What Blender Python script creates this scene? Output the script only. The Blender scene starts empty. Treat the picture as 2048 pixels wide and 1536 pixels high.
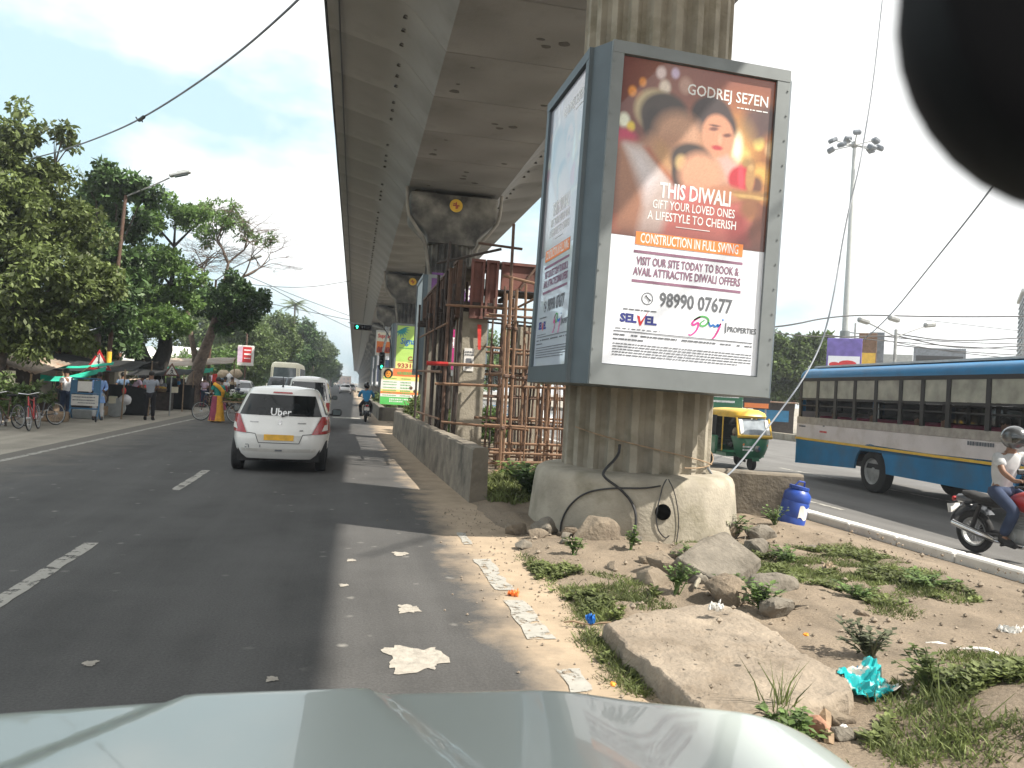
import bpy, bmesh, math, random
import numpy as np
from mathutils import Vector, Matrix

random.seed(7)
rng = np.random.default_rng(11)
SC = bpy.context.scene
COL = SC.collection
R = math.radians

# ------------------------------------------------------------------ camera
cam_d = bpy.data.cameras.new('camera')
cam = bpy.data.objects.new('camera', cam_d)
COL.objects.link(cam)
rot = Matrix(((0.975630, -0.056650, -0.211983),
              (-0.212218, 0.001906, -0.977220),
              (0.055764, 0.998392, -0.010162)))
cam.matrix_world = Matrix.Translation((0, 0, 1.65)) @ rot.to_4x4()
cam_d.sensor_width = 36.0
cam_d.lens = 27.04
cam_d.clip_start = 0.01
cam_d.clip_end = 6000
cam_d.dof.use_dof = True
cam_d.dof.focus_distance = 14.0
cam_d.dof.aperture_fstop = 9.0
SC.camera = cam

# ------------------------------------------------------------------ sky, sun, exposure
SUN = Vector((0.75, -0.42, 1.0)).normalized()
SC.view_settings.view_transform = 'Standard'
SC.view_settings.look = 'None'
SC.view_settings.exposure = 0.9
SC.view_settings.gamma = 1
SC.view_settings.use_curve_mapping = False
SC.cycles.use_denoising = True
SC.cycles.max_bounces = 8
SC.cycles.diffuse_bounces = 3
SC.cycles.transparent_max_bounces = 12
SC.cycles.sample_clamp_indirect = 6
SC.cycles.caustics_reflective = False
SC.cycles.caustics_refractive = False

world = bpy.data.worlds.new('World')
SC.world = world
world.use_nodes = True
nt = world.node_tree
nt.nodes.clear()
wo = nt.nodes.new('ShaderNodeOutputWorld')
bg = nt.nodes.new('ShaderNodeBackground')
sky = nt.nodes.new('ShaderNodeTexSky')
sky.sky_type = 'NISHITA'
sky.sun_disc = False
sky.sun_elevation = math.asin(SUN.z)
sky.sun_rotation = math.atan2(SUN.x, SUN.y)
sky.air_density = 1.2
sky.dust_density = 3.0
sky.ozone_density = 1.0
bg.inputs['Strength'].default_value = 0.085
tc = nt.nodes.new('ShaderNodeTexCoord')
mp = nt.nodes.new('ShaderNodeMapping')
mp.inputs['Scale'].default_value = (1.0, 1.0, 2.2)
mp.inputs['Location'].default_value = (0.62, 0.2, 0.34)
n1 = nt.nodes.new('ShaderNodeTexNoise')
n1.inputs['Scale'].default_value = 2.6
n1.inputs['Detail'].default_value = 6
n1.inputs['Roughness'].default_value = 0.52
rp = nt.nodes.new('ShaderNodeValToRGB')
rp.color_ramp.elements[0].position = 0.39
rp.color_ramp.elements[1].position = 0.52
mx = nt.nodes.new('ShaderNodeMixRGB')
mx.inputs['Color2'].default_value = (8.8, 8.9, 8.8, 1)      # sunlit haze cloud
pale = nt.nodes.new('ShaderNodeMixRGB')                      # thin veil over the blue
pale.inputs['Fac'].default_value = 0.72
pale.inputs['Color2'].default_value = (5.2, 7.2, 7.9, 1)
vm = nt.nodes.new('ShaderNodeVectorMath'); vm.operation = 'DOT_PRODUCT'
vm.inputs[1].default_value = tuple(SUN)
ad = nt.nodes.new('ShaderNodeMath'); ad.operation = 'MULTIPLY_ADD'   # brighter veil towards the sun
ad.inputs[1].default_value = 0.30
nt.links.new(tc.outputs['Generated'], mp.inputs['Vector'])
nt.links.new(mp.outputs['Vector'], n1.inputs['Vector'])
nt.links.new(tc.outputs['Generated'], vm.inputs[0])
nt.links.new(vm.outputs['Value'], ad.inputs[0])
nt.links.new(n1.outputs['Fac'], ad.inputs[2])
nt.links.new(ad.outputs[0], rp.inputs['Fac'])
nt.links.new(rp.outputs['Color'], mx.inputs['Fac'])
nt.links.new(sky.outputs['Color'], pale.inputs['Color1'])
nt.links.new(pale.outputs['Color'], mx.inputs['Color1'])
nt.links.new(mx.outputs['Color'], bg.inputs['Color'])
nt.links.new(bg.outputs['Background'], wo.inputs['Surface'])

sun_d = bpy.data.lights.new('sun', 'SUN')
sun_d.energy = 5.0
sun_d.angle = R(0.6)
sun_d.color = (1.0, 0.93, 0.82)
sun = bpy.data.objects.new('sun', sun_d)
COL.objects.link(sun)
sun.rotation_euler = SUN.to_track_quat('Z', 'Y').to_euler()
sun.location = (20, -10, 40)

# ------------------------------------------------------------------ helpers
def mat(name, col, rough=0.6, metal=0.0, ns=6.0, na=0.25, col2=None, bump=0.0, bs=40.0, spec=0.5,
        trans=0.0, island=0.0, emit=None, coat=0.0, stains=None):
    """procedural material: noise mottling between col*(1-na) and col*(1+na), optional second colour stains, bump"""
    m = bpy.data.materials.new(name)
    m.use_nodes = True
    t = m.node_tree
    b = t.nodes['Principled BSDF']
    b.inputs['Roughness'].default_value = rough
    b.inputs['Metallic'].default_value = metal
    b.inputs['Specular IOR Level'].default_value = spec
    b.inputs['Coat Weight'].default_value = coat
    tcn = t.nodes.new('ShaderNodeTexCoord')
    n = t.nodes.new('ShaderNodeTexNoise')
    n.inputs['Scale'].default_value = ns
    n.inputs['Detail'].default_value = 5
    t.links.new(tcn.outputs['Object'], n.inputs['Vector'])
    r = t.nodes.new('ShaderNodeValToRGB')
    r.color_ramp.elements[0].position = 0.3
    r.color_ramp.elements[1].position = 0.7
    c = col
    r.color_ramp.elements[0].color = (c[0]*(1-na), c[1]*(1-na), c[2]*(1-na), 1)
    r.color_ramp.elements[1].color = (min(1, c[0]*(1+na)), min(1, c[1]*(1+na)), min(1, c[2]*(1+na)), 1)
    t.links.new(n.outputs['Fac'], r.inputs['Fac'])
    out = r.outputs['Color']
    if col2 is not None:
        n2 = t.nodes.new('ShaderNodeTexNoise')
        n2.inputs['Scale'].default_value = (stains or (1.5, .5, .62))[0]
        n2.inputs['Detail'].default_value = 7
        n2.inputs['Roughness'].default_value = 0.6
        t.links.new(tcn.outputs['Object'], n2.inputs['Vector'])
        r2 = t.nodes.new('ShaderNodeValToRGB')
        r2.color_ramp.elements[0].position = (stains or (1.5, .5, .62))[1]
        r2.color_ramp.elements[1].position = (stains or (1.5, .5, .62))[2]
        t.links.new(n2.outputs['Fac'], r2.inputs['Fac'])
        mm = t.nodes.new('ShaderNodeMixRGB')
        mm.inputs['Color2'].default_value = (*col2, 1)
        t.links.new(r2.outputs['Color'], mm.inputs['Fac'])
        t.links.new(out, mm.inputs['Color1'])
        out = mm.outputs['Color']
    if island > 0:
        g = t.nodes.new('ShaderNodeNewGeometry')
        hs = t.nodes.new('ShaderNodeHueSaturation')
        mr = t.nodes.new('ShaderNodeMapRange')
        mr.inputs['To Min'].default_value = 1 - island
        mr.inputs['To Max'].default_value = 1 + island
        t.links.new(g.outputs['Random Per Island'], mr.inputs['Value'])
        t.links.new(mr.outputs['Result'], hs.inputs['Value'])
        t.links.new(out, hs.inputs['Color'])
        out = hs.outputs['Color']
    t.links.new(out, b.inputs['Base Color'])
    if bump > 0:
        nb = t.nodes.new('ShaderNodeTexNoise')
        nb.inputs['Scale'].default_value = bs
        nb.inputs['Detail'].default_value = 6
        t.links.new(tcn.outputs['Object'], nb.inputs['Vector'])
        bp = t.nodes.new('ShaderNodeBump')
        bp.inputs['Strength'].default_value = min(1, bump)
        bp.inputs['Distance'].default_value = 0.02
        t.links.new(nb.outputs['Fac'], bp.inputs['Height'])
        t.links.new(bp.outputs['Normal'], b.inputs['Normal'])
    if emit:
        b.inputs['Emission Color'].default_value = (*emit[:3], 1)
        b.inputs['Emission Strength'].default_value = emit[3]
    if trans > 0:
        tr = t.nodes.new('ShaderNodeBsdfTranslucent')
        ms = t.nodes.new('ShaderNodeMixShader')
        ms.inputs['Fac'].default_value = trans
        t.links.new(out, tr.inputs['Color'])
        t.links.new(b.outputs['BSDF'], ms.inputs[1])
        t.links.new(tr.outputs['BSDF'], ms.inputs[2])
        t.links.new(ms.outputs['Shader'], t.nodes['Material Output'].inputs['Surface'])
    m.diffuse_color = (*col, 1)
    return m

class B:
    """collects shapes; .obj() links them as ONE mesh object"""
    def __init__(s):
        s.v, s.f, s.mi = [], [], []
    def add(s, vs, fs, mi=0, M=None):
        o = len(s.v)
        if M is not None:
            vs = [M @ Vector(v) for v in vs]
        s.v.extend([tuple(v) for v in vs])
        s.f.extend([tuple(i+o for i in f) for f in fs])
        s.mi.extend([mi]*len(fs))
        return s
    def box(s, c, d, rz=0.0, mi=0, rx=0.0, ry=0.0):
        x, y, z = d[0]/2, d[1]/2, d[2]/2
        M = Matrix.Translation(c) @ Matrix.Rotation(rz, 4, 'Z') @ Matrix.Rotation(ry, 4, 'Y') @ Matrix.Rotation(rx, 4, 'X')
        vs = [(-x,-y,-z),(x,-y,-z),(x,y,-z),(-x,y,-z),(-x,-y,z),(x,-y,z),(x,y,z),(-x,y,z)]
        return s.add(vs, [(3,2,1,0),(4,5,6,7),(0,1,5,4),(1,2,6,5),(2,3,7,6),(3,0,4,7)], mi, M)
    def rbox(s, c, d, b=0.02, rz=0.0, mi=0, rx=0.0, ry=0.0):
        """box with chamfered edges"""
        x, y, z = d[0]/2, d[1]/2, d[2]/2
        b = min(b, x*.9, y*.9, z*.9)
        bm = bmesh.new()
        bmesh.ops.create_cube(bm, size=1)
        for v in bm.verts:
            v.co = (v.co.x*2*x, v.co.y*2*y, v.co.z*2*z)
        bmesh.ops.bevel(bm, geom=bm.edges[:], offset=b, segments=1, affect='EDGES', profile=0.5)
        M = Matrix.Translation(c) @ Matrix.Rotation(rz, 4, 'Z') @ Matrix.Rotation(ry, 4, 'Y') @ Matrix.Rotation(rx, 4, 'X')
        bm.verts.index_update()
        s.add([v.co.copy() for v in bm.verts], [[v.index for v in f.verts] for f in bm.faces], mi, M)
        bm.free()
        return s
    def tube(s, pts, rad, n=8, mi=0, cap=True):
        pts = [Vector(p) for p in pts]
        if not hasattr(rad, '__len__'):
            rad = [rad]*len(pts)
        o = len(s.v)
        t0 = (pts[1]-pts[0]).normalized()
        a = t0.orthogonal().normalized()
        for i, p in enumerate(pts):
            t = (pts[min(i+1, len(pts)-1)]-pts[max(i-1, 0)])
            t = t.normalized() if t.length > 1e-9 else t0
            a = (a - t*a.dot(t))
            a = a.normalized() if a.length > 1e-6 else t.orthogonal().normalized()
            b = t.cross(a)
            for k in range(n):
                q = 2*math.pi*k/n
                s.v.append(tuple(p + (a*math.cos(q)+b*math.sin(q))*rad[i]))
        for i in range(len(pts)-1):
            for k in range(n):
                k2 = (k+1) % n
                s.f.append((o+i*n+k, o+i*n+k2, o+(i+1)*n+k2, o+(i+1)*n+k)); s.mi.append(mi)
        if cap:
            s.f.append(tuple(o+k for k in range(n-1, -1, -1))); s.mi.append(mi)
            e = o+(len(pts)-1)*n
            s.f.append(tuple(e+k for k in range(n))); s.mi.append(mi)
        return s
    def lathe(s, prof, n=24, c=(0,0,0), axis='Z', mi=0, cap=True):
        """prof: list of (radius, height)"""
        o = len(s.v)
        c = Vector(c)
        for r, h in prof:
            for k in range(n):
                q = 2*math.pi*k/n
                if axis == 'Z': p = (r*math.cos(q), r*math.sin(q), h)
                elif axis == 'X': p = (h, r*math.cos(q), r*math.sin(q))
                else: p = (r*math.sin(q), h, r*math.cos(q))
                s.v.append(tuple(c+Vector(p)))
        for i in range(len(prof)-1):
            for k in range(n):
                k2 = (k+1) % n
                s.f.append((o+i*n+k, o+i*n+k2, o+(i+1)*n+k2, o+(i+1)*n+k)); s.mi.append(mi)
        if cap:
            s.f.append(tuple(o+k for k in range(n-1, -1, -1))); s.mi.append(mi)
            e = o+(len(prof)-1)*n
            s.f.append(tuple(e+k for k in range(n))); s.mi.append(mi)
        return s
    def loft(s, rings, mi=0, cap=True, closed=True):
        o = len(s.v); n = len(rings[0])
        for r in rings:
            s.v.extend([tuple(p) for p in r])
        for i in range(len(rings)-1):
            for k in range(n if closed else n-1):
                k2 = (k+1) % n
                s.f.append((o+i*n+k, o+i*n+k2, o+(i+1)*n+k2, o+(i+1)*n+k)); s.mi.append(mi)
        if cap:
            s.f.append(tuple(o+k for k in range(n-1, -1, -1))); s.mi.append(mi)
            e = o+(len(rings)-1)*n
            s.f.append(tuple(e+k for k in range(n))); s.mi.append(mi)
        return s
    def grid(s, fn, nu, nv, mi=0):
        o = len(s.v)
        for j in range(nv+1):
            for i in range(nu+1):
                s.v.append(tuple(fn(i/nu, j/nv)))
        for j in range(nv):
            for i in range(nu):
                a = o+j*(nu+1)+i
                s.f.append((a, a+1, a+nu+2, a+nu+1)); s.mi.append(mi)
        return s
    def ell(s, c, r, n=10, m=7, mi=0, jit=0.0, M=None):
        o = len(s.v)
        c = Vector(c)
        for j in range(m+1):
            th = math.pi*j/m
            for i in range(n):
                ph = 2*math.pi*i/n
                k = 1+random.uniform(-jit, jit)
                p = Vector((r[0]*math.sin(th)*math.cos(ph)*k, r[1]*math.sin(th)*math.sin(ph)*k, r[2]*math.cos(th)*k))
                if M is not None: p = M @ p
                s.v.append(tuple(c+p))
        for j in range(m):
            for i in range(n):
                i2 = (i+1) % n
                s.f.append((o+j*n+i, o+(j+1)*n+i, o+(j+1)*n+i2, o+j*n+i2)); s.mi.append(mi)
        return s
    def prism(s, poly, h, M=None, mi=0):
        """poly in local XY, extruded 0..h along local Z"""
        n = len(poly)
        vs = [(p[0], p[1], 0) for p in poly]+[(p[0], p[1], h) for p in poly]
        fs = [tuple(range(n-1, -1, -1)), tuple(range(n, 2*n))]+[(i, (i+1) % n, n+(i+1) % n, n+i) for i in range(n)]
        return s.add(vs, fs, mi, M)
    def obj(s, name, m=None, parent=None, smooth=None, loc=None):
        me = bpy.data.meshes.new(name)
        me.from_pydata(s.v, [], s.f)
        ms = m if isinstance(m, (list, tuple)) else [m]
        for x in ms:
            if x is not None: me.materials.append(x)
        if len(ms) > 1:
            me.polygons.foreach_set('material_index', s.mi)
        bm = bmesh.new(); bm.from_mesh(me)
        bmesh.ops.recalc_face_normals(bm, faces=bm.faces)
        bm.to_mesh(me); bm.free()
        if smooth is not None:
            me.polygons.foreach_set('use_smooth', [True]*len(me.polygons))
            me.set_sharp_from_angle(angle=R(smooth))
        me.update()
        o = bpy.data.objects.new(name, me)
        COL.objects.link(o)
        if parent is not None: o.parent = parent
        if loc is not None: o.location = loc
        return o

def tag(o, label=None, cat=None, group=None, kind=None):
    if label: o['label'] = label
    if cat: o['category'] = cat
    if group: o['group'] = group
    if kind: o['kind'] = kind
    return o
def thing(name, label, cat, loc=(0,0,0), rz=0.0, group=None):
    o = bpy.data.objects.new(name, None)
    o.empty_display_size = 0.1
    COL.objects.link(o)
    o.location = loc; o.rotation_euler = (0, 0, rz)
    return tag(o, label, cat, group)
def dup(o, parent=None, label=None, loc=None, rz=None):
    c = o.copy(); COL.objects.link(c)
    if parent is not None: c.parent = parent
    for ch in [x for x in o.children]:
        dup(ch, c)
    if label: c['label'] = label
    if loc is not None: c.location = loc
    if rz is not None: c.rotation_euler = (0, 0, rz)
    return c
def text(name, s, size, m, parent, x, y, z=0.003, width=None, bold=0.0, align='CENTER', shear=0.0, rot=None, ext=0.001):
    """flat lettering in the local XY plane of its parent"""
    c = bpy.data.curves.new(name, 'FONT')
    c.body = s; c.size = size; c.align_x = align; c.align_y = 'CENTER'
    c.offset = bold; c.extrude = ext; c.shear = shear; c.resolution_u = 2
    c.materials.append(m)
    o = bpy.data.objects.new(name, c)
    COL.objects.link(o)
    o.parent = parent; o.location = (x, y, z)
    if rot: o.rotation_euler = rot
    if width:
        bpy.context.view_layer.update()
        w = o.dimensions.x
        if w > 1e-6: o.scale = (width/w, 1, 1)
    return o
def plane_M(o, ux, uz):
    ux = Vector(ux).normalized(); uz = Vector(uz).normalized()
    n = ux.cross(uz)
    return Matrix.Translation(o) @ Matrix((ux, uz, n)).transposed().to_4x4()
def rect(b, x0, y0, x1, y1, z=0.0, t=0.004, mi=0):
    b.box(((x0+x1)/2, (y0+y1)/2, z+t/2), (abs(x1-x0), abs(y1-y0), t), mi=mi)
    return b
def noise3(p, s=1.0, seed=0):
    x, y, z = p[0]*s, p[1]*s, p[2]*s
    return (math.sin(1.7*x+2.1*y+seed)+math.sin(2.9*y-1.3*z+seed*1.7)+math.sin(2.3*z+1.9*x+seed*2.3)
            + .5*math.sin(5.1*x-3.7*y+4.3*z+seed*.7)+.5*math.sin(6.7*y+5.3*z-4.1*x+seed*1.1))/4

# ------------------------------------------------------------------ materials
M = {}
def dm(k, *a, **kw): M[k] = mat(k, *a, **kw)
dm('concrete', (.27,.25,.215), .85, ns=2.0, na=.22, col2=(.15,.135,.115), bump=.35, bs=18, stains=(.9,.45,.75))
dm('concrete_dark', (.17,.155,.125), .9, ns=1.2, na=.35, col2=(.055,.05,.042), bump=.4, bs=14, stains=(.8,.46,.7))
dm('concrete_sooty', (.20,.188,.162), .9, ns=1.5, na=.4, col2=(.05,.047,.043), bump=.3, bs=20, stains=(.7,.42,.62))
dm('concrete_old', (.31,.28,.225), .9, ns=3, na=.2, col2=(.2,.18,.13), bump=.5, bs=25, stains=(2.2,.5,.72))
dm('concrete_wall', (.19,.165,.13), .92, ns=4, na=.25, col2=(.075,.066,.053), bump=.6, bs=22, stains=(1.8,.48,.68))
dm('rock_grey', (.17,.152,.125), .95, ns=7, na=.25, col2=(.10,.088,.07), bump=.8, bs=30, stains=(3,.5,.65))
dm('rock_brown', (.19,.155,.115), .95, ns=7, na=.25, col2=(.12,.095,.07), bump=.8, bs=30, stains=(3,.5,.65))
dm('rubble', (.27,.225,.175), .95, ns=6, na=.25, col2=(.185,.15,.112), bump=.8, bs=30, stains=(3,.5,.65))
dm('mirror_black', (.005,.005,.006), .6, spec=.12)
dm('hole_black', (.002,.002,.002), 1.0, spec=0)
dm('patch_dark', (.085,.08,.072), .9)
dm('steel_grey', (.20,.22,.225), .45, metal=.3, ns=3, na=.1)
dm('steel_blue', (.088,.112,.128), .45, metal=.2, ns=3, na=.1)
dm('steel_light', (.42,.44,.44), .5, metal=.3, ns=8, na=.12)
dm('rust', (.10,.06,.042), .8, ns=9, na=.35, col2=(.085,.045,.03), bump=.3, bs=60, stains=(4,.45,.65))
dm('rust_light', (.18,.105,.062), .8, ns=8, na=.3, col2=(.2,.11,.065), bump=.25, bs=60, stains=(5,.45,.65))
dm('rust_red', (.17,.07,.055), .75, ns=4, na=.3, col2=(.085,.04,.033), bump=.25, bs=40, stains=(2,.45,.65))
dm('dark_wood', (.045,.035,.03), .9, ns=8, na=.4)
dm('wood', (.27,.19,.12), .85, ns=10, na=.3, bump=.3)
dm('bark_black', (.030,.026,.022), .95, ns=10, na=.4, bump=.9, bs=14)
dm('bark', (.075,.06,.05), .95, ns=10, na=.4, col2=(.12,.10,.08), bump=.9, bs=16, stains=(4,.5,.65))
dm('bark_pale', (.16,.12,.095), .95, ns=8, na=.35, col2=(.07,.055,.045), bump=.8, bs=14, stains=(3,.5,.65))
dm('leaf_olive', (.112,.148,.045), .6, ns=.5, na=.35, island=.55, trans=.3)
dm('leaf_dark', (.060,.112,.033), .55, ns=.6, na=.35, island=.6, trans=.25)
dm('leaf_bright', (.115,.195,.050), .6, ns=.5, na=.3, island=.45, trans=.4)
dm('leaf_mid', (.098,.145,.044), .6, ns=.4, na=.35, island=.5, trans=.3)
dm('leaf_grey', (.11,.125,.07), .65, ns=.3, na=.3, island=.5, trans=.25)
dm('grass', (.135,.165,.055), .7, ns=2, na=.4, island=.5, trans=.35)
dm('weed', (.12,.19,.055), .6, ns=4, na=.3, island=.45, trans=.3)
dm('white_paint', (.78,.78,.76), .22, ns=3, na=.03, coat=.6)
dm('white_dirty', (.62,.61,.58), .45, ns=5, na=.12)
dm('white_matt', (.78,.77,.74), .6, ns=4, na=.06)
dm('black_rubber', (.018,.018,.019), .85, ns=30, na=.3)
dm('black_plastic', (.014,.014,.016), .5, ns=20, na=.2)
dm('black_gloss', (.012,.012,.014), .12, ns=5, na=.1)
dm('glass_tint', (.008,.010,.011), .06, spec=.35)
dm('glass_dark', (.012,.016,.02), .05, ns=2, na=.2, spec=.9)
dm('glass_grey', (.10,.125,.135), .06, ns=2, na=.25, spec=.9)
dm('helmet_grey', (.10,.105,.11), .25, metal=.4, coat=.6)
dm('chrome', (.6,.6,.6), .2, metal=1)
dm('alloy', (.45,.45,.46), .35, metal=.8)
dm('red_glass', (.33,.012,.016), .12, ns=30, na=.3, spec=.8)
dm('red_paint', (.42,.03,.03), .3, coat=.5)
dm('red_cloth', (.62,.05,.04), .8)
dm('red_sign', (.50,.03,.035), .45, ns=5, na=.12)
dm('orange_sign', (.85,.24,.06), .6, ns=6, na=.05)
dm('yellow_plate', (.72,.40,.04), .5)
dm('yellow_paint', (.70,.44,.045), .4, ns=4, na=.15)
dm('green_paint', (.015,.14,.065), .35, ns=4, na=.15, coat=.3)
dm('bus_blue', (.03,.22,.47), .35, ns=1.5, na=.1, col2=(.05,.17,.34), stains=(1.2,.5,.75), spec=.2)
dm('bus_blue_dark', (.018,.18,.38), .4, ns=1.5, na=.15, col2=(.06,.13,.20), stains=(1.0,.45,.75), spec=.2)
dm('bus_cream', (.62,.57,.57), .45, ns=2, na=.07, col2=(.45,.40,.37), stains=(1.5,.5,.75))
dm('bus_grey', (.32,.29,.26), .5)
dm('drum_blue', (.02,.065,.34), .4, ns=6, na=.2)
dm('tarp_green', (.012,.40,.27), .6, ns=4, na=.15)
dm('tarp_black', (.016,.017,.018), .8, ns=5, na=.3)
dm('tarp_blue', (.05,.2,.6), .6)
dm('tin', (.33,.27,.21), .6, ns=4, na=.25, col2=(.25,.13,.08), stains=(2,.5,.7))
dm('brick', (.32,.17,.11), .9, ns=6, na=.25)
dm('skin', (.20,.105,.065), .55, ns=8, na=.08)
dm('hair', (.012,.010,.009), .6)
dm('cloth_white', (.72,.72,.74), .85, ns=6, na=.07)
dm('cloth_pale', (.42,.43,.44), .85, ns=5, na=.15)
dm('cloth_grey', (.30,.33,.38), .9, ns=6, na=.1)
dm('cloth_black', (.014,.014,.018), .9)
dm('cloth_navy', (.025,.04,.085), .9)
dm('cloth_slate', (.10,.16,.25), .9, ns=7, na=.15)
dm('cloth_sky', (.26,.42,.76), .85, ns=6, na=.1)
dm('cloth_blue', (.03,.20,.40), .8, ns=6, na=.15)
dm('cloth_pink', (.58,.44,.56), .85, ns=6, na=.1)
dm('cloth_maroon', (.26,.05,.09), .85, ns=6, na=.2)
dm('cloth_yellow', (.70,.36,.04), .8, ns=8, na=.2)
dm('cloth_teal', (.02,.24,.20), .8)
dm('cloth_green', (.04,.16,.09), .85)
dm('cloth_tan', (.42,.34,.24), .85)
dm('bag_teal', (.03,.42,.40), .5)
dm('paper', (.72,.71,.68), .8, ns=8, na=.05)
dm('ink_black', (.02,.02,.022), .7)
dm('ink_grey', (.13,.14,.16), .7)
dm('ink_mauve', (.25,.13,.20), .7)
dm('ink_navy', (.03,.04,.22), .7)
dm('ink_red', (.60,.03,.035), .6)
dm('ink_maroon', (.38,.06,.04), .6)
dm('ink_white', (.82,.82,.82), .6)
dm('ink_blue', (.02,.17,.55), .6)
dm('ink_teal', (.02,.25,.28), .6)
dm('ink_green', (.10,.42,.12), .6)
dm('ink_pink', (.65,.05,.30), .6)
dm('poster_white', (.80,.83,.90), .35, ns=2, na=.03, coat=1.0)
dm('poster_lime', (.45,.68,.16), .45, ns=2, na=.08)
dm('poster_yellow', (.78,.72,.25), .45, ns=2, na=.08)
dm('poster_orange', (.82,.20,.07), .5, ns=2, na=.1)
dm('poster_green', (.10,.52,.12), .5, ns=2, na=.1)
dm('poster_cream', (.80,.76,.60), .5, ns=2, na=.06)
dm('poster_purple', (.14,.05,.20), .5, ns=3, na=.3)
dm('poster_magenta', (.42,.02,.16), .5, ns=2, na=.1)
dm('poster_skyblue', (.28,.42,.62), .5, ns=2, na=.15)
dm('barricade_blue', (.045,.15,.28), .5, ns=5, na=.15)
dm('lamp_grey', (.30,.31,.31), .5, metal=.3)
dm('cable', (.03,.03,.032), .6)
dm('cable_grey', (.16,.18,.21), .6)
dm('green_light', (.01,.25,.12), .3, emit=(.03,1.0,.45,3.5))
dm('hood_paint', (.37,.42,.405), .30, metal=.15, ns=2, na=.03, coat=.7)
dm('marigold', (.8,.3,.03), .7)
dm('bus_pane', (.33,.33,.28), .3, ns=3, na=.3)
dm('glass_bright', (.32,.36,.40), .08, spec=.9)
dm('poster_purple2', (.16,.12,.42), .5, ns=2, na=.3)
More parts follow.
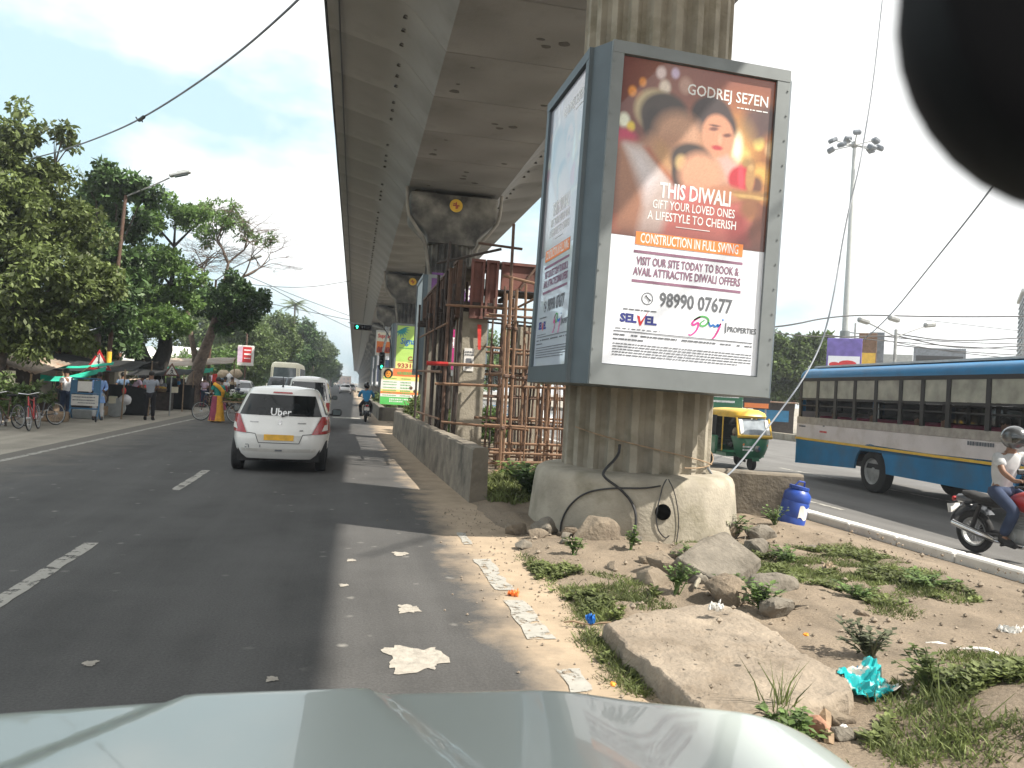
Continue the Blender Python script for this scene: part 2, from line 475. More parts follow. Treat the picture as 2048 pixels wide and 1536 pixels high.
# ------------------------------------------------------------------ ground, roads, median
def ground_mat(name, base, amp, dust=None, dust_rng=None, speck=0.0, rough=.9, bump=.3, dust_lo=None, scale=1.0):
    m = bpy.data.materials.new(name); m.use_nodes = True
    t = m.node_tree; b = t.nodes['Principled BSDF']; b.inputs['Roughness'].default_value = rough
    b.inputs['Specular IOR Level'].default_value = .3
    tcn = t.nodes.new('ShaderNodeTexCoord'); L = t.links.new
    def noise(s, d=6, r=.6, sc=None):
        n = t.nodes.new('ShaderNodeTexNoise'); n.inputs['Scale'].default_value = s; n.inputs['Detail'].default_value = d; n.inputs['Roughness'].default_value = r
        if sc:
            mpn = t.nodes.new('ShaderNodeMapping'); mpn.inputs['Scale'].default_value = sc
            L(tcn.outputs['Object'], mpn.inputs['Vector']); L(mpn.outputs['Vector'], n.inputs['Vector'])
        else: L(tcn.outputs['Object'], n.inputs['Vector'])
        return n.outputs['Fac']
    def ramp(x, a, c, ca=(0,0,0,1), cb=(1,1,1,1)):
        r = t.nodes.new('ShaderNodeValToRGB'); r.color_ramp.elements[0].position = a; r.color_ramp.elements[1].position = c
        r.color_ramp.elements[0].color = ca; r.color_ramp.elements[1].color = cb; L(x, r.inputs['Fac']); return r.outputs['Color']
    def mix(f, c1, c2):
        k = t.nodes.new('ShaderNodeMixRGB'); L(f, k.inputs['Fac'])
        for s, v in (('Color1', c1), ('Color2', c2)):
            if isinstance(v, tuple): k.inputs[s].default_value = v
            else: L(v, k.inputs[s])
        return k.outputs['Color']
    def math_(op, a, c=None):
        k = t.nodes.new('ShaderNodeMath'); k.operation = op
        for i, v in enumerate((a, c)):
            if v is None: continue
            if isinstance(v, (int, float)): k.inputs[i].default_value = v
            else: L(v, k.inputs[i])
        return k.outputs[0]
    lo = tuple(x*(1-amp) for x in base)+(1,); hi = tuple(x*(1+amp) for x in base)+(1,)
    col = ramp(noise(.9*scale, 8, .65), .32, .68, lo, hi)
    streak = ramp(noise(1.0, 5, .6, (1.6, .12, 1)), .42, .66)
    col = mix(math_('MULTIPLY', streak, .6), col, tuple(x*1.5 for x in base)+(1,))
    fine = ramp(noise(60, 3, .7), .3, .7, (.72,.72,.72,1), (1.25,1.25,1.25,1))
    mm = t.nodes.new('ShaderNodeMixRGB'); mm.blend_type = 'MULTIPLY'; mm.inputs['Fac'].default_value = 1
    L(col, mm.inputs['Color1']); L(fine, mm.inputs['Color2']); col = mm.outputs['Color']
    if speck > 0:      # pale droppings and trodden-in litter
        v = t.nodes.new('ShaderNodeTexVoronoi'); v.inputs['Scale'].default_value = 3.2; v.inputs['Randomness'].default_value = 1
        wn = t.nodes.new('ShaderNodeMixRGB'); wn.inputs['Fac'].default_value = .06
        n9 = t.nodes.new('ShaderNodeTexNoise'); n9.inputs['Scale'].default_value = 9
        L(tcn.outputs['Object'], n9.inputs['Vector']); L(tcn.outputs['Object'], wn.inputs['Color1']); L(n9.outputs['Color'], wn.inputs['Color2'])
        L(wn.outputs['Color'], v.inputs['Vector'])
        sp = ramp(v.outputs['Distance'], .03, .13, (1,1,1,1), (0,0,0,1))
        gate = ramp(noise(1.3, 3), .40, .56)
        col = mix(math_('MULTIPLY', math_('MULTIPLY', sp, gate), speck), col, (.30,.29,.265,1))
    if dust:
        sx = t.nodes.new('ShaderNodeSeparateXYZ'); L(tcn.outputs['Object'], sx.inputs[0])
        mr = t.nodes.new('ShaderNodeMapRange'); mr.inputs['From Min'].default_value = dust_rng[0]; mr.inputs['From Max'].default_value = dust_rng[1]
        L(sx.outputs['X'], mr.inputs['Value'])
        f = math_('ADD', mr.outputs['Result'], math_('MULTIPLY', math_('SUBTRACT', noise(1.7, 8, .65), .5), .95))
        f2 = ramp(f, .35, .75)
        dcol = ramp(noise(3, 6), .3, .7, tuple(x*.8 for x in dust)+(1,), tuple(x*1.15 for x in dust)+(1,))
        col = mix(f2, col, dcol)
    if dust_lo:
        sx = t.nodes.new('ShaderNodeSeparateXYZ'); L(tcn.outputs['Object'], sx.inputs[0])
        mr = t.nodes.new('ShaderNodeMapRange'); mr.inputs['From Min'].default_value = dust_lo[1]; mr.inputs['From Max'].default_value = dust_lo[0]
        L(sx.outputs['X'], mr.inputs['Value'])
        f = math_('ADD', mr.outputs['Result'], math_('MULTIPLY', math_('SUBTRACT', noise(1.2, 8, .65), .5), 1.2))
        col = mix(ramp(f, .35, .8), col, (.135,.125,.11,1))
    L(col, b.inputs['Base Color'])
    bp = t.nodes.new('ShaderNodeBump'); bp.inputs['Strength'].default_value = bump; bp.inputs['Distance'].default_value = .02
    L(noise(45, 6, .75), bp.inputs['Height']); L(bp.outputs['Normal'], b.inputs['Normal'])
    return m
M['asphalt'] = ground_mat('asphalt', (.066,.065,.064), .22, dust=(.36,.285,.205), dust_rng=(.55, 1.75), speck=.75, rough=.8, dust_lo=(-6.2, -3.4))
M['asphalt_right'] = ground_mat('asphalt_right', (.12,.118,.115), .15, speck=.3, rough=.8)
M['shoulder'] = ground_mat('shoulder', (.26,.238,.20), .2, speck=.4, rough=.9)
M['dirt'] = ground_mat('dirt', (.205,.166,.124), .25, rough=.95, bump=.8, scale=1.6)
M['earth'] = ground_mat('earth', (.22,.19,.14), .25, rough=.95)

def strip(name, x0, x1, y0, y1, z, m, nx=1, ny=1, fn=None):
    b = B()
    def f(u, v):
        x = x0+(x1-x0)*u; y = y0+(y1-y0)*v
        return (x, y, fn(x, y) if fn else z)
    b.grid(f, nx, ny)
    o = b.obj(name, m, smooth=60 if fn else None)
    o['kind'] = 'structure'
    return o
strip('ground', -1500, 1500, -300, 3000, -.62, M['earth'])
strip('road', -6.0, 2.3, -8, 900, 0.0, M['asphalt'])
def vz(x, y):
    if x > -6.5: return -.008 - .112*(max(0, (-5.85-x))/.65) if x < -5.85 else -.008
    return -.12 + (.02*noise3((x, y, 0), .5) if x < -9 else 0)
b = B()
xs = [-70, -40, -25, -18, -14, -12, -10.5, -9.5, -9, -8.3, -7.5, -6.6, -6.2, -5.9, -5.6]
ys = [-8, 0, 8, 14, 18, 22, 26, 30, 34, 38, 44, 52, 64, 80, 110, 160, 260, 900]
for y in ys:
    for x in xs: b.v.append((x, y, vz(x, y)))
n = len(xs)
for j in range(len(ys)-1):
    for i in range(n-1):
        a = j*n+i; b.f.append((a, a+1, a+n+1, a+n)); b.mi.append(0)
o = b.obj('pavement', M['shoulder'], smooth=60); o['kind'] = 'structure'

def ped_dip(x, y): return -.11*math.exp(-((x-3.7)**2/1.6+(y-8.9)**2/.9))
def med_z(x, y):
    edge = min(1, max(0, (x-1.75)/.5)); far = min(1, max(0, (7.4-x)/1.5))
    n = noise3((x, y, 0), 1.3, 2)*.05 + noise3((x, y, 1), 3.4, 5)*.028 + noise3((x, y, 3), 8, 1)*.012
    z = -.02 + .075*edge + n*edge*.8
    mound = .26*math.exp(-((x-3.75)**2/.55+(y-3.2)**2/.45)) + .10*math.exp(-((x-2.9)**2/.3+(y-8.2)**2/.25))
    z += mound*edge + ped_dip(x, y)
    z = z*far + (-.13)*(1-far)
    return z
strip('median_ground', 1.5, 7.45, -6, 13, 0, M['dirt'], 120, 340, med_z)
strip('median_ground', 1.9, 7.4, 12.9, 120, 0, M['dirt'], 14, 120, lambda x, y: .02+noise3((x, y, 0), 1.1)*.05 - .16*min(1, max(0, (x-6.6)/.8)))
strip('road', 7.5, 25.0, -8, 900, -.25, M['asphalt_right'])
strip('pavement', 25.0, 90, -8, 900, -.13, M['shoulder'])
b = B()
for y in np.arange(-4, 120, 1.0):
    b.rbox((7.45+random.uniform(-.006, .006), y+.5, -.13), (.22, .985, .26), .02, rz=random.uniform(-.006, .006))
o = b.obj('kerb', M['white_dirty']); o['kind'] = 'structure'
b = B()
for y in np.arange(10, 200, 1.5): b.rbox((25.0, y+.75, -.07), (.3, 1.48, .42), .03)
o = b.obj('kerb', M['concrete_old']); o['kind'] = 'structure'

# painted markings, worn
def wornpaint(name, thr):
    m = mat(name, (.33,.32,.29), .8, ns=20, na=.1)
    t = m.node_tree
    n = t.nodes.new('ShaderNodeTexNoise'); n.inputs['Scale'].default_value = 7; n.inputs['Detail'].default_value = 8; n.inputs['Roughness'].default_value = .7
    tcn = t.nodes.new('ShaderNodeTexCoord'); t.links.new(tcn.outputs['Object'], n.inputs['Vector'])
    r = t.nodes.new('ShaderNodeValToRGB'); r.color_ramp.elements[0].position = thr; r.color_ramp.elements[1].position = thr+.08
    t.links.new(n.outputs['Fac'], r.inputs['Fac'])
    ts = t.nodes.new('ShaderNodeBsdfTransparent'); ms = t.nodes.new('ShaderNodeMixShader')
    t.links.new(r.outputs['Color'], ms.inputs[0]); t.links.new(ts.outputs[0], ms.inputs[1])
    t.links.new(t.nodes['Principled BSDF'].outputs[0], ms.inputs[2]); t.links.new(ms.outputs[0], t.nodes['Material Output'].inputs['Surface'])
    return m
M['paint_worn'] = wornpaint('paint_worn', .40)
M['paint_faint'] = wornpaint('paint_faint', .46)
def ragged(name, x0, y0, x1, y1, w, m, z=.005, jag=.02):
    n = max(4, int((y1-y0)/.12)); b = B(); L_, R_ = [], []
    for i in range(n+1):
        t = i/n; x = x0+(x1-x0)*t; y = y0+(y1-y0)*t
        L_.append((x-w/2+random.uniform(-jag, jag), y+random.uniform(-.01, .01), z)); R_.append((x+w/2+random.uniform(-jag, jag), y, z))
    for i in range(n): b.add([L_[i], R_[i], R_[i+1], L_[i+1]], [(0,1,2,3)])
    o = b.obj(name, m); o['kind'] = 'structure'; return o
for y0, y1 in ((5.3, 7.95), (11.6, 14.1), (17.6, 20.1), (23.6, 26.1), (29.6, 32.0), (35.6, 38), (42, 44.5), (48, 50.5), (54, 57), (62, 65), (70, 73), (80, 83)):
    ragged('lane_marking', -2.25, y0, -2.25, y1, .13, M['paint_worn'], .004, .008)
for y0, y1, w in ((8.1, 8.75, .10), (6.25, 7.4, .16), (5.0, 5.95, .17), (4.1, 4.45, .13), (3.55, 3.85, .12)):
    ragged('edge_marking', 1.39, y0, 1.40, y1, w, M['paint_worn'], .006, .018)
M['paint_edge'] = M['paint_worn']
ragged('edge_line', -5.72, 8, -5.35, 30, .13, M['paint_worn'], .004, .01)
ragged('edge_line', -5.35, 30, -5.35, 160, .13, M['paint_faint'], .004, .02)
# cross-hatched stop bar on the far side of the junction and a dash by the rider
ragged('lane_marking', .15, 36.2, .15, 37.4, 1.3, M['paint_worn'], .004, .04)
for y0 in (13.5, 18.5, 24, 30, 36): ragged('lane_marking', 13.35, y0, 13.35, y0+3.2, .14, M['paint_worn'], -.244, .01)
ragged('edge_line', 9.4, 13, 9.4, 60, .12, M['paint_worn'], -.244, .012)
# pale cement splashes on the asphalt
def splash(cx, cy, rx, ry, seed, m):
    b = B(); n = 40; pts = []
    for k in range(n):
        q = 2*math.pi*k/n
        r = 1+.18*math.sin(3*q+seed)+.13*math.sin(7*q+seed*2)+.08*math.sin(13*q+seed*3)
        sx = abs(math.cos(q))**.6*math.copysign(1, math.cos(q)); sy = abs(math.sin(q))**.6*math.copysign(1, math.sin(q))
        pts.append((cx+rx*r*sx, cy+ry*r*sy, .005))
    b.add(pts, [tuple(range(n))])
    o = b.obj('cement_splash', m); o['kind'] = 'structure'
M['splash'] = mat('splash', (.33,.305,.265), .9, ns=14, na=.2, bump=.5)
splash(.50, 4.68, .17, .21, 1.0, M['splash'])
splash(.55, 5.72, .075, .10, 2.0, M['splash'])
for x, y, r in ((.15, 7.3, .04), (.08, 6.4, .035), (.62, 7.6, .07), (-1.3, 4.7, .035), (-.3, 4.4, .03)):
    splash(x, y, r, r*1.2, x*9+y, M['splash'])
# ------------------------------------------------------------------ elevated metro viaduct
VY = 0.0122
via = thing('viaduct', 'long grey concrete elevated rail viaduct of box girder segments crossing the sky', 'viaduct', (3.78, 9.8, 9.9), -VY)
def half():
    return [(0,0),(1.93,0),(2.68,.80),(2.84,.94),(3.02,1.06),(3.24,1.15),(3.5,1.21),(4.78,1.52),(4.92,1.54),(4.92,2.02),(4.7,2.02),(4.7,1.75),(0,1.75)]
def section(y, d):
    h = half(); cz = .95
    pts = []
    for x, z in h: pts.append((x*(1-d/4) if x > 0 else 0, y, cz+(z-cz)*(1-d)))
    left = [(-p[0], p[1], p[2]) for p in pts[1:-1]]
    return pts + left[::-1]
def segment(seed):
    rr = random.Random(seed); b = B()
    b.loft([section(0, .045), section(.03, .002), section(.06, 0), section(2.94, 0), section(2.97, .002), section(3.0, .045)], cap=False)
    for s in (-1, 1):          # tensioning pockets along the fillet
        for y in (.55, 1.35, 2.2):
            if rr.random() < .85:
                b.lathe([(.085, -.03), (.065, .018), (.04, .028), (.0, .028)], 8, (s*2.92, y+rr.uniform(-.05, .05), .99), axis='Z', mi=1, cap=False)
    for k in range(rr.randint(2, 4)):
        x, y = rr.uniform(-1.6, 1.6), rr.uniform(.4, 2.6)
        w = rr.uniform(.05, .17)
        n = 9
        b.prism([(x+w*math.cos(2*math.pi*i/n)*rr.uniform(.75, 1.2), y+w*.7*math.sin(2*math.pi*i/n)*rr.uniform(.75, 1.2)) for i in range(n)], .02, Matrix.Translation((0, 0, -.008)), mi=1)
    return b
M['girder'] = mat('girder', (.25,.246,.236), .85, ns=1.1, na=.22, col2=(.135,.13,.12), bump=.3, bs=14, stains=(.55,.42,.72))
segs = [segment(s).obj('girder_segment', [M['girder'], M['patch_dark']], via, smooth=28) for s in range(5)]
meshes = [o.data for o in segs]
for k, o in enumerate(segs): o.location = (0, -24+3*k, 0)
for k in range(5, 215):
    o = segs[0].copy(); o.data = meshes[(k*7+k//3) % 5]; COL.objects.link(o); o.location = (0, -24+3*k, 0)
for (x, z, r) in ((-4.97, 1.62, .035), (-4.97, 1.76, .03), (-4.98, 1.9, .035), (-4.6, 1.42, .025)):
    B().tube([(x, y, z+.03*math.sin(y*.9)) for y in np.arange(-24, 250, 2.0)], r, 6).obj('cable', M['cable'], via)

# piers
def pier_x(y): return 3.78+VY*(y-9.8)
def pier(y, label, first=False, i_pipe=0):
    t = thing('viaduct_pier', label, 'pier', (pier_x(y)+(.1 if first else 0), y, 0), -VY, group='piers of the viaduct')
    b = B(); n = 22; prof = []
    for z in ((.70 if first else -.1), 7.75):
        ring = []
        for k in range(n):
            for f, r in ((.0, .985), (.30, .985), (.42, .91), (.62, .88), (.82, .91)):
                q = 2*math.pi*(k+f)/n
                ring.append((r*math.cos(q), r*math.sin(q), z))
        prof.append(ring)
    b.loft(prof)
    b.obj('fluted_column', M['concrete_old'] if first else M['concrete_sooty'], t, smooth=20)
    cb = B()
    def rr(hx, hy, z):
        e = .12; pts = []
        for sx, sy, a0 in ((1,1,0),(-1,1,90),(-1,-1,180),(1,-1,270)):
            for a in (0, 30, 60, 90):
                q = R(a0+a); pts.append((sx*(hx-e)+e*math.cos(q), sy*(hy-e)+e*math.sin(q), z))
        return pts
    cb.loft([rr(1.0,1.0,7.68), rr(1.02,1.02,7.76), rr(1.05,1.05,7.95), rr(1.18,1.10,8.15), rr(1.48,1.14,8.42), rr(1.72,1.18,8.62), rr(1.80,1.2,8.8), rr(1.83,1.2,9.68)])
    cb.obj('pier_cap', M['concrete_sooty'], t, smooth=35)
    for sx in (-1.2, 1.2): bb = B(); bb.rbox((sx, 0, 9.79), (.9, 1.3, .2), .03); bb.obj('bearing', M['patch_dark'], t)
    pass
    for sx in ((-1, 1) if i_pipe in (1, 2) else ()):
        pb = B()
        pb.tube([(sx*2.0, -1.0, 9.9), (sx*1.95, -1.05, 9.1), (sx*1.86, -1.05, 8.7), (sx*1.5, -1.02, 8.2), (sx*1.24, -.9, 7.9), (sx*1.08, -.7, 7.6), (sx*.85, -.66, 6.3)], .07, 8)
        pb.obj('drain_pipe', M['concrete'], t, smooth=50)
    return t
PY = [9.8, 33.0, 57.5, 82, 106, 130, 154, 178, 202]+[226+24*k for k in range(16)]
names = ['nearest fluted concrete pier on its round pedestal, wrapped by the Diwali advert box',
 'fluted concrete pier behind the scaffolding, yellow round mark on its flared cap',
 'fluted concrete pier carrying the lime green advert box', 'fourth fluted viaduct pier, just beyond the red and cream jam signboard']
for i, y in enumerate(PY):
    lab = names[i] if i < 4 else 'tiny fluted viaduct pier in the last stretch before the vanishing point' if i > 8 else ('fifth', 'sixth', 'seventh', 'eighth', 'ninth')[i-4]+' fluted viaduct pier counted from the camera, deep under the vanishing deck'
    p = pier(y, lab, i == 0, i)
    if i >= 4: p['group'] = 'far piers of the viaduct' if i < 9 else 'tiny farthest piers of the viaduct'
    if i == 0:
        b = B()
        prof = [(1.37, -.2), (1.36, .12), (1.33, .42), (1.30, .68), (1.27, .75), (1.21, .79), (.9, .80)]
        b.lathe(prof, 40)
        ped = b.obj('pedestal', M['concrete_old'], p, smooth=40, loc=(-.08, -.17, -.06))
        # drain hole: a solid plug coloured black for the shade inside the mouth
        a = R(-95)
        c = Vector((1.328*math.cos(a), 1.328*math.sin(a), .42)); d = Vector((math.cos(a), math.sin(a), .18)).normalized()
        B().tube([c-d*.2, c+d*.02], .092, 18).obj('drain_hole', M['hole_black'], ped)
    if i in (1, 2):
        b = B(); b.lathe([(.27, 0), (.27, .03), (0, .03)], 24, axis='Y')
        mk = b.obj('round_mark', M['yellow_paint'], p); mk.location = (.05, -1.235, 9.25)
        b = B()
        for a in (0, 1): b.box((0, -.012, 0), (.28 if a else .05, .012, .05 if a else .28))
        b.box((.06, -.012, -.07), (.05, .012, .1)); b.box((-.07, -.012, .07), (.1, .012, .04))
        b.obj('symbol', M['ink_maroon'], mk)

# ------------------------------------------------------------------ advert boxes round the piers
def ad_box(name, label, loc, tilt, w0, w1, yf, xl, xr, yb, z0, z1, rz=0, ch=.22):
    """frame: octagonal shell in plan; xl..w0..w1..xr across, yf front"""
    t = thing(name, label, 'advert box', loc, rz)
    t.rotation_euler = (0, tilt, rz)
    plan = [(w0, yf), (w1, yf), (xr, yf+ch), (xr, yb-ch), (w1, yb), (w0, yb), (xl, yb-ch), (xl, yf+ch)]
    b = B(); b.loft([[(x, y, z0) for x, y in plan], [(x, y, z1) for x, y in plan]], cap=True)
    b.obj('cladding', M['steel_blue'], t)
    # raised border of the front and of the left face
    fb = B(); m = .13
    W = w1-w0
    fb.box((w0+m/2, yf-.02, (z0+z1)/2), (m, .05, z1-z0)); fb.box((w1-m/2-.01, yf-.02, (z0+z1)/2), (m+.03, .05, z1-z0))
    fb.box(((w0+w1)/2, yf-.022, z1-m/2), (W-.005, .055, m)); fb.box(((w0+w1)/2, yf-.022, z0+.11), (W-.005, .055, .22))
    for s in np.arange(z0+.1, z1, .28):
        for x in (w0+.02, w1-.02): fb.lathe([(.012, -.008), (.008, 0)], 6, (x, yf-.047, s), axis='Y')
    fb.obj('frame', M['steel_grey'], t)
    lb = B(); y0, y1 = yf+ch, yb-ch
    lb.box((xl-.02, y0+.06, (z0+z1)/2), (.05, .12, z1-z0)); lb.box((xl-.02, y1-.06, (z0+z1)/2), (.05, .12, z1-z0))
    lb.box((xl-.022, (y0+y1)/2, z1-.06), (.055, y1-y0-.005, .12)); lb.box((xl-.022, (y0+y1)/2, z0+.1), (.055, y1-y0-.005, .2))
    lb.obj('frame', M['steel_blue'], t)
    return t
def poster(t, M4, w, h, m, label=None, name='poster'):
    b = B(); nx, ny = 10, 14
    def f(u, v):
        return (w*u, h*v, .0015+.0006*math.sin(9*u+4*v)+.0005*math.sin(17*v-6*u))
    b.grid(f, nx, ny)
    o = b.obj(name, m, t, smooth=60); o.matrix_local = M4
    if label: o['label'] = label
    return o

# painted photograph of the festival advert: a fine grid of print dots (vertex colours are the ink)
def paint_print(name, w, h, parent, z, fn, nx=150, ny=170):
    xs = np.linspace(0, 1, nx+1); ys = np.linspace(0, 1, ny+1)
    X, Y = np.meshgrid(xs, ys)
    C = fn(X, Y)
    v = np.stack([X*w, Y*h, np.full_like(X, z)+.0004*np.sin(9*X+4*Y)], -1).reshape(-1, 3)
    idx = np.arange((nx+1)*(ny+1)).reshape(ny+1, nx+1)
    f = np.stack([idx[:-1,:-1], idx[:-1,1:], idx[1:,1:], idx[1:,:-1]], -1).reshape(-1, 4)
    me = bpy.data.meshes.new(name)
    me.from_pydata(v.tolist(), [], f.tolist())
    at = me.color_attributes.new('ink', 'FLOAT_COLOR', 'POINT')
    at.data.foreach_set('color', np.concatenate([C.reshape(-1, 3), np.ones(((nx+1)*(ny+1), 1))], 1).astype(np.float32).ravel())
    m = bpy.data.materials.new(name); m.use_nodes = True
    a = m.node_tree.nodes.new('ShaderNodeAttribute'); a.attribute_name = 'ink'
    bs = m.node_tree.nodes['Principled BSDF']; bs.inputs['Roughness'].default_value = .4; bs.inputs['Coat Weight'].default_value = 1.0
    m.node_tree.links.new(a.outputs['Color'], bs.inputs['Base Color'])
    me.materials.append(m)
    o = bpy.data.objects.new(name, me); COL.objects.link(o); o.parent = parent
    return o
def srgb(r, g, b):
    c = np.array([r, g, b])/255.; return np.where(c <= .04045, c/12.92, ((c+.055)/1.055)**2.4)
def festival(X, Y):
    """Y 0..1 bottom to top, X 0..1; soft ellipses, capsules and glints"""
    asp = 1.06
    C = np.zeros(X.shape+(3,)); C[:] = srgb(120, 66, 50)
    def lay(mask, col):
        nonlocal C
        mask = np.clip(mask, 0, 1)[..., None]; C = C*(1-mask)+srgb(*col)*mask
    def el(cx, cy, rx, ry, col, soft=.25, rot=0., a=1.):
        cy = 1-cy
        dx, dy = X-cx, (Y-cy)*asp
        c, s = math.cos(rot), math.sin(rot)
        d = np.sqrt(((dx*c+dy*s)/rx)**2+((-dx*s+dy*c)/ry)**2)
        lay(a*np.clip((1+soft-d)/(2*soft), 0, 1), col)
    def poly(pts, col, soft=.02, a=1.):
        n = len(pts); d = np.full(X.shape, 1e9); inside = np.zeros(X.shape, bool)
        for i in range(n):
            x0, y0 = pts[i]; x1, y1 = pts[(i+1) % n]; y0, y1 = 1-y0, 1-y1
            ex, ey = x1-x0, y1-y0
            tt = np.clip(((X-x0)*ex+(Y-y0)*ey)/(ex*ex+ey*ey+1e-12), 0, 1)
            d = np.minimum(d, np.hypot(X-x0-tt*ex, Y-y0-tt*ey))
            cond = ((y0 > Y) != (y1 > Y)) & (X < (x1-x0)*(Y-y0)/(y1-y0+1e-12)+x0)
            inside ^= cond
        lay(a*np.clip(.5+np.where(inside, d, -d)/(2*soft), 0, 1), col)
    # background: dark red left, golden lights right
    el(.1, .1, .35, .5, (96, 30, 28), .7); el(.45, .15, .3, .35, (150, 100, 84), .8); el(.85, .1, .4, .25, (134, 62, 48), .7)
    el(.86, .48, .3, .3, (196, 128, 60), .8); el(.95, .85, .3, .3, (74, 36, 30), .8); el(.9, .72, .2, .2, (130, 70, 40), .8)
    for x, y, r, c in ((.13,.13,.022,(228,150,80)),(.07,.19,.025,(230,150,70)),(.24,.06,.03,(225,205,205)),(.33,.05,.025,(205,185,215)),(.27,.14,.035,(235,220,205)),(.40,.11,.04,(190,150,135)),
                       (.03,.36,.035,(240,245,225)),(.075,.39,.025,(235,205,60)),(.90,.37,.035,(250,225,120)),(.80,.47,.05,(250,205,120)),(.93,.58,.07,(240,180,90)),(.86,.79,.04,(205,140,70)),
                       (.99,.4,.04,(230,190,140)),(.97,.66,.05,(220,150,80)),(.13,.22,.03,(170,90,60)),(.87,.27,.09,(96,62,56)),(.95,.23,.07,(80,50,48)),(.83,.52,.05,(80,48,40)),(.9,.62,.05,(110,66,44)),(.02,.93,.05,(190,90,60))):
        el(x, y, r, r*1.25, c, .35)
    el(.76, .42, .035, .085, (255, 246, 214), .6); el(.76, .44, .09, .14, (250, 200, 110), .9, a=.6); el(.76, .42, .03, .075, (255, 250, 226), .5)
    el(.03, .46, .09, .06, (196, 40, 90), .3)
    # woman at the back, right of centre
    el(.58, .26, .135, .125, (52, 34, 34), .12); el(.635, .31, .115, .105, (56, 36, 36), .15)
    poly([(.52,.55),(.56,.44),(.66,.44),(.78,.52),(.84,.66),(.55,.72)], (206,158,132), .03)
    el(.63, .37, .105, .135, (214, 150, 118), .1, .2); el(.60, .33, .03, .012, (120, 74, 62), .4, .15); el(.69, .355, .028, .012, (116, 70, 58), .4, .2)
    el(.605, .31, .035, .006, (90, 54, 46), .5); el(.645, .385, .012, .03, (226, 168, 138), .6); el(.63, .435, .035, .015, (190, 52, 60), .35)
    poly([(.64,.50),(.70,.47),(.84,.56),(.80,.66),(.72,.62)], (214,176,168), .02)
    el(.80, .60, .085, .085, (196, 26, 48), .15); el(.80, .59, .02, .08, (226, 66, 84), .4, .1); el(.85, .6, .015, .07, (160, 16, 36), .4)
    # woman at the left: garland, hair, face, white drape
    el(.22, .275, .13, .125, (196, 178, 140), .14); el(.28, .30, .155, .14, (66, 54, 50), .12); el(.21, .36, .06, .10, (50, 38, 36), .2)
    poly([(.12,.50),(.20,.42),(.40,.52),(.46,.70),(.2,.62)], (186,138,110), .04)
    el(.38, .40, .15, .14, (202, 154, 124), .3, -.25); el(.34, .47, .13, .08, (190, 140, 110), .4)
    poly([(.0,.48),(.1,.47),(.17,.5),(.42,.68),(.5,.78),(.46,.98),(.02,.98)], (170,118,88), .03)
    poly([(.04,.49),(.15,.49),(.32,.62),(.44,.74),(.48,.98),(.16,.98),(.20,.72)], (206,188,182), .03); poly([(.06,.5),(.16,.52),(.28,.66),(.2,.8)], (226,218,222), .04, .8)
    poly([(.16,.49),(.2,.49),(.46,.72),(.44,.75)], (176,96,66), .015); el(.30, .53, .05, .1, (196, 150, 90), .5, .6, .6)
    poly([(.40,.53),(.47,.53),(.54,.68),(.46,.70)], (140,36,44), .02)
    # child in front
    el(.47, .525, .135, .10, (54, 40, 36), .15); el(.40, .60, .05, .11, (66, 48, 40), .2); el(.405, .55, .035, .045, (206, 176, 120), .4)
    el(.535, .605, .135, .135, (222, 162, 130), .22)
    poly([(.36,.80),(.40,.72),(.48,.69),(.66,.74),(.82,.72),(.88,.84),(.80,.99),(.3,.99)], (200,104,96), .03); el(.45, .73, .1, .05, (216, 120, 118), .3)
    poly([(.56,.70),(.70,.64),(.83,.66),(.80,.72),(.66,.76)], (190,124,92), .02); el(.7, .69, .12, .04, (196, 132, 98), .4)
    poly([(.74,.97),(.72,.8),(.84,.78),(.88,.97)], (166,58,60), .03)
    # brass lamp in the hands
    poly([(.73,.665),(1.0,.65),(.93,.71),(.80,.715)], (166,122,66), .012); el(.86, .58, .03, .09, (186, 140, 84), .25); el(.86, .52, .02, .02, (200, 160, 100), .3); el(.88, .69, .12, .012, (214, 174, 104), .4)
    el(.87, .76, .06, .06, (150, 96, 56), .4)
    # lower darkening of the printed picture for the white words
    k = np.clip((.40-Y)/.5, 0, 1)[..., None]*.55
    C = C*(1-k)+srgb(112, 58, 44)*k
    k = np.clip((.10-Y)/.12, 0, 1)[..., None]*.5
    C = C*(1-k)+srgb(66, 36, 32)*k
    rng2 = np.random.default_rng(4)
    C = C*(1+.05*rng2.standard_normal(X.shape)[..., None])
    # ink seen outdoors is a little faded
    return np.clip(C*.92+.005, 0, 1)

def dashes(b, x0, x1, y, h, seed, gap=.012, z=.006):
    """a line of print too small to read: broken strokes"""
    r = random.Random(seed); x = x0
    while x < x1-.01:
        w = r.uniform(.02, .07); w = min(w, x1-x)
        rect(b, x, y-h/2*r.uniform(.8, 1), x+w, y+h/2, z, .0008); x += w+gap
def ribbon(q, rad):
    """a flat pen stroke through the points q"""
    vs, fs = [], []
    for i, p in enumerate(q):
        a, c = Vector(q[max(0, i-1)]), Vector(q[min(len(q)-1, i+1)]); d = (c-a).normalized(); n = Vector((-d.y, d.x, 0))*rad*(.55+.45*math.sin(3.1*i/len(q)+.4))
        vs += [tuple(Vector(p)-n), tuple(Vector(p)+n)]
    for i in range(len(q)-1): fs.append((2*i, 2*i+2, 2*i+3, 2*i+1))
    return vs, fs
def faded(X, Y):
    """the side face print: some fading, plus sky reflection painted in as pale blue-grey"""
    return festival(X, Y)*.42+.58*np.array([.44, .51, .60])
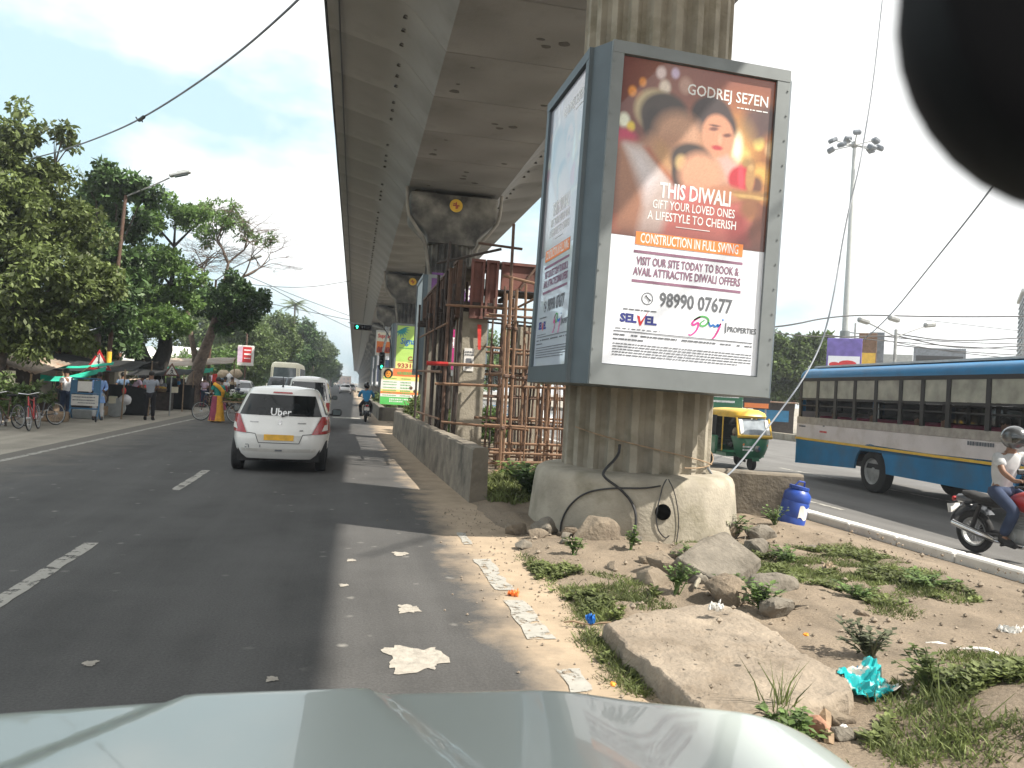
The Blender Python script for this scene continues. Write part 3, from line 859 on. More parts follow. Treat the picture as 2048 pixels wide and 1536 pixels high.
def godrej_print(o, w, h, detail=True):
    z = .0052
    ph = h*.58
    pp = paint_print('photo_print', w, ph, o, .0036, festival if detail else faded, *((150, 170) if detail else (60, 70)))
    pp.location = (0, h*.42, 0)
    T = lambda s, u, v, size, m, wd, bold=0., **k: text('lettering', s, size, M[m], o, u*w, v*h, z, wd*w if wd else None, bold, ext=.0003, **k)
    T('GODREJ SE7EN', .68, .925, .17, 'ink_white', .53, .002)
    d = B(); dashes(d, .74*w, .95*w, .892*h, .014, 3, z=z); d.obj('small_print', M['ink_white'], o)
    T('THIS DIWALI', .515, .580, .23, 'ink_white', .46, .006)
    T('GIFT YOUR LOVED ONES', .51, .533, .135, 'ink_white', .53, .001)
    T('A LIFESTYLE TO CHERISH', .505, .495, .135, 'ink_white', .57, .001)
    r = B(); rect(r, .40*w, .466*h, .62*w, .468*h, z, .002); r.obj('rule', M['ink_white'], o)
    r = B(); rect(r, .155*w, .395*h, .845*w, .437*h, .0045, .0015); r.obj('banner_strip', M['orange_sign'], o)
    text('lettering', 'CONSTRUCTION IN FULL SWING', .15, M['ink_white'], o, .5*w, .416*h, .0066, .63*w, .002, ext=.0003)
    r = B()
    for v in (.368, .272): rect(r, .15*w, v*h, .85*w, (v+.009)*h, .0035, .0008)
    r.obj('rule', M['ink_mauve'], o)
    T('VISIT OUR SITE TODAY TO BOOK &', .5, .342, .125, 'ink_mauve', .66, .003)
    T('AVAIL ATTRACTIVE DIWALI OFFERS', .5, .307, .125, 'ink_mauve', .69, .003)
    T('98990 07677', .565, .222, .215, 'ink_grey', .47, .005)
    r = B(); cx, cy = .255*w, .222*h
    for k in range(28):
        a, a2 = 2*math.pi*k/28, 2*math.pi*(k+1)/28
        r.add([(cx+q*math.cos(t), cy+q*math.sin(t), z) for q, t in ((.068, a), (.068, a2), (.058, a2), (.058, a))], [(0,1,2,3)])
    pts = [(cx-.024+.034*(1-math.cos(t)), cy+.03*math.cos(t*.95)+.004, z) for t in np.linspace(.25, 2.6, 9)]
    r.tube(pts, [.013,.011,.007,.006,.006,.006,.007,.011,.013], 6)
    r.obj('phone_icon', M['ink_grey'], o)
    text('lettering', 'SEL', .125, M['ink_navy'], o, .145*w, .152*h, z, .105*w, .006, ext=.0003)
    text('lettering', 'EL', .125, M['ink_navy'], o, .285*w, .150*h, z, .075*w, .006, ext=.0003)
    r = B(); r.add([(.198*w,.165*h,z),(.215*w,.163*h,z),(.224*w,.145*h,z),(.268*w,.182*h,z),(.226*w,.132*h,z),(.217*w,.132*h,z)], [(0,1,2,5),(2,3,4,5)]); r.obj('tick_mark', M['ink_red'], o)
    d = B(); dashes(d, .11*w, .32*w, .182*h, .014, 5, z=z); dashes(d, .07*w, .35*w, .118*h, .009, 6, .02, z=z); d.obj('small_print', M['ink_grey'], o)
    # three-colour handwritten signature
    def pen(pts, m, rad=.011):
        q = [(x*w, y*h, z) for x, y in pts]
        # smooth
        for _ in range(2):
            n = [q[0]]
            for i in range(len(q)-1):
                a, c = Vector(q[i]), Vector(q[i+1]); n += [tuple(a*.75+c*.25), tuple(a*.25+c*.75)]
            q = n+[q[-1]]
        B().add(*ribbon(q, rad)).obj('signature', M[m], o)
    pen([(.60,.180),(.57,.172),(.545,.155),(.56,.150),(.595,.165),(.585,.135),(.545,.115),(.53,.12)], 'ink_pink')
    pen([(.56,.168),(.60,.183),(.64,.182),(.66,.170),(.635,.152),(.605,.150),(.60,.160),(.63,.172)], 'ink_green')
    pen([(.655,.166),(.67,.150),(.685,.160),(.70,.150),(.72,.165),(.715,.150),(.735,.164)], 'ink_blue')
    pen([(.735,.166),(.725,.145),(.70,.118),(.685,.112)], 'ink_pink'); pen([(.745,.176),(.75,.180)], 'ink_blue')
    r = B(); rect(r, .765*w, .135*h, .772*w, .17*h, z, .002); r.obj('rule', M['ink_grey'], o)
    text('lettering', 'PROPERTIES', .085, M['ink_grey'], o, .875*w, .148*h, z, .19*w, .002, ext=.0003)
    r = B(); rect(r, .06*w, .108*h, .95*w, .1105*h, z, .002); r.obj('rule', M['ink_grey'], o)
    d = B()
    for k, (a, c, v, hh) in enumerate(((.06,.13,.097,.017),(.17,.21,.097,.017),(.23,.46,.097,.017),(.49,.71,.097,.017),(.74,.82,.097,.014),(.85,.87,.097,.014),(.90,.95,.097,.014),(.06,.25,.083,.016),
             (.06,.95,.068,.011),(.06,.95,.059,.011),(.06,.95,.050,.011),(.06,.95,.041,.011),(.06,.86,.032,.011))):
        dashes(d, a*w, c*w, v*h, hh, k+20, .008, z=z)
    d.obj('small_print', M['ink_grey'], o)

ax = ad_box('advert_box', 'grey metal advert box with the Diwali poster, wrapped round the nearest pier', (3.78, 9.8, 0), R(1.1), -1.29, .82, -1.95, -1.42, 1.0, .30, 1.76, 5.45)
W, Hh = 1.84, 3.32
po = poster(ax, plane_M((-1.29+.135, -1.95-.008, 1.99), (1,0,0), (0,0,1)), W, Hh, M['poster_white'], 'Diwali advert poster facing the traffic, brown picture over white text')
godrej_print(po, W, Hh)
Wl, Hl = 1.57, 3.34
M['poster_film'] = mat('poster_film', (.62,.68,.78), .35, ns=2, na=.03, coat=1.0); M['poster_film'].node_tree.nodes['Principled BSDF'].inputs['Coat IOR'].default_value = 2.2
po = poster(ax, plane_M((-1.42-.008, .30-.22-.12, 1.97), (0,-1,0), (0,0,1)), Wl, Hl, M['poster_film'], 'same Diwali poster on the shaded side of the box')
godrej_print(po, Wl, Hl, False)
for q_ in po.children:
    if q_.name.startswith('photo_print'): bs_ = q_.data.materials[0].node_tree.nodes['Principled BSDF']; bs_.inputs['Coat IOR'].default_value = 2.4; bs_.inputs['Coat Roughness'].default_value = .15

def box_on(i, label, z0, z1):
    y = PY[i]; t = ad_box('advert_box', label, (pier_x(y), y, 0), 0, -1.05, 1.3, -2.6, -1.2, 1.5, .8, z0, z1, -VY, .15)
    return t
t = box_on(1, 'tall grey advert box with a purple poster, high on the pier behind the scaffolding', 2.15, 6.1)
pp = poster(t, plane_M((-.92, -2.608, 2.4), (1,0,0), (0,0,1)), 2.1, 3.8, M['poster_purple'])
b = B()
for k in range(26): b.ell((random.uniform(.2, 1.9), random.uniform(2.6, 3.7), .012), (random.uniform(.04, .12),)*2+(.004,), 7, 4)
b.obj('print_pattern', M['ink_white'], pp)
pp2 = B(); rect(pp2, 0, 0, 2.1, 2.2, .006, .004); pp2.obj('print_panel', M['poster_magenta'], pp)
text('lettering', 'गुप्ता', .55, M['ink_white'], pp, 1.0, 1.1, .014)
text('lettering', '20 01', .3, M['ink_white'], pp, 1.0, .55, .014)
pl = poster(t, plane_M((-1.208, .5, 2.4), (0,-1,0), (0,0,1)), 2.75, 3.8, M['steel_light'])
t = box_on(2, 'grey advert box with lime and yellow poster reading CALL and phone numbers', 1.3, 6.05)
pw, ph = 2.15, 4.4
pp = poster(t, plane_M((-.92, -2.608, 1.5), (1,0,0), (0,0,1)), pw, ph, M['poster_lime'])
b = B(); rect(b, 0, 0, pw, ph*.42, .006, .003); b.obj('print_panel', M['poster_yellow'], pp)
b = B()
for q in np.linspace(-2.4, .3, 8):
    c = Vector((.28, 4.15, .012)); d = Vector((math.cos(q), math.sin(q), 0)); e = Vector((-d.y, d.x, 0))
    b.add([c, c+d*.3+e*.06, c+d*.62, c+d*.3-e*.06], [(0,1,2,3)])
b.obj('leaf_logo', M['ink_teal'], pp)
text('lettering', 'Signature', .62, M['ink_blue'], pp, pw*.57, 3.3, .012, 1.95, .012, shear=.15)
b = B(); dashes(b, .2, 2.0, 2.82, .07, 3, z=.012); b.obj('small_print', M['ink_green'], pp)
text('lettering', 'CALL', .42, M['ink_maroon'], pp, 1.35, 2.08, .012, 1.0, .014)
b = B(); rect(b, .85, 1.83, 1.85, 1.865, .012, .003); b.obj('rule', M['ink_maroon'], pp)
text('lettering', '9331021', .42, M['ink_maroon'], pp, 1.05, 1.56, .012, 1.75, .014)
text('lettering', '9831700', .42, M['ink_maroon'], pp, 1.05, 1.08, .012, 1.8, .014)
# ------------------------------------------------------------------ the car the picture is taken from
t = thing('car', 'pale silver bonnet of the car the photo is taken from, wet looking and creased', 'car', (0, 0, 0))
HX = [-.95,-.85,-.6,-.3,.1,.45,.52,.6,.75,.9,1.0,1.06]
HZ = [.99,1.02,1.043,1.045,1.046,1.046,1.040,1.030,1.020,1.012,.97,.86]
HY = [1.44,1.50,1.55,1.578,1.585,1.585,1.575,1.56,1.535,1.50,1.40,1.22]
def hood(u, v):
    x = -.95+2.01*u; s = v
    ze = sum(float(np.interp(x+d, HX, HZ)) for d in (-.05, -.025, 0, .025, .05))/5
    ye = sum(float(np.interp(x+d, HX, HY)) for d in (-.05, -.025, 0, .025, .05))/5-.07
    if s < .7: y = .55+(ye-.55)*(s/.7); drop = 0
    else:
        a = (s-.7)/.3*math.pi/2; y = ye+.16*math.sin(a); drop = .34*(1-math.cos(a))
    z = ze-.003 + .035*max(0, 1.5-y)
    cl = -.24-.70*(1.57-y); cr = .08+.37*(1.57-y)
    def st(q): q = min(1, max(0, q)); return q*q*(3-2*q)
    z += .014*st((x-cl)/.04+.5)*st((cr-x)/.04+.5)
    return (x, y, z-drop)
b = B(); b.grid(hood, 90, 70)
b.obj('bonnet', M['hood_paint'], t, smooth=70)
b = B()
b.rbox((.07, 1.15, .6), (1.74, .75, .55), .08); b.obj('front_body', M['hood_paint'], t, smooth=40)
b = B(); b.rbox((.07, .50, 1.0), (1.6, .16, .04), .015); b.obj('wiper_cowl', M['black_plastic'], t)
for sx in (-1, 1):
    b = B(); b.lathe([(.2, -.1), (.33, -.09), (.34, 0), (.33, .09), (.2, .1)], 24, (.07+sx*.80, 1.05, .34), axis='X'); b.obj('wheel', M['black_rubber'], t, smooth=40)
# rear-view mirror just in front of the lens
CR = rot
def camP(px, py, d): return Vector((0, 0, 1.65)) + CR @ Vector(((px-1024)/1538*d, -(py-768)/1538*d, -d))
mc = camP(2411, -95, .115)
ux = (CR @ Vector((1, .02, 0))).normalized(); uf = (CR @ Vector((0, 0, -1))).normalized(); uu = ux.cross(uf)*1
mr_ = thing('rear_view_mirror', 'blurred black rounded rear-view mirror at the top right corner', 'mirror', tuple(mc))
Mm = Matrix((ux, uf, ux.cross(uf))).transposed().to_4x4()
b = B(); rings = []
for d, y in ((.9, -.003), (1.0, 0), (1.0, .012), (.85, .026), (.4, .034)):
    r = .0396*d; ring = []
    for k in range(17): q = math.pi/2+math.pi*k/16; ring.append(Mm @ Vector((r*math.cos(q), y, r*math.sin(q))))
    for k in range(17): q = -math.pi/2+math.pi*k/16; ring.append(Mm @ Vector((.17+r*math.cos(q), y, r*math.sin(q))))
    rings.append(ring)
b.loft(rings); b.obj('housing', M['mirror_black'], mr_, smooth=40)
B().tube([Mm @ Vector((.085, .03, .01)), Mm @ Vector((.085, .09, .06)), Mm @ Vector((.085, .14, .09))], .008, 8).obj('stem', M['black_plastic'], mr_)

# ------------------------------------------------------------------ low walls and barriers of the median
def wall(name, label, pts, h, th, m, z0=-.1, cat='wall', jag=.012):
    t = thing(name, label, cat, (pts[0][0], pts[0][1], 0))
    p0 = Vector((pts[0][0], pts[0][1], 0))
    for i in range(len(pts)-1):
        a, c = Vector((*pts[i], 0))-p0, Vector((*pts[i+1], 0))-p0
        d = (c-a); L_ = d.length; d.normalize(); nrm = Vector((-d.y, d.x, 0))
        n = max(2, int(L_/.5)); rings = []
        for k in range(n+1):
            p = a+d*(L_*k/n); j = lambda: random.uniform(-jag, jag)
            w = th/2
            rings.append([p-nrm*(w+.02)+Vector((0,0,z0)), p-nrm*(w+j())+Vector((0,0,h*.5)), p-nrm*(w+j())+Vector((0,0,h-.03)), p-nrm*(w-.03+j())+Vector((0,0,h+j())),
                          p+nrm*(w-.03+j())+Vector((0,0,h+j())), p+nrm*(w+j())+Vector((0,0,h-.03)), p+nrm*(w+.02)+Vector((0,0,z0))])
        B().loft(rings).obj('wall_section', m, t)
    return t
wall('median_wall', 'low weathered concrete wall along the right edge of the left road', [(2.0, 11.1), (1.86, 17), (1.78, 26.0)], .80, .24, M['concrete_wall'])
wall('median_wall', 'far low dark planter wall turned across the median beside the blue-shirted rider', [(4.4, 35.6), (1.75, 35.6), (1.75, 58)], .62, .3, M['concrete_dark'])
wall('concrete_barrier', 'thick concrete road barrier running from the pedestal to the right kerb', [(4.8, 10.95), (6.72, 10.3)], .66, .34, M['concrete_wall'], -.25, 'barrier')
b = B()
t = thing('drum', 'dented blue plastic drum leaning on the concrete barrier, torn white label', 'drum', (6.33, 9.93, -.10))
t.rotation_euler = (.10, .16, .3)
b.lathe([(.0, 0), (.165, 0), (.185, .03), (.19, .18), (.182, .2), (.19, .22), (.19, .40), (.182, .42), (.19, .44), (.185, .53), (.14, .58), (.12, .6), (.0, .6)], 24, cap=False); b.obj('drum_body', M['drum_blue'], t, smooth=40)
b = B(); b.lathe([(.13, .6), (.14, .6), (.14, .64), (.0, .65)], 18, cap=False); b.obj('lid', M['drum_blue'], t)
b = B()
def lab(u, v): q = R(-118+50*u); r = .192+.002*math.sin(9*u+5*v); return (r*math.cos(q), r*math.sin(q), .2+.17*v+.02*math.sin(7*u))
b.grid(lab, 8, 4); b.obj('label_paper', M['paper'], t)
b = B(); b.tube([(.1, 0, .63), (.06, -.02, .71), (-.06, -.02, .71), (-.1, 0, .63)], .012, 6); b.obj('handle', M['drum_blue'], t)

# ------------------------------------------------------------------ ropes and hoses on the first pier
def strand(name, label, pts, r, m, cat, group=None, sub=3):
    q = [Vector(p) for p in pts]
    for _ in range(sub):
        n = [q[0]]
        for i in range(len(q)-1): n += [q[i]*.75+q[i+1]*.25, q[i]*.25+q[i+1]*.75]
        q = n+[q[-1]]
    b = B(); b.tube(q, r, 6); o = b.obj(name, m, smooth=60)
    return tag(o, label, cat, group)
def around(c, r, a0, a1, z0, z1, n=12, sag=0):
    return [(c[0]+r*math.cos(R(a0+(a1-a0)*k/n)), c[1]+r*math.sin(R(a0+(a1-a0)*k/n)), z0+(z1-z0)*k/n-sag*math.sin(math.pi*k/n)) for k in range(n+1)]
pc = (3.88, 9.8)
def on_ped(pts, off=.02):
    """points on the pedestal face: degrees right of the line to the camera, height"""
    out_ = []
    for dl, z in pts:
        a = R(-111.5+dl); r = 1.365-.09*max(0, z)+off; out_.append((3.80+r*math.cos(a), 9.63+r*math.sin(a), z-.06))
    return out_
strand('rope', 'thin pale rope slung round the fluted foot of the nearest pier', around(pc, 1.03, 200, 320, 1.25, .86), .009, M['wood'], 'rope')
strand('rope', 'second loose cord drooping low round the right foot of the nearest pier', around(pc, 1.02, 285, 350, .83, 1.0, sag=.06), .008, M['wood'], 'rope')
strand('hose', 'thick black hose hanging in a large loop on the face of the pedestal',
       [(3.3,8.85,1.08),(3.26,8.76,.95)]+on_ped([(-16,.83),(-14,.76),(-6,.66),(1,.5),(3,.3),(1,.1),(-5,.03),(-10,.02)], .03), .017, M['cable'], 'hose')
strand('hose', 'thin grey wire arching across the shaded left face of the pedestal', on_ped([(14,.72),(6,.68),(-10,.66),(-24,.58),(-33,.4),(-37,.2),(-37,.05)]), .011, M['cable'], 'wire')
strand('wire', 'bent wire hanging beside the drain hole of the pedestal', on_ped([(17,.80),(15,.72),(14,.6),(12,.4),(13,.22),(17,.12),(19,.16)]), .007, M['cable'], 'wire')
strand('wire', 'straight dark wire dangling right of the drain hole', on_ped([(18,.80),(21,.68),(23,.5),(24,.3),(23,.12),(22,.0)]), .006, M['cable'], 'wire')

# ------------------------------------------------------------------ rubble, slabs, litter
def rock(label, loc, dim, seed, rz=0, m='rock_brown', rx=0, ry=0, group=None, n=16, name='boulder', cat='rock', sub=2):
    rr = random.Random(seed); bm = bmesh.new()
    if n == 0:
        for c in ((-1,-1,-1),(1,-1,-1),(1,1,-1),(-1,1,-1),(-1,-1,1),(1,-1,1),(1,1,1),(-1,1,1),(0,-1.15,1),(.2,1.1,1),(0,-1.15,-1)): bm.verts.new(tuple(.5*q*d*rr.uniform(.72, 1.08) for q, d in zip(c, dim)))
    for _ in range(n):
        v = Vector((rr.gauss(0,1), rr.gauss(0,1), rr.gauss(0,1))).normalized()
        k = max(abs(v.x), abs(v.y), abs(v.z))
        v = v*(.55+.45/k)*.62
        bm.verts.new((v.x*dim[0], v.y*dim[1], v.z*dim[2]))
    bmesh.ops.convex_hull(bm, input=bm.verts[:])
    for v in [v for v in bm.verts if not v.link_faces]: bm.verts.remove(v)
    bmesh.ops.bevel(bm, geom=bm.edges[:], offset=min(dim)*.05, segments=1, affect='EDGES', profile=.5)
    bmesh.ops.triangulate(bm, faces=bm.faces[:])
    for _ in range(sub): bmesh.ops.subdivide_edges(bm, edges=[e for e in bm.edges if e.calc_length() > min(dim)*.12], cuts=1, use_grid_fill=True)
    bm.normal_update()
    for v in bm.verts: v.co += v.normal*(noise3(v.co, 9/max(dim)*1.2, seed)*.045+noise3(v.co, 27/max(dim), seed+4)*.03)*min(dim)
    me = bpy.data.meshes.new(name); bm.to_mesh(me); bm.free(); me.materials.append(M[m])
    me.polygons.foreach_set('use_smooth', [True]*len(me.polygons)); me.set_sharp_from_angle(angle=R(35))
    o = bpy.data.objects.new(name, me); COL.objects.link(o); o.location = (loc[0], loc[1], loc[2]+(ped_dip(loc[0], loc[1]) if name == 'boulder' else 0)); o.rotation_euler = (rx, ry, rz)
    return tag(o, label, cat, group)
rock('angular pale boulder leaning against the left foot of the pedestal', (2.78, 8.12, .12), (.58, .4, .42), 3, .3)
rock('small grey-white stone left of the angular boulder by the pedestal', (2.36, 8.6, .10), (.30, .25, .26), 5, .8, 'rock_grey')
rock('brown lump of earth at the pale road edge left of the pedestal', (2.05, 8.75, .07), (.24, .2, .14), 9)
rock('dark flat stone on the sandy verge in front of the small white stone', (1.93, 7.9, .05), (.17, .14, .09), 12, .5, 'rock_grey')
rock('tilted broken concrete slab standing on edge behind the big flat slab', (3.45, 6.5, .19), (.78, .52, .17), 24, .50, 'rock_grey', .42, -.22, n=0, sub=2)
rock('flat pale stone between the pedestal and the tilted slab', (3.62, 7.4, .09), (.50, .34, .16), 14, .2)
rock('dark round stone in the weeds behind the tilted slab', (4.42, 7.55, .11), (.24, .22, .22), 16, .7, 'rock_grey')
rock('pale pointed stone lying in the grass right of the dark round stone', (4.66, 7.5, .07), (.26, .2, .16), 18, .2)
rock('brown earth-crusted block left of the tilted slab', (2.98, 6.7, .10), (.36, .3, .22), 23, 1.0)
rock('half-buried block beside the grass left of the tilted slab', (2.72, 6.3, .07), (.30, .24, .18), 26, 1.4)
rock('grey stone on the far grass near the blue drum', (5.15, 8.7, .08), (.36, .28, .2), 29, .3, 'rock_grey')
rock('brown boulder peeping from behind the far grass', (4.75, 8.75, .09), (.42, .28, .24), 31, .9)
rock('rounded dirt clod behind the right end of the big slab', (3.18, 5.75, .10), (.42, .32, .26), 33, .2, 'dirt')
rock('dark pitted lump between the weed tuft and the dirt clod', (3.35, 5.35, .08), (.24, .2, .17), 36, .5, 'rock_grey')
rock('crumbly pale concrete lump with pebbles beyond the dirt clod', (3.72, 6.05, .08), (.40, .26, .2), 38, .1, 'rock_grey')
rock('grey pebble on the bare dirt right of the grass', (4.05, 5.3, .06), (.10, .08, .08), 41)
rock('small upright stone at the near left corner of the big slab', (1.86, 3.52, .06), (.12, .1, .14), 43)
rock('small brick-coloured chip under the near edge of the big slab', (2.42, 3.44, .06), (.10, .14, .09), 44, .4, 'brick')
rock('earth-brown block under the right corner of the big slab', (2.56, 3.5, .07), (.12, .15, .13), 45, .9)
rock('broken grey chunk right of the wooden stake', (2.50, 3.36, .05), (.14, .1, .08), 46, .2, 'rock_grey')
rock('stone beside the turquoise wrapper', (2.80, 3.86, .07), (.16, .13, .12), 47, .2)

for k, (x, y, d, c_) in enumerate(((2.2,8.35,.16,'a'),(2.5,8.25,.12,'b'),(2.62,8.5,.2,'c'),(3.25,8.0,.13,'d'),(3.05,7.2,.15,'e'),(3.8,7.0,.17,'f'),(4.15,7.2,.14,'g'),(4.0,7.75,.2,'h'),(2.6,6.85,.14,'i'),(3.1,6.25,.16,'j'),(4.3,8.2,.18,'k'),(2.4,7.9,.1,'l'),(3.6,5.6,.12,'m'),(5.3,7.9,.13,'n'))):
    rock(('chip left of the small white stone','chip between white stone and boulder','lump behind the angular boulder','chip at the foot of the pedestal under the hose','chip in the dirt below the thin weed','block right behind the tilted slab','lump in the grass right of the tilted slab','stone under the dark weeds at the pedestal','chip left of the earth-crusted block','chip tucked under the tilted slab','stone against the right foot of the pedestal','small chip beside the leafy weed','chip on bare dirt behind the clod','stone in the far grass before the drum')[k], (x, y, med_z(x, y)+d*.12), (d*1.3, d, d*.75), 60+k, k*.7, ('rock_brown', 'rock_grey')[k % 2], n=11, name='rubble_chip', sub=1)
# the big flat slab
out = [(1.80,4.95),(2.05,5.14),(2.27,5.26),(2.6,5.34),(2.87,5.40),(2.95,5.03),(2.90,4.6),(2.84,4.22),(2.84,3.85),(2.74,3.60),(2.5,3.5),(2.22,3.47),(2.0,3.42),(1.82,3.45),(1.80,3.95),(1.77,4.45)]
def slab():
    n = len(out); rr = random.Random(5); dense = []
    for i in range(n):
        a, c = Vector((*out[i], 0)), Vector((*out[(i+1) % n], 0))
        for k in range(6):
            p = a.lerp(c, k/6); p += Vector((rr.uniform(-.014, .014), rr.uniform(-.014, .014), 0)); dense.append(p)
    cen = sum(dense, Vector())/len(dense); rings = []
    def top(p): return .17+.03*(p.x-1.8)+.012*noise3(p, 4)+.006*noise3(p, 13, 3)+.05*(4.4-p.y)*.3
    for s, dz, base in ((1.0, None, -.04), (1.012, None, .06), (1.0, -.035, None), (.985, -.008, None), (.96, 0, None)):
        ring = []
        for p in dense:
            q = cen+(p-cen)*(s+rr.uniform(-.006, .006)); z = base+rr.uniform(-.015, .015) if base is not None else top(q)+dz+rr.uniform(-.006, .006)
            ring.append((q.x, q.y, z))
        rings.append(ring)
    b = B(); b.loft(rings, cap=False)
    from mathutils.geometry import delaunay_2d_cdt
    edge = rings[-1]; n_ = len(edge); pts = [Vector((p[0], p[1])) for p in edge]; inner = []
    tries = 0
    while len(inner) < 700 and tries < 9000:
        tries += 1
        s_ = rr.random()**.5*.97; k_ = rr.randrange(n_); q = cen.lerp(Vector((*edge[k_][:2], 0)), s_); q = Vector((q.x+rr.uniform(-.03, .03), q.y+rr.uniform(-.03, .03)))
        if all((q-w).length > .035 for w in inner[-250:]): inner.append(q)
    res = delaunay_2d_cdt(pts+inner, [(k, (k+1) % n_) for k in range(n_)], [], 1, 1e-5)
    vs = []
    for k, p in enumerate(res[0]):
        o_ = res[3][k][0] if res[3][k] else n_
        z = edge[o_][2] if o_ < n_ else top(Vector((p.x, p.y, 0)))+.008*noise3((p.x, p.y, 0), 26, 2)+rr.uniform(-.003, .003)-(.018 if rr.random() < .03 else 0)
        vs.append((p.x, p.y, z))
    b.add(vs, [tuple(f) for f in res[2]])
    return b.obj('concrete_slab', M['rubble'], smooth=50)
sl_ = slab(); sl_.location.z = -.045
tag(sl_, 'large flat broken concrete slab lying at the roadside in the foreground', 'slab')

# litter
def wrapper(name, label, loc, w, h, m, seed, rz=0, cat='litter', lift=.10):
    b = B(); rr = random.Random(seed)
    def f(u, v):
        return (w*(u-.5)+.02*math.sin(7*v+seed), h*(v-.5)+.02*math.sin(8*u), lift*(.45+.5*math.sin(5*u+2.5*v+seed)*math.sin(4*v-2*u))+.015*math.sin(23*u+17*v)+.012*math.sin(31*v-9*u))
    b.grid(f, 16, 14); o = b.obj(name, m, smooth=30); o.location = loc; o.rotation_euler = (R(18), R(-8), rz)
    sol = o.modifiers.new('thickness', 'SOLIDIFY'); sol.thickness = .002
    return tag(o, label, cat)
M['wrapper'] = mat('wrapper', (.02,.40,.42), .3, ns=9, na=.2, col2=(.62,.56,.5), stains=(9, .55, .6))
wrapper('snack_wrapper', 'crumpled turquoise foil wrapper lying in the dirt at lower right', (2.97, 3.80, .10), .30, .24, M['wrapper'], 2, .35)
wrapper('plastic_scrap', 'blue plastic scrap beside the leafy weed at the slab corner', (3.10, 4.02, .06), .13, .10, M['cloth_blue'], 5, .5, lift=.04)
wrapper('paper_scrap', 'white paper scrap on top of the big slab', (2.62, 4.95, .225), .10, .045, M['paper'], 8, .2, lift=.008)
wrapper('paper_scrap', 'pale torn paper on the far grass right of the tilted slab', (4.85, 6.85, .07), .14, .09, M['cloth_tan'], 9, .6, lift=.03)
wrapper('paper_scrap', 'pale scrap near the right kerb on bare dirt', (5.0, 4.85, .06), .16, .07, M['paper'], 11, -.3, lift=.03)
wrapper('plastic_scrap', 'tiny blue scrap at the top left corner of the big slab', (1.80, 5.22, .05), .035, .03, M['ink_blue'], 12, lift=.04)
wrapper('plastic_scrap', 'little orange scrap between two edge marks on the sand', (1.43, 6.08, .015), .06, .035, M['orange_sign'], 13, lift=.008)
def stick(label, a, c, r, m='wood', name='stick', cat='stick'):
    a, c = Vector(a), Vector(c); b = B(); n = 6
    b.tube([a.lerp(c, k/n)+Vector((0, 0, .012*math.sin(k*1.7))) for k in range(n+1)], [r*(.8+.4*math.sin(k*2.1)**2) for k in range(n+1)], 6)
    return tag(b.obj(name, M[m]), label, cat)
stick('bleached white bone-like stick on the bare dirt at right', (4.05, 4.62, .06), (4.45, 4.42, .06), .015, 'white_dirty')
stick('long grey plank end in the grass at the right edge', (3.72, 3.98, .10), (4.6, 3.82, .14), .025)
stick('flat driftwood piece lying left of the long plank', (3.42, 4.05, .07), (3.85, 3.95, .08), .03)
stick('short wooden stake leaning below the right corner of the slab', (2.38, 3.30, .03), (2.52, 3.55, .1), .028)
stick('grey stick lying between the tilted slab and the earth-crusted block', (2.95, 5.95, .1), (3.28, 6.45, .16), .018, 'concrete_old')
stick('yellow straw lying along the top edge of the grass strip', (1.62, 5.28, .03), (1.98, 5.12, .06), .008)
for k, (x, y, lab_) in enumerate(((1.52, 3.98, 'orange marigold bloom in the grass strip by the slab'), (2.98, 4.42, 'orange and white marigold scrap at the right rim of the slab'), (2.5, 3.36, 'white petal scrap among the chips below the slab'))):
    b = B(); b.ell((0, 0, 0), (.018, .018, .011), 9, 5, jit=.25)
    o = b.obj('marigold', M['marigold'] if k < 2 else M['paper']); o.location = (x, y, .09 if k != 1 else .2); tag(o, lab_, 'flower' if k < 2 else 'litter')
# pebbles and gravel: nobody could count them
b = B(); rr = random.Random(3)
ico = [(0,0,1),(.9,0,.3),(.28,.85,.3),(-.72,.53,.3),(-.72,-.53,.3),(.28,-.85,.3),(0,0,-.6)]
icf = [(0,1,2),(0,2,3),(0,3,4),(0,4,5),(0,5,1),(6,2,1),(6,3,2),(6,4,3),(6,5,4),(6,1,5)]
for k in range(1900):
    if k < 650: x, y, s = rr.gauss(1.75, .35), rr.uniform(3.2, 10.5), rr.uniform(.004, .014)
    else: x, y, s = rr.uniform(1.9, 7.2), rr.uniform(2.6, 9.6), rr.uniform(.004, .034)*rr.random()**1.3+.003
    if 1.78 < x < 2.9 and 3.4 < y < 5.4 and k % 3: continue
    z = max(0, med_z(x, y)) + s*.3
    if 1.85 < x < 2.85 and 3.5 < y < 5.2: z = .2
    j = [rr.uniform(.7, 1.3) for _ in range(3)]
    b.add([(x+v[0]*s*j[0], y+v[1]*s*j[1], z+v[2]*s*j[2]) for v in ico], icf)
o = b.obj('gravel', M['rubble']); tag(o, 'scattered pebbles and crumbs over the dirt median', 'gravel', kind='stuff')

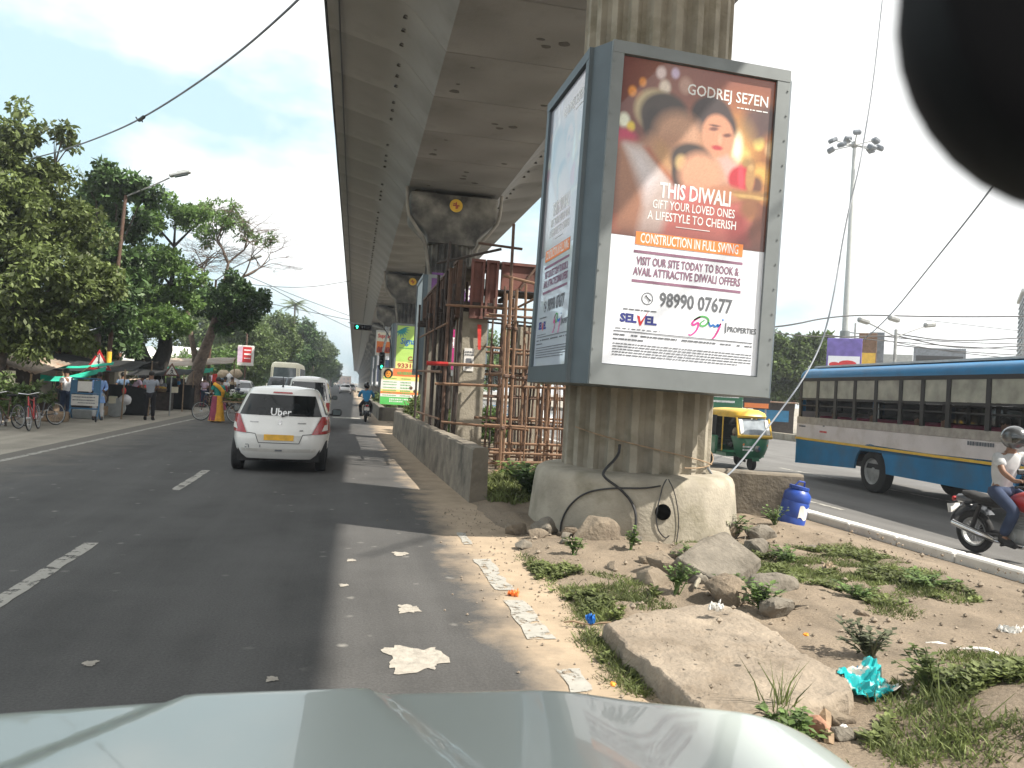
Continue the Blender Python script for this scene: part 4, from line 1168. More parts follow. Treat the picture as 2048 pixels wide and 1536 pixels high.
# ------------------------------------------------------------------ grass and weeds
def blades(b, x, y, z, h, w, n, rr, spread=.05, lean=.5):
    for _ in range(n):
        a = rr.uniform(0, 6.28); q = rr.random()**.5*spread
        p = Vector((x+q*math.cos(a), y+q*math.sin(a), z)); hh = h*rr.uniform(.5, 1.15)
        d = Vector((rr.uniform(-lean, lean), rr.uniform(-lean, lean), 1)).normalized()
        s = d.cross(Vector((rr.uniform(-1, 1), rr.uniform(-1, 1), .1))).normalized()*w*rr.uniform(.6, 1.2)
        m_ = p+d*hh*.55; e = p+d*hh+Vector((d.x, d.y, -.25))*hh*.35
        b.add([p-s, p+s, m_+s*.7, e, m_-s*.7], [(0,1,2,4),(4,2,3)])
def leaf_at(b, p, d, up, L_, W_, cup=.15):
    s = d.cross(up); s = s.normalized() if s.length > 1e-5 else Vector((1, 0, 0))
    n = s.cross(d).normalized()
    b.add([p, p+d*L_*.45+s*W_+n*cup*W_, p+d*L_, p+d*L_*.45-s*W_+n*cup*W_], [(0,1,2),(0,2,3)])
def patch_grass(name, label, spots, dens, h, seed, m='grass', w=.005, cond=None):
    rr = random.Random(seed); b = B()
    for (cx, cy, rx, ry) in spots:
        for _ in range(int(dens*rx*ry*3.14)):
            a = rr.uniform(0, 6.28); q = rr.random()**.6
            x, y = cx+rx*q*math.cos(a), cy+ry*q*math.sin(a)
            if noise3((x, y, 0), 3.1, seed) < -.25: continue
            if 1.83 < x < 2.86 and 3.5 < y < 5.3: continue
            zz = med_z(x, y)-.01
            if noise3((x, y, 5), 2.3, seed+3) > .12 and w < .01:      # low broad-leaved cover between the blades
                for _k in range(4):
                    aa = rr.uniform(0, 6.28); d = Vector((math.cos(aa), math.sin(aa), rr.uniform(.1, .7))).normalized()
                    leaf_at(b, Vector((x, y, zz+rr.uniform(0, h*.5))), d, Vector((0, 0, 1)), rr.uniform(.025, .055), rr.uniform(.010, .02))
            else: blades(b, x, y, zz, h*rr.uniform(.3, 1.25)*(1-.4*q)*(.6 if rr.random() < .5 else 1), w, 4, rr, .05, .8)
    o = b.obj(name, M[m]); return tag(o, label, 'grass', kind='stuff')
patch_grass('grass_strip', 'green grass strip growing along the road side of the big slab', [(1.72, 4.5, .10, 1.0), (1.66, 4.0, .12, .6), (1.72, 4.95, .12, .4), (1.78, 3.5, .14, .3), (1.95, 5.6, .2, .35)], 2400, .13, 1)
patch_grass('grass_patch', 'low grass patch left of the weeds in front of the pedestal', [(1.98, 6.5, .24, .75), (2.3, 6.2, .35, .5), (1.88, 7.0, .12, .6), (2.35, 5.75, .3, .3)], 1500, .10, 2)
patch_grass('grass_patch', 'sunlit low grass spreading from the rocks towards the right kerb', [(4.4, 6.9, .8, .6), (5.2, 6.9, .9, .55), (4.8, 6.2, .7, .4), (5.3, 6.1, .45, .45), (4.3, 7.9, .6, .4), (5.6, 7.7, .7, .4), (4.4, 5.5, .3, .25), (3.95, 6.9, .4, .4)], 1500, .09, 3)
patch_grass('grass_patch', 'grass and weeds in the lower right corner round the dirt mound', [(3.3, 3.5, .5, .35), (4.2, 4.1, .5, .25), (3.8, 3.35, .7, .35), (2.9, 3.15, .4, .3), (2.4, 3.15, .35, .2), (4.9, 3.9, .7, .3), (2.1, 3.25, .2, .15)], 1400, .12, 4)
patch_grass('grass_patch', 'rank grass and leaves in the gap between wall end and pedestal', [(2.7, 12.2, .5, 1.2), (3.3, 13.5, .9, .9), (2.4, 11.2, .3, .5)], 330, .3, 5, w=.012)
def weed(label, x, y, h, spread, n, seed, m='weed', leaf=.045, z=None, name='weed', cat='plant'):
    rr = random.Random(seed); t = thing(name, label, cat, (x, y, (med_z(x, y) if z is None else z)-.01))
    sb, lb = B(), B()
    for _ in range(n):
        a = rr.uniform(0, 6.28); l = rr.uniform(.15, 1)*spread; hh = h*rr.uniform(.45, 1.1)
        p0 = Vector((rr.uniform(-.02, .02), rr.uniform(-.02, .02), 0)); p2 = Vector((l*math.cos(a), l*math.sin(a), hh)); p1 = (p0+p2)/2+Vector((0, 0, hh*.15))
        sb.tube([p0, p1, p2], [.005, .004, .0025], 4, cap=False)
        for k in range(rr.randint(8, 13)):
            q = rr.uniform(.35, 1.0); p = p0.lerp(p2, q)+Vector((0, 0, .1*hh*math.sin(3.14*q)))
            aa = rr.uniform(0, 6.28); d = Vector((math.cos(aa), math.sin(aa), rr.uniform(-.25, .55))).normalized()
            leaf_at(lb, p, d, Vector((0, 0, 1)), leaf*rr.uniform(.7, 1.5), leaf*.42*rr.uniform(.8, 1.3))
    sb.obj('stem', M[m], t); lb.obj('foliage', M[m], t)
    return t
weed('leafy green weed in front of the angular boulder', 2.32, 7.35, .18, .13, 12, 1)
weed('tall thin weed standing before the pedestal face', 3.02, 7.6, .24, .09, 12, 2)
weed('rounded weed tuft at the right end of the big slab', 3.28, 5.45, .24, .20, 26, 3, leaf=.05)
weed('grey-green bushy weed by the right corner of the big slab', 3.36, 4.30, .20, .22, 26, 4, 'leaf_grey', leaf=.045)
weed('weed climbing between the earth-crusted block and the tilted slab', 2.78, 5.95, .26, .16, 16, 5)
weed('dark leafy weed under the tilted slab', 3.28, 6.0, .17, .17, 14, 6, 'leaf_mid')
weed('leafy weed left of the tilted slab top', 3.5, 7.15, .18, .2, 16, 7)
weed('dark green weed at the right foot of the pedestal', 4.75, 8.75, .32, .3, 24, 8, 'leaf_mid', leaf=.06)
weed('bright weed beside the foot of the blue drum', 5.75, 9.35, .24, .24, 18, 9)
weed('broad weed in the middle of the far grass', 4.55, 7.15, .16, .28, 20, 10)
weed('low weed on the right part of the far grass', 5.35, 6.15, .14, .3, 22, 11)
weed('weed behind the grey pebble on the dirt', 4.35, 5.75, .13, .22, 14, 12)
weed('yellowish weed beside the turquoise wrapper', 3.22, 3.62, .22, .2, 18, 13, 'leaf_olive')
weed('weed rooted below the near edge of the slab', 2.2, 3.32, .16, .16, 14, 14)
weed('dark bush filling the shaded gap behind the wall end', 2.85, 11.4, .5, .45, 60, 15, 'leaf_dark', leaf=.10, name='bush')
weed('weed in the sun between the scaffold foot and the pedestal', 3.0, 12.8, .4, .4, 34, 16, 'weed', leaf=.09)
b = B(); rr = random.Random(9)
blades(b, 0, 0, 0, .42, .006, 26, rr, .08, .35)
o = b.obj('grass_tuft', M['grass']); o.location = (2.22, 3.50, .02); tag(o, 'tall upright grass tuft in front of the near edge of the slab', 'grass')
b = B(); blades(b, 0, 0, 0, .36, .006, 22, rr, .09, .5)
o = b.obj('grass_tuft', M['grass']); o.location = (3.05, 3.25, .02); tag(o, 'tall grass tuft at the bottom edge below the wrapper', 'grass')

# ------------------------------------------------------------------ unfinished structure: post, rusty formwork, scaffolding
t = thing('unfinished_portal', 'unfinished concrete portal with rusty red formwork still clamped on its beam', 'building frame', (2.68, 17, 0))
def post_bm(x, y, w, h, seed):
    rr = random.Random(seed); rings = []
    for k in range(12):
        z = h*k/11; j = lambda: rr.uniform(-.008, .008)
        rings.append([(x-w/2+j(), y-w/2+j(), z), (x+w/2+j(), y-w/2+j(), z), (x+w/2+j(), y+w/2+j(), z), (x-w/2+j(), y+w/2+j(), z)])
    b = B(); b.loft(rings); return b
post_bm(0, 0, .62, 3.35, 1).obj('concrete_post', M['concrete_old'], t)
post_bm(2.25, 4, .56, 3.5, 2).obj('concrete_post', M['concrete_old'], t)
post_bm(-.1, 6.5, .56, 3.5, 3).obj('concrete_post', M['concrete_dark'], t)
b = B(); b.rbox((.34+.02, -.325, 2.3), (.22, .006, .5), .002); n = b.obj('notice_paper', M['paper'], t); n.location = (-.42, 0, 0)
b = B(); dashes(b, .02, .20, .42, .03, 3); dashes(b, .02, .2, .36, .03, 4); dashes(b, .03, .19, .12, .02, 5); dashes(b, .03, .19, .08, .02, 6)
rect(b, .05, .18, .17, .28, .006, .002)
pr = b.obj('print', M['ink_grey'], n); pr.matrix_local = plane_M((.25, -.329, 2.05), (1,0,0), (0,0,1))
# formwork panels round the post head
def panel(x, y, z, w, h, face, m='rust_red', ribs=2):
    """steel form panel with stiffener ribs; face 'y-' looks at the traffic, 'x-' at the road"""
    b = B()
    if face == 'y':
        b.box((x, y, z), (w, .03, h))
        for k in range(ribs+2):
            xx = x-w/2+.03+(w-.06)*k/(ribs+1); b.box((xx, y-.045, z), (.05, .06, h-.004))
        for zz in (z-h/2+.03, z+h/2-.03): b.box((x, y-.05, zz), (w+.006, .066, .06))
    else:
        b.box((x, y, z), (.03, w, h))
        for k in range(ribs+2):
            yy = y-w/2+.03+(w-.06)*k/(ribs+1); b.box((x-.045, yy, z), (.06, .05, h-.004))
        for zz in (z-h/2+.03, z+h/2-.03): b.box((x-.05, y, zz), (.066, w+.006, .06))
    return b.obj('formwork_panel', M[m], t)
panel(.02, -.40, 3.85, .30, 1.3, 'y', ribs=0); panel(.34, -.40, 3.85, .28, 1.3, 'y', ribs=0)
panel(-.34, .0, 3.85, .75, 1.3, 'x', ribs=1, m='rust')
for k in range(3): panel(1.05+.95*k, -.15, 4.22, .93, .62, 'y', ribs=0)
for k in range(5): panel(-.42, 1.05+1.2*k, 4.0-.02*k, 1.18, .8, 'x', ribs=2, m='rust')
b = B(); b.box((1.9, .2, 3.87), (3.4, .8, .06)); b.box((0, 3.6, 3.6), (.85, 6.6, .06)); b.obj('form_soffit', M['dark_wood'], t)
b = B(); b.box((1.9, .2, 4.50), (3.5, .75, .05)); b.box((0, 3.6, 4.42), (.8, 6.6, .05)); b.obj('concrete_beam', M['concrete_dark'], t)
for k in range(9):
    y = -.4+.82*k
    B().box((0, y, 3.5), (1.3, .09, .12)).obj('timber_joist', M['dark_wood'], t)
for k in range(4):
    B().box((.8+.9*k, .15, 3.78), (.09, 1.6, .1)).obj('timber_joist', M['dark_wood'], t)
b = B(); b.box((1.72, -.28, 4.25), (.09, .05, .68)); b.obj('timber_strut', M['white_dirty'], t)
B().tube([(1.0, -.3, 3.93), (1.35, -.26, 4.45)], .03, 6).obj('timber_strut', M['rust'], t)

s = thing('scaffolding', 'rusty steel tube scaffolding tied round the unfinished portal', 'scaffolding', (2.68, 16, 0))
rr = random.Random(12)
def pipe(a, c, r=.026, m='rust_light', name='scaffold_tube'):
    a, c = Vector(a), Vector(c); j = lambda q: Vector((rr.uniform(-q, q), rr.uniform(-q, q), rr.uniform(-q, q)))
    return B().tube([a+j(.02), c+j(.02)], r*rr.uniform(.9, 1.1), 6).obj(name, M[m], s)
def coupler(p): B().rbox(p, (.085, .085, .07), .015, rz=.4).obj('coupler', M['rust'], s)
ups = [(.42, -1.2, 3.9), (.55, -1.12, 3.7), (.30, -1.6, 3.5), (.95, -.4, 3.9), (1.35, -.9, 3.8), (1.7, .2, 3.9), (1.62, -1.4, 3.6), (2.2, -.6, 3.9), (2.6, .3, 3.9), (.75, 1.4, 3.9), (1.25, 2.2, 3.9), (1.9, 2.6, 3.8), (.5, 3.2, 3.7), (2.7, 1.8, 3.9), (.25, 2.0, 3.6)]
for x, y, h in ups:
    pipe((x, y, 0), (x+rr.uniform(-.05, .05), y+rr.uniform(-.05, .05), h), .028, 'rust_light' if y < .5 else 'rust')
for x, y, h in ups[:8]:
    for z in (.95, 1.95, 2.9): coupler((x, y, z))
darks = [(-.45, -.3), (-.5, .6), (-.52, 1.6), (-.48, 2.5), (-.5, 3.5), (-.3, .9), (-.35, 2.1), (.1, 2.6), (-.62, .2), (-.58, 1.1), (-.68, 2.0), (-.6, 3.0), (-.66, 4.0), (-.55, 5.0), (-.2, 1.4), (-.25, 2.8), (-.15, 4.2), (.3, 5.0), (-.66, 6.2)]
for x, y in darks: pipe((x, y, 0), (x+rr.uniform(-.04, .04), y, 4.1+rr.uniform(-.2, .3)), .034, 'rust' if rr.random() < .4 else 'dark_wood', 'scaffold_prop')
pipe((-.78, -.55, 4.0), (-.78, -.5, 4.6), .03, 'dark_wood', 'scaffold_prop')
o = pipe((-1.12, -.9, 2.12), (2.9, -1.15, 2.18), .034)
b = B(); b.tube([(-1.14, -.9, 2.12), (-.72, -.93, 2.125)], .042, 8); b.obj('red_sleeve', M['red_paint'], s)
for a, c in (((-.9, -.35, 1.72), (2.6, -.5, 1.78)), ((.0, -1.3, .98), (2.9, -1.3, .96)), ((-.7, -.2, .95), (.9, -1.2, .92)), ((.1, .4, 1.05), (2.8, .5, 1.0)), ((-.7, .2, 1.0), (-.7, 5.6, .95)), ((-.7, .2, 2.0), (-.68, 5.8, 2.1)), ((-.66, .0, 3.0), (-.66, 6, 3.05)),
             ((.3, -1.4, 2.0), (.5, 3.4, 2.05)), ((1.4, -1.2, 1.9), (1.3, 2.6, 1.95)), ((2.2, -1.0, 2.0), (2.3, 2.6, 2.0)), ((.1, 1.4, 2.0), (2.9, 1.6, 2.05)), ((.1, 2.4, 1.0), (2.9, 2.4, 1.05)), ((-.8, -.6, 3.3), (3.0, -.5, 3.4)),
             ((.95, -1.5, 3.55), (1.0, 1.0, 3.55)), ((.3, -.9, 3.95), (1.8, -.6, 3.78)), ((1.7, -1.2, 2.95), (2.9, 1.4, 3.0)), ((.2, -1.7, .12), (2.7, -1.5, .14)), ((.2, -1.5, .28), (2.7, -1.3, .3)), ((.15, -1.2, .44), (2.7, -1.2, .46)), ((.3, -1.0, .6), (2.7, -.9, .62)), ((.2, -.7, .2), (2.9, -.7, .24)), ((.3, -.3, .42), (2.9, -.2, .45)), ((.35, .2, .25), (2.9, .1, .3))):
    pipe(a, c, .027)
pipe((-.95, .1, 4.25), (.3, -.6, 4.55), .03, 'dark_wood'); pipe((-.2, -.55, 4.62), (.75, -.5, 4.6), .028, 'rust'); pipe((.52, -.62, 2.3), (.5, -.6, 5.1), .03, 'rust')
pipe((.95, -.8, 2.9), (2.6, .4, 1.1), .025); pipe((-.55, 1, 1.1), (-.6, 4.6, 3.6), .03, 'dark_wood')
for k in range(30):      # dense standing tubes under the beam
    x, y = rr.uniform(.35, 2.9), rr.uniform(-1.0, 4.5)
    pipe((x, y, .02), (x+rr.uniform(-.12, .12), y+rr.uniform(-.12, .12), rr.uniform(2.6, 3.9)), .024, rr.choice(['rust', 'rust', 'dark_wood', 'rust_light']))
for k in range(14):
    y, z = rr.uniform(-1.2, 3.5), rr.choice([.9, 1.5, 2.1, 2.6, 3.2]); pipe((.1, y, z), (2.9, y+rr.uniform(-.3, .3), z+rr.uniform(-.1, .1)), .023, rr.choice(['rust', 'rust_light', 'dark_wood']))
for k in range(34):
    x = .75+rr.uniform(0, 2.3); y = rr.uniform(-1.5, 1.2)
    pipe((x, y, .02), (x+rr.uniform(-.08, .08), y+rr.uniform(-.08, .08), rr.uniform(1.5, 2.15)), .014, rr.choice(['rust', 'rust_light', 'rust_light']), 'rebar')
for k in range(10):
    y = -1.5+.3*k
    pipe((.5, y, .04+.03*(k % 2)), (3.1, y+.1, .06), .014, 'rust', 'rebar')
b = B()
def rib(u, v): return (.0+.045*(u-.5)*2*(1-.3*v)+.03*v, -.30-.004*math.sin(6*v)-.02, 3.3-.55*v)
b.grid(rib, 2, 8); f = b.obj('red_ribbon', M['red_cloth']); f.location = (2.68+.12, 16.93, -.22); tag(f, 'red cloth ribbon hanging on the unfinished concrete post', 'ribbon')
# ------------------------------------------------------------------ people
def skin_obj(name, verts, edges, m, parent, sub=1):
    bm = bmesh.new(); L_ = bm.verts.layers.skin.verify(); d = {}
    for i, (k, (p, r)) in enumerate(verts.items()):
        v = bm.verts.new(p); d[k] = v
        rx = r if isinstance(r, tuple) else (r, r)
        v[L_].radius = rx; v[L_].use_root = (i == 0)
    for a, c in edges: bm.edges.new((d[a], d[c]))
    me = bpy.data.meshes.new(name); bm.to_mesh(me); bm.free(); me.materials.append(M[m])
    o = bpy.data.objects.new(name, me); COL.objects.link(o); o.parent = parent
    s = o.modifiers.new('skin', 'SKIN'); s.use_smooth_shade = True; s.branch_smoothing = .6
    if sub: q = o.modifiers.new('smooth', 'SUBSURF'); q.levels = sub; q.render_levels = sub
    return o
BASE = dict(pelvis=(0,0,.95), spine=(0,0,1.12), chest=(0,-.01,1.33), neck=(0,-.005,1.46), headb=(0,.015,1.53), head=(0,.02,1.61), crown=(0,.01,1.69),
    shL=(-.185,0,1.40), elL=(-.235,-.03,1.13), wrL=(-.235,.05,.89), haL=(-.23,.08,.80), shR=(.185,0,1.40), elR=(.235,-.03,1.13), wrR=(.235,.05,.89), haR=(.23,.08,.80),
    hiL=(-.10,0,.89), knL=(-.11,.02,.49), anL=(-.12,-.02,.09), toL=(-.13,.12,.035), hiR=(.10,0,.89), knR=(.11,.02,.49), anR=(.12,-.02,.09), toR=(.13,.12,.035))
RAD = dict(pelvis=.10, spine=.09, chest=.10, neck=.055, headb=.075, head=.10, crown=.07, shL=.048, elL=.040, wrL=.03, haL=.036, shR=.048, elR=.040, wrR=.03, haR=.036,
    hiL=.085, knL=.058, anL=.042, toL=.035, hiR=.085, knR=.058, anR=.042, toR=.035)
BE = [('pelvis','spine'),('spine','chest'),('chest','neck'),('neck','headb'),('headb','head'),('head','crown'),('chest','shL'),('shL','elL'),('elL','wrL'),('wrL','haL'),('chest','shR'),('shR','elR'),('elR','wrR'),('wrR','haR'),
    ('pelvis','hiL'),('hiL','knL'),('knL','anL'),('anL','toL'),('pelvis','hiR'),('hiR','knR'),('knR','anR'),('anR','toR')]
def person(label, loc, rz, shirt, trousers, pose=None, sleeve='short', skirt=None, group=None, scale=1.0, hair='hair', shoes='black_rubber', fingers=False, helmet=None, stretch=1.0):
    t = thing('person', label, 'person', loc, rz, group); t.scale = (scale,)*3
    J = dict(BASE); J.update(pose or {})
    V_ = lambda k: Vector(J[k])
    verts = {k: (J[k], RAD[k]) for k in ['pelvis']+[k for k in J if k != 'pelvis' and k in RAD]}
    edges = list(BE)
    for s in 'LR':      # five short fingers rooted in the palm
        h, w = V_('ha'+s), V_('wr'+s); d = (h-w).normalized(); side = d.cross(Vector((0, 0, 1)) if abs(d.z) < .9 else Vector((1, 0, 0))).normalized()
        if fingers:
            for k, (o_, l) in enumerate(((-.03, .055), (-.01, .07), (.01, .065), (.03, .05))):
                a = h+side*o_+d*.02; b_ = a+d*l*.6; c = b_+d*l*.25+Vector((0, 0, -l*.5))
                verts['f%s%da' % (s, k)] = (a, .011); verts['f%s%db' % (s, k)] = (b_, .009); verts['f%s%dc' % (s, k)] = (c, .008)
                edges += [('ha'+s, 'f%s%da' % (s, k)), ('f%s%da' % (s, k), 'f%s%db' % (s, k)), ('f%s%db' % (s, k), 'f%s%dc' % (s, k))]
    skin_obj('body', verts, edges, 'skin', t)
    # shirt
    g = .018
    sv = {'spine': (J['spine'], (.135+g, .105+g)), 'hem': (V_('pelvis')+(V_('pelvis')-V_('spine')).normalized()*.06, (.15, .115)), 'pelvis': (J['pelvis'], (.145, .11)), 'chest': (J['chest'], (.15+g, .105+g)), 'collar': (V_('neck')*.8+V_('chest')*.2, .082)}
    se = [('hem','pelvis'),('pelvis','spine'),('spine','chest'),('chest','collar')]
    for s in 'LR':
        sv['sh'+s] = (V_('sh'+s)*.98+V_('neck')*.02, .088)
        if sleeve == 'short': sv['el'+s] = (V_('sh'+s).lerp(V_('el'+s), .72), .072); se += [('chest','sh'+s),('sh'+s,'el'+s)]
        else: sv['el'+s] = (J['el'+s], .062); sv['wr'+s] = (V_('el'+s).lerp(V_('wr'+s), .9), .048); se += [('chest','sh'+s),('sh'+s,'el'+s),('el'+s,'wr'+s)]
    skin_obj('shirt', sv, se, shirt, t)
    if trousers:
        tv = {'pelvis': (J['pelvis'], (.135, .115))}; te = []
        for s in 'LR':
            tv['hi'+s] = (J['hi'+s], .105); tv['kn'+s] = (J['kn'+s], .078); tv['an'+s] = (V_('kn'+s).lerp(V_('an'+s), .96), .066); te += [('pelvis','hi'+s),('hi'+s,'kn'+s),('kn'+s,'an'+s)]
        skin_obj('trousers', tv, te, trousers, t)
    if skirt:
        m_, z0, z1, r0, r1 = skirt
        b = B(); rings = []; px, py, _ = J['pelvis']
        for i in range(9):
            u = i/8; z = z1+(z0-z1)*u; r = r1+(r0-r1)*u**1.3
            rings.append([(px*(1-u)+(r*(1+.07*u*math.sin(9*q)))*math.cos(q)*1.12, py*(1-u)+(r*(1+.07*u*math.sin(9*q+1)))*math.sin(q)*.9, z) for q in [2*math.pi*k/28 for k in range(28)]])
        b.loft(rings); b.obj('skirt', M[m_], t, smooth=60)
    for s in 'LR':
        a, c = V_('an'+s), V_('to'+s); b = B()
        b.tube([a+Vector((0, 0, .03)), a-Vector((0, 0, .03)), c*.6+a*.4-Vector((0, 0, .02)), c+(c-a).normalized()*.06], [.052, .056, .052, .035], 8)
        b.obj('shoe', M[shoes], t, smooth=60)
    if helmet is None and hair:
        h = V_('head'); b = B(); d = (V_('crown')-V_('headb')).normalized()
        b.ell(h+d*.035-Vector((0, .022, 0)), (.098, .112, .108), 12, 8); b.obj('hair', M[hair], t, smooth=60)
    if helmet:
        h = V_('head'); hb = B(); d = (V_('crown')-V_('headb')).normalized()
        prof = []
        hb.ell(h+d*.02, (.135, .165, .15), 18, 12); hb.obj('helmet', M[helmet], t, smooth=60)
        vb = B()
        def vis(u, v): q = R(25+130*u); e = R(-22+38*v); return h+d*.02+Vector((.14*math.cos(q)*math.cos(e), .171*math.sin(q)*math.cos(e), .155*math.sin(e)))
        vb.grid(vis, 10, 5); vb.obj('visor', M['glass_dark'], t, smooth=60)
    return t

# ------------------------------------------------------------------ motor vehicles: bodies lofted from plan rings
def interp(rings, z):
    if z <= rings[0][0]: return rings[0][1:]
    for a, c in zip(rings, rings[1:]):
        if z <= c[0]:
            u = (z-a[0])/(c[0]-a[0]+1e-9); return tuple(p+(q-p)*u for p, q in zip(a[1:], c[1:]))
    return rings[-1][1:]
class Car:
    """rings: (z, half width, y rear, y front); plan outline is a superellipse of power n"""
    def __init__(s, rings, n=5.0): s.r = rings; s.n = n
    def rear(s, x, z):
        hw, y0, y1 = interp(s.r, z); u = min(1, abs(x)/hw); return Vector((x, (y0+y1)/2-(y1-y0)/2*(max(0, 1-u**s.n))**(1/s.n), z))
    def front(s, x, z):
        hw, y0, y1 = interp(s.r, z); u = min(1, abs(x)/hw); return Vector((x, (y0+y1)/2+(y1-y0)/2*(max(0, 1-u**s.n))**(1/s.n), z))
    def side(s, sx, y, z):
        hw, y0, y1 = interp(s.r, z); v = min(1, abs((y-(y0+y1)/2)/((y1-y0)/2))); return Vector((sx*hw*(max(0, 1-v**s.n))**(1/s.n), y, z))
    def body(s, name, m, parent, nseg=56):
        rings = []
        zs = []
        for a, c in zip(s.r, s.r[1:]): k = max(1, int((c[0]-a[0])/.06)); zs += [a[0]+(c[0]-a[0])*i/k for i in range(k)]
        zs.append(s.r[-1][0])
        for z in zs:
            hw, y0, y1 = interp(s.r, z); ring = []
            for k in range(nseg):
                q = 2*math.pi*(k+.5)/nseg; c, d = math.cos(q), math.sin(q)
                ring.append((hw*math.copysign(abs(c)**(2/s.n), c), (y0+y1)/2+(y1-y0)/2*math.copysign(abs(d)**(2/s.n), d), z))
            rings.append(ring)
        hw, y0, y1 = interp(s.r, zs[-1])
        top = rings[-1]; cx = Vector((0, (y0+y1)/2, zs[-1]+.02))
        rings.append([tuple(Vector(p).lerp(cx, .5)+Vector((0, 0, .018))) for p in top]); rings.append([tuple(Vector(p).lerp(cx, .95)+Vector((0, 0, .022))) for p in top])
        b = B(); b.loft(rings); return b.obj(name, m, parent, smooth=38)
    def patch(s, name, m, parent, fn, corners, nu=12, nv=8, off=.006, thick=.0):
        """corners (a0,z0),(a1,z0),(a1,z1),(a0,z1) in the parameters of fn(a,z)"""
        b = B(); c = corners
        def P(u, v):
            a = (c[0][0]*(1-u)+c[1][0]*u)*(1-v)+(c[3][0]*(1-u)+c[2][0]*u)*v
            z = (c[0][1]*(1-u)+c[1][1]*u)*(1-v)+(c[3][1]*(1-u)+c[2][1]*u)*v
            p = fn(a, z); e = 1e-3
            du = fn(a+e, z)-fn(a-e, z); dv = fn(a, z+e)-fn(a, z-e); nn = du.cross(dv)
            if nn.length < 1e-12: return p
            nn.normalize()
            ctr = Vector((0, (s.r[2][2]+s.r[2][3])/2, z))
            if nn.dot(p-ctr) < 0: nn = -nn
            return p+nn*off
        b.grid(P, nu, nv); o = b.obj(name, m, parent, smooth=60)
        return o
def wheel(parent, x, y, r, w, spokes=5, sx=1, name='wheel', rimm='alloy', wz=None):
    z = r if wz is None else wz
    b = B(); b.lathe([(r*.62, -w/2), (r*.9, -w/2), (r, -w*.36), (r, w*.36), (r*.9, w/2), (r*.62, w/2)], 28, axis='X', cap=False)
    b.lathe([(0, 0), (r*.62, .0)], 28, axis='X', cap=False)
    o = b.obj(name, M['black_rubber'], parent, smooth=40, loc=(x, y, z))
    c = B(); c.lathe([(r*.63, sx*w*.46), (r*.55, sx*w*.3), (r*.2, sx*w*.34), (r*.14, sx*w*.42), (0, sx*w*.42)], 20, axis='X', cap=False)
    c.obj('rim', M[rimm], o, smooth=40)
    return o
def mirror_box(parent, p, m, sx):
    b = B(); b.rbox(p, (.20, .10, .15), .035); b.box((p[0]-sx*.12, p[1]+.01, p[2]-.05), (.1, .04, .04)); o = b.obj('wing_mirror', M[m], parent, smooth=40)
    g = B(); g.rbox((p[0], p[1]-.052, p[2]), (.15, .006, .10), .002); g.obj('mirror_glass', M['glass_grey'], o); return o

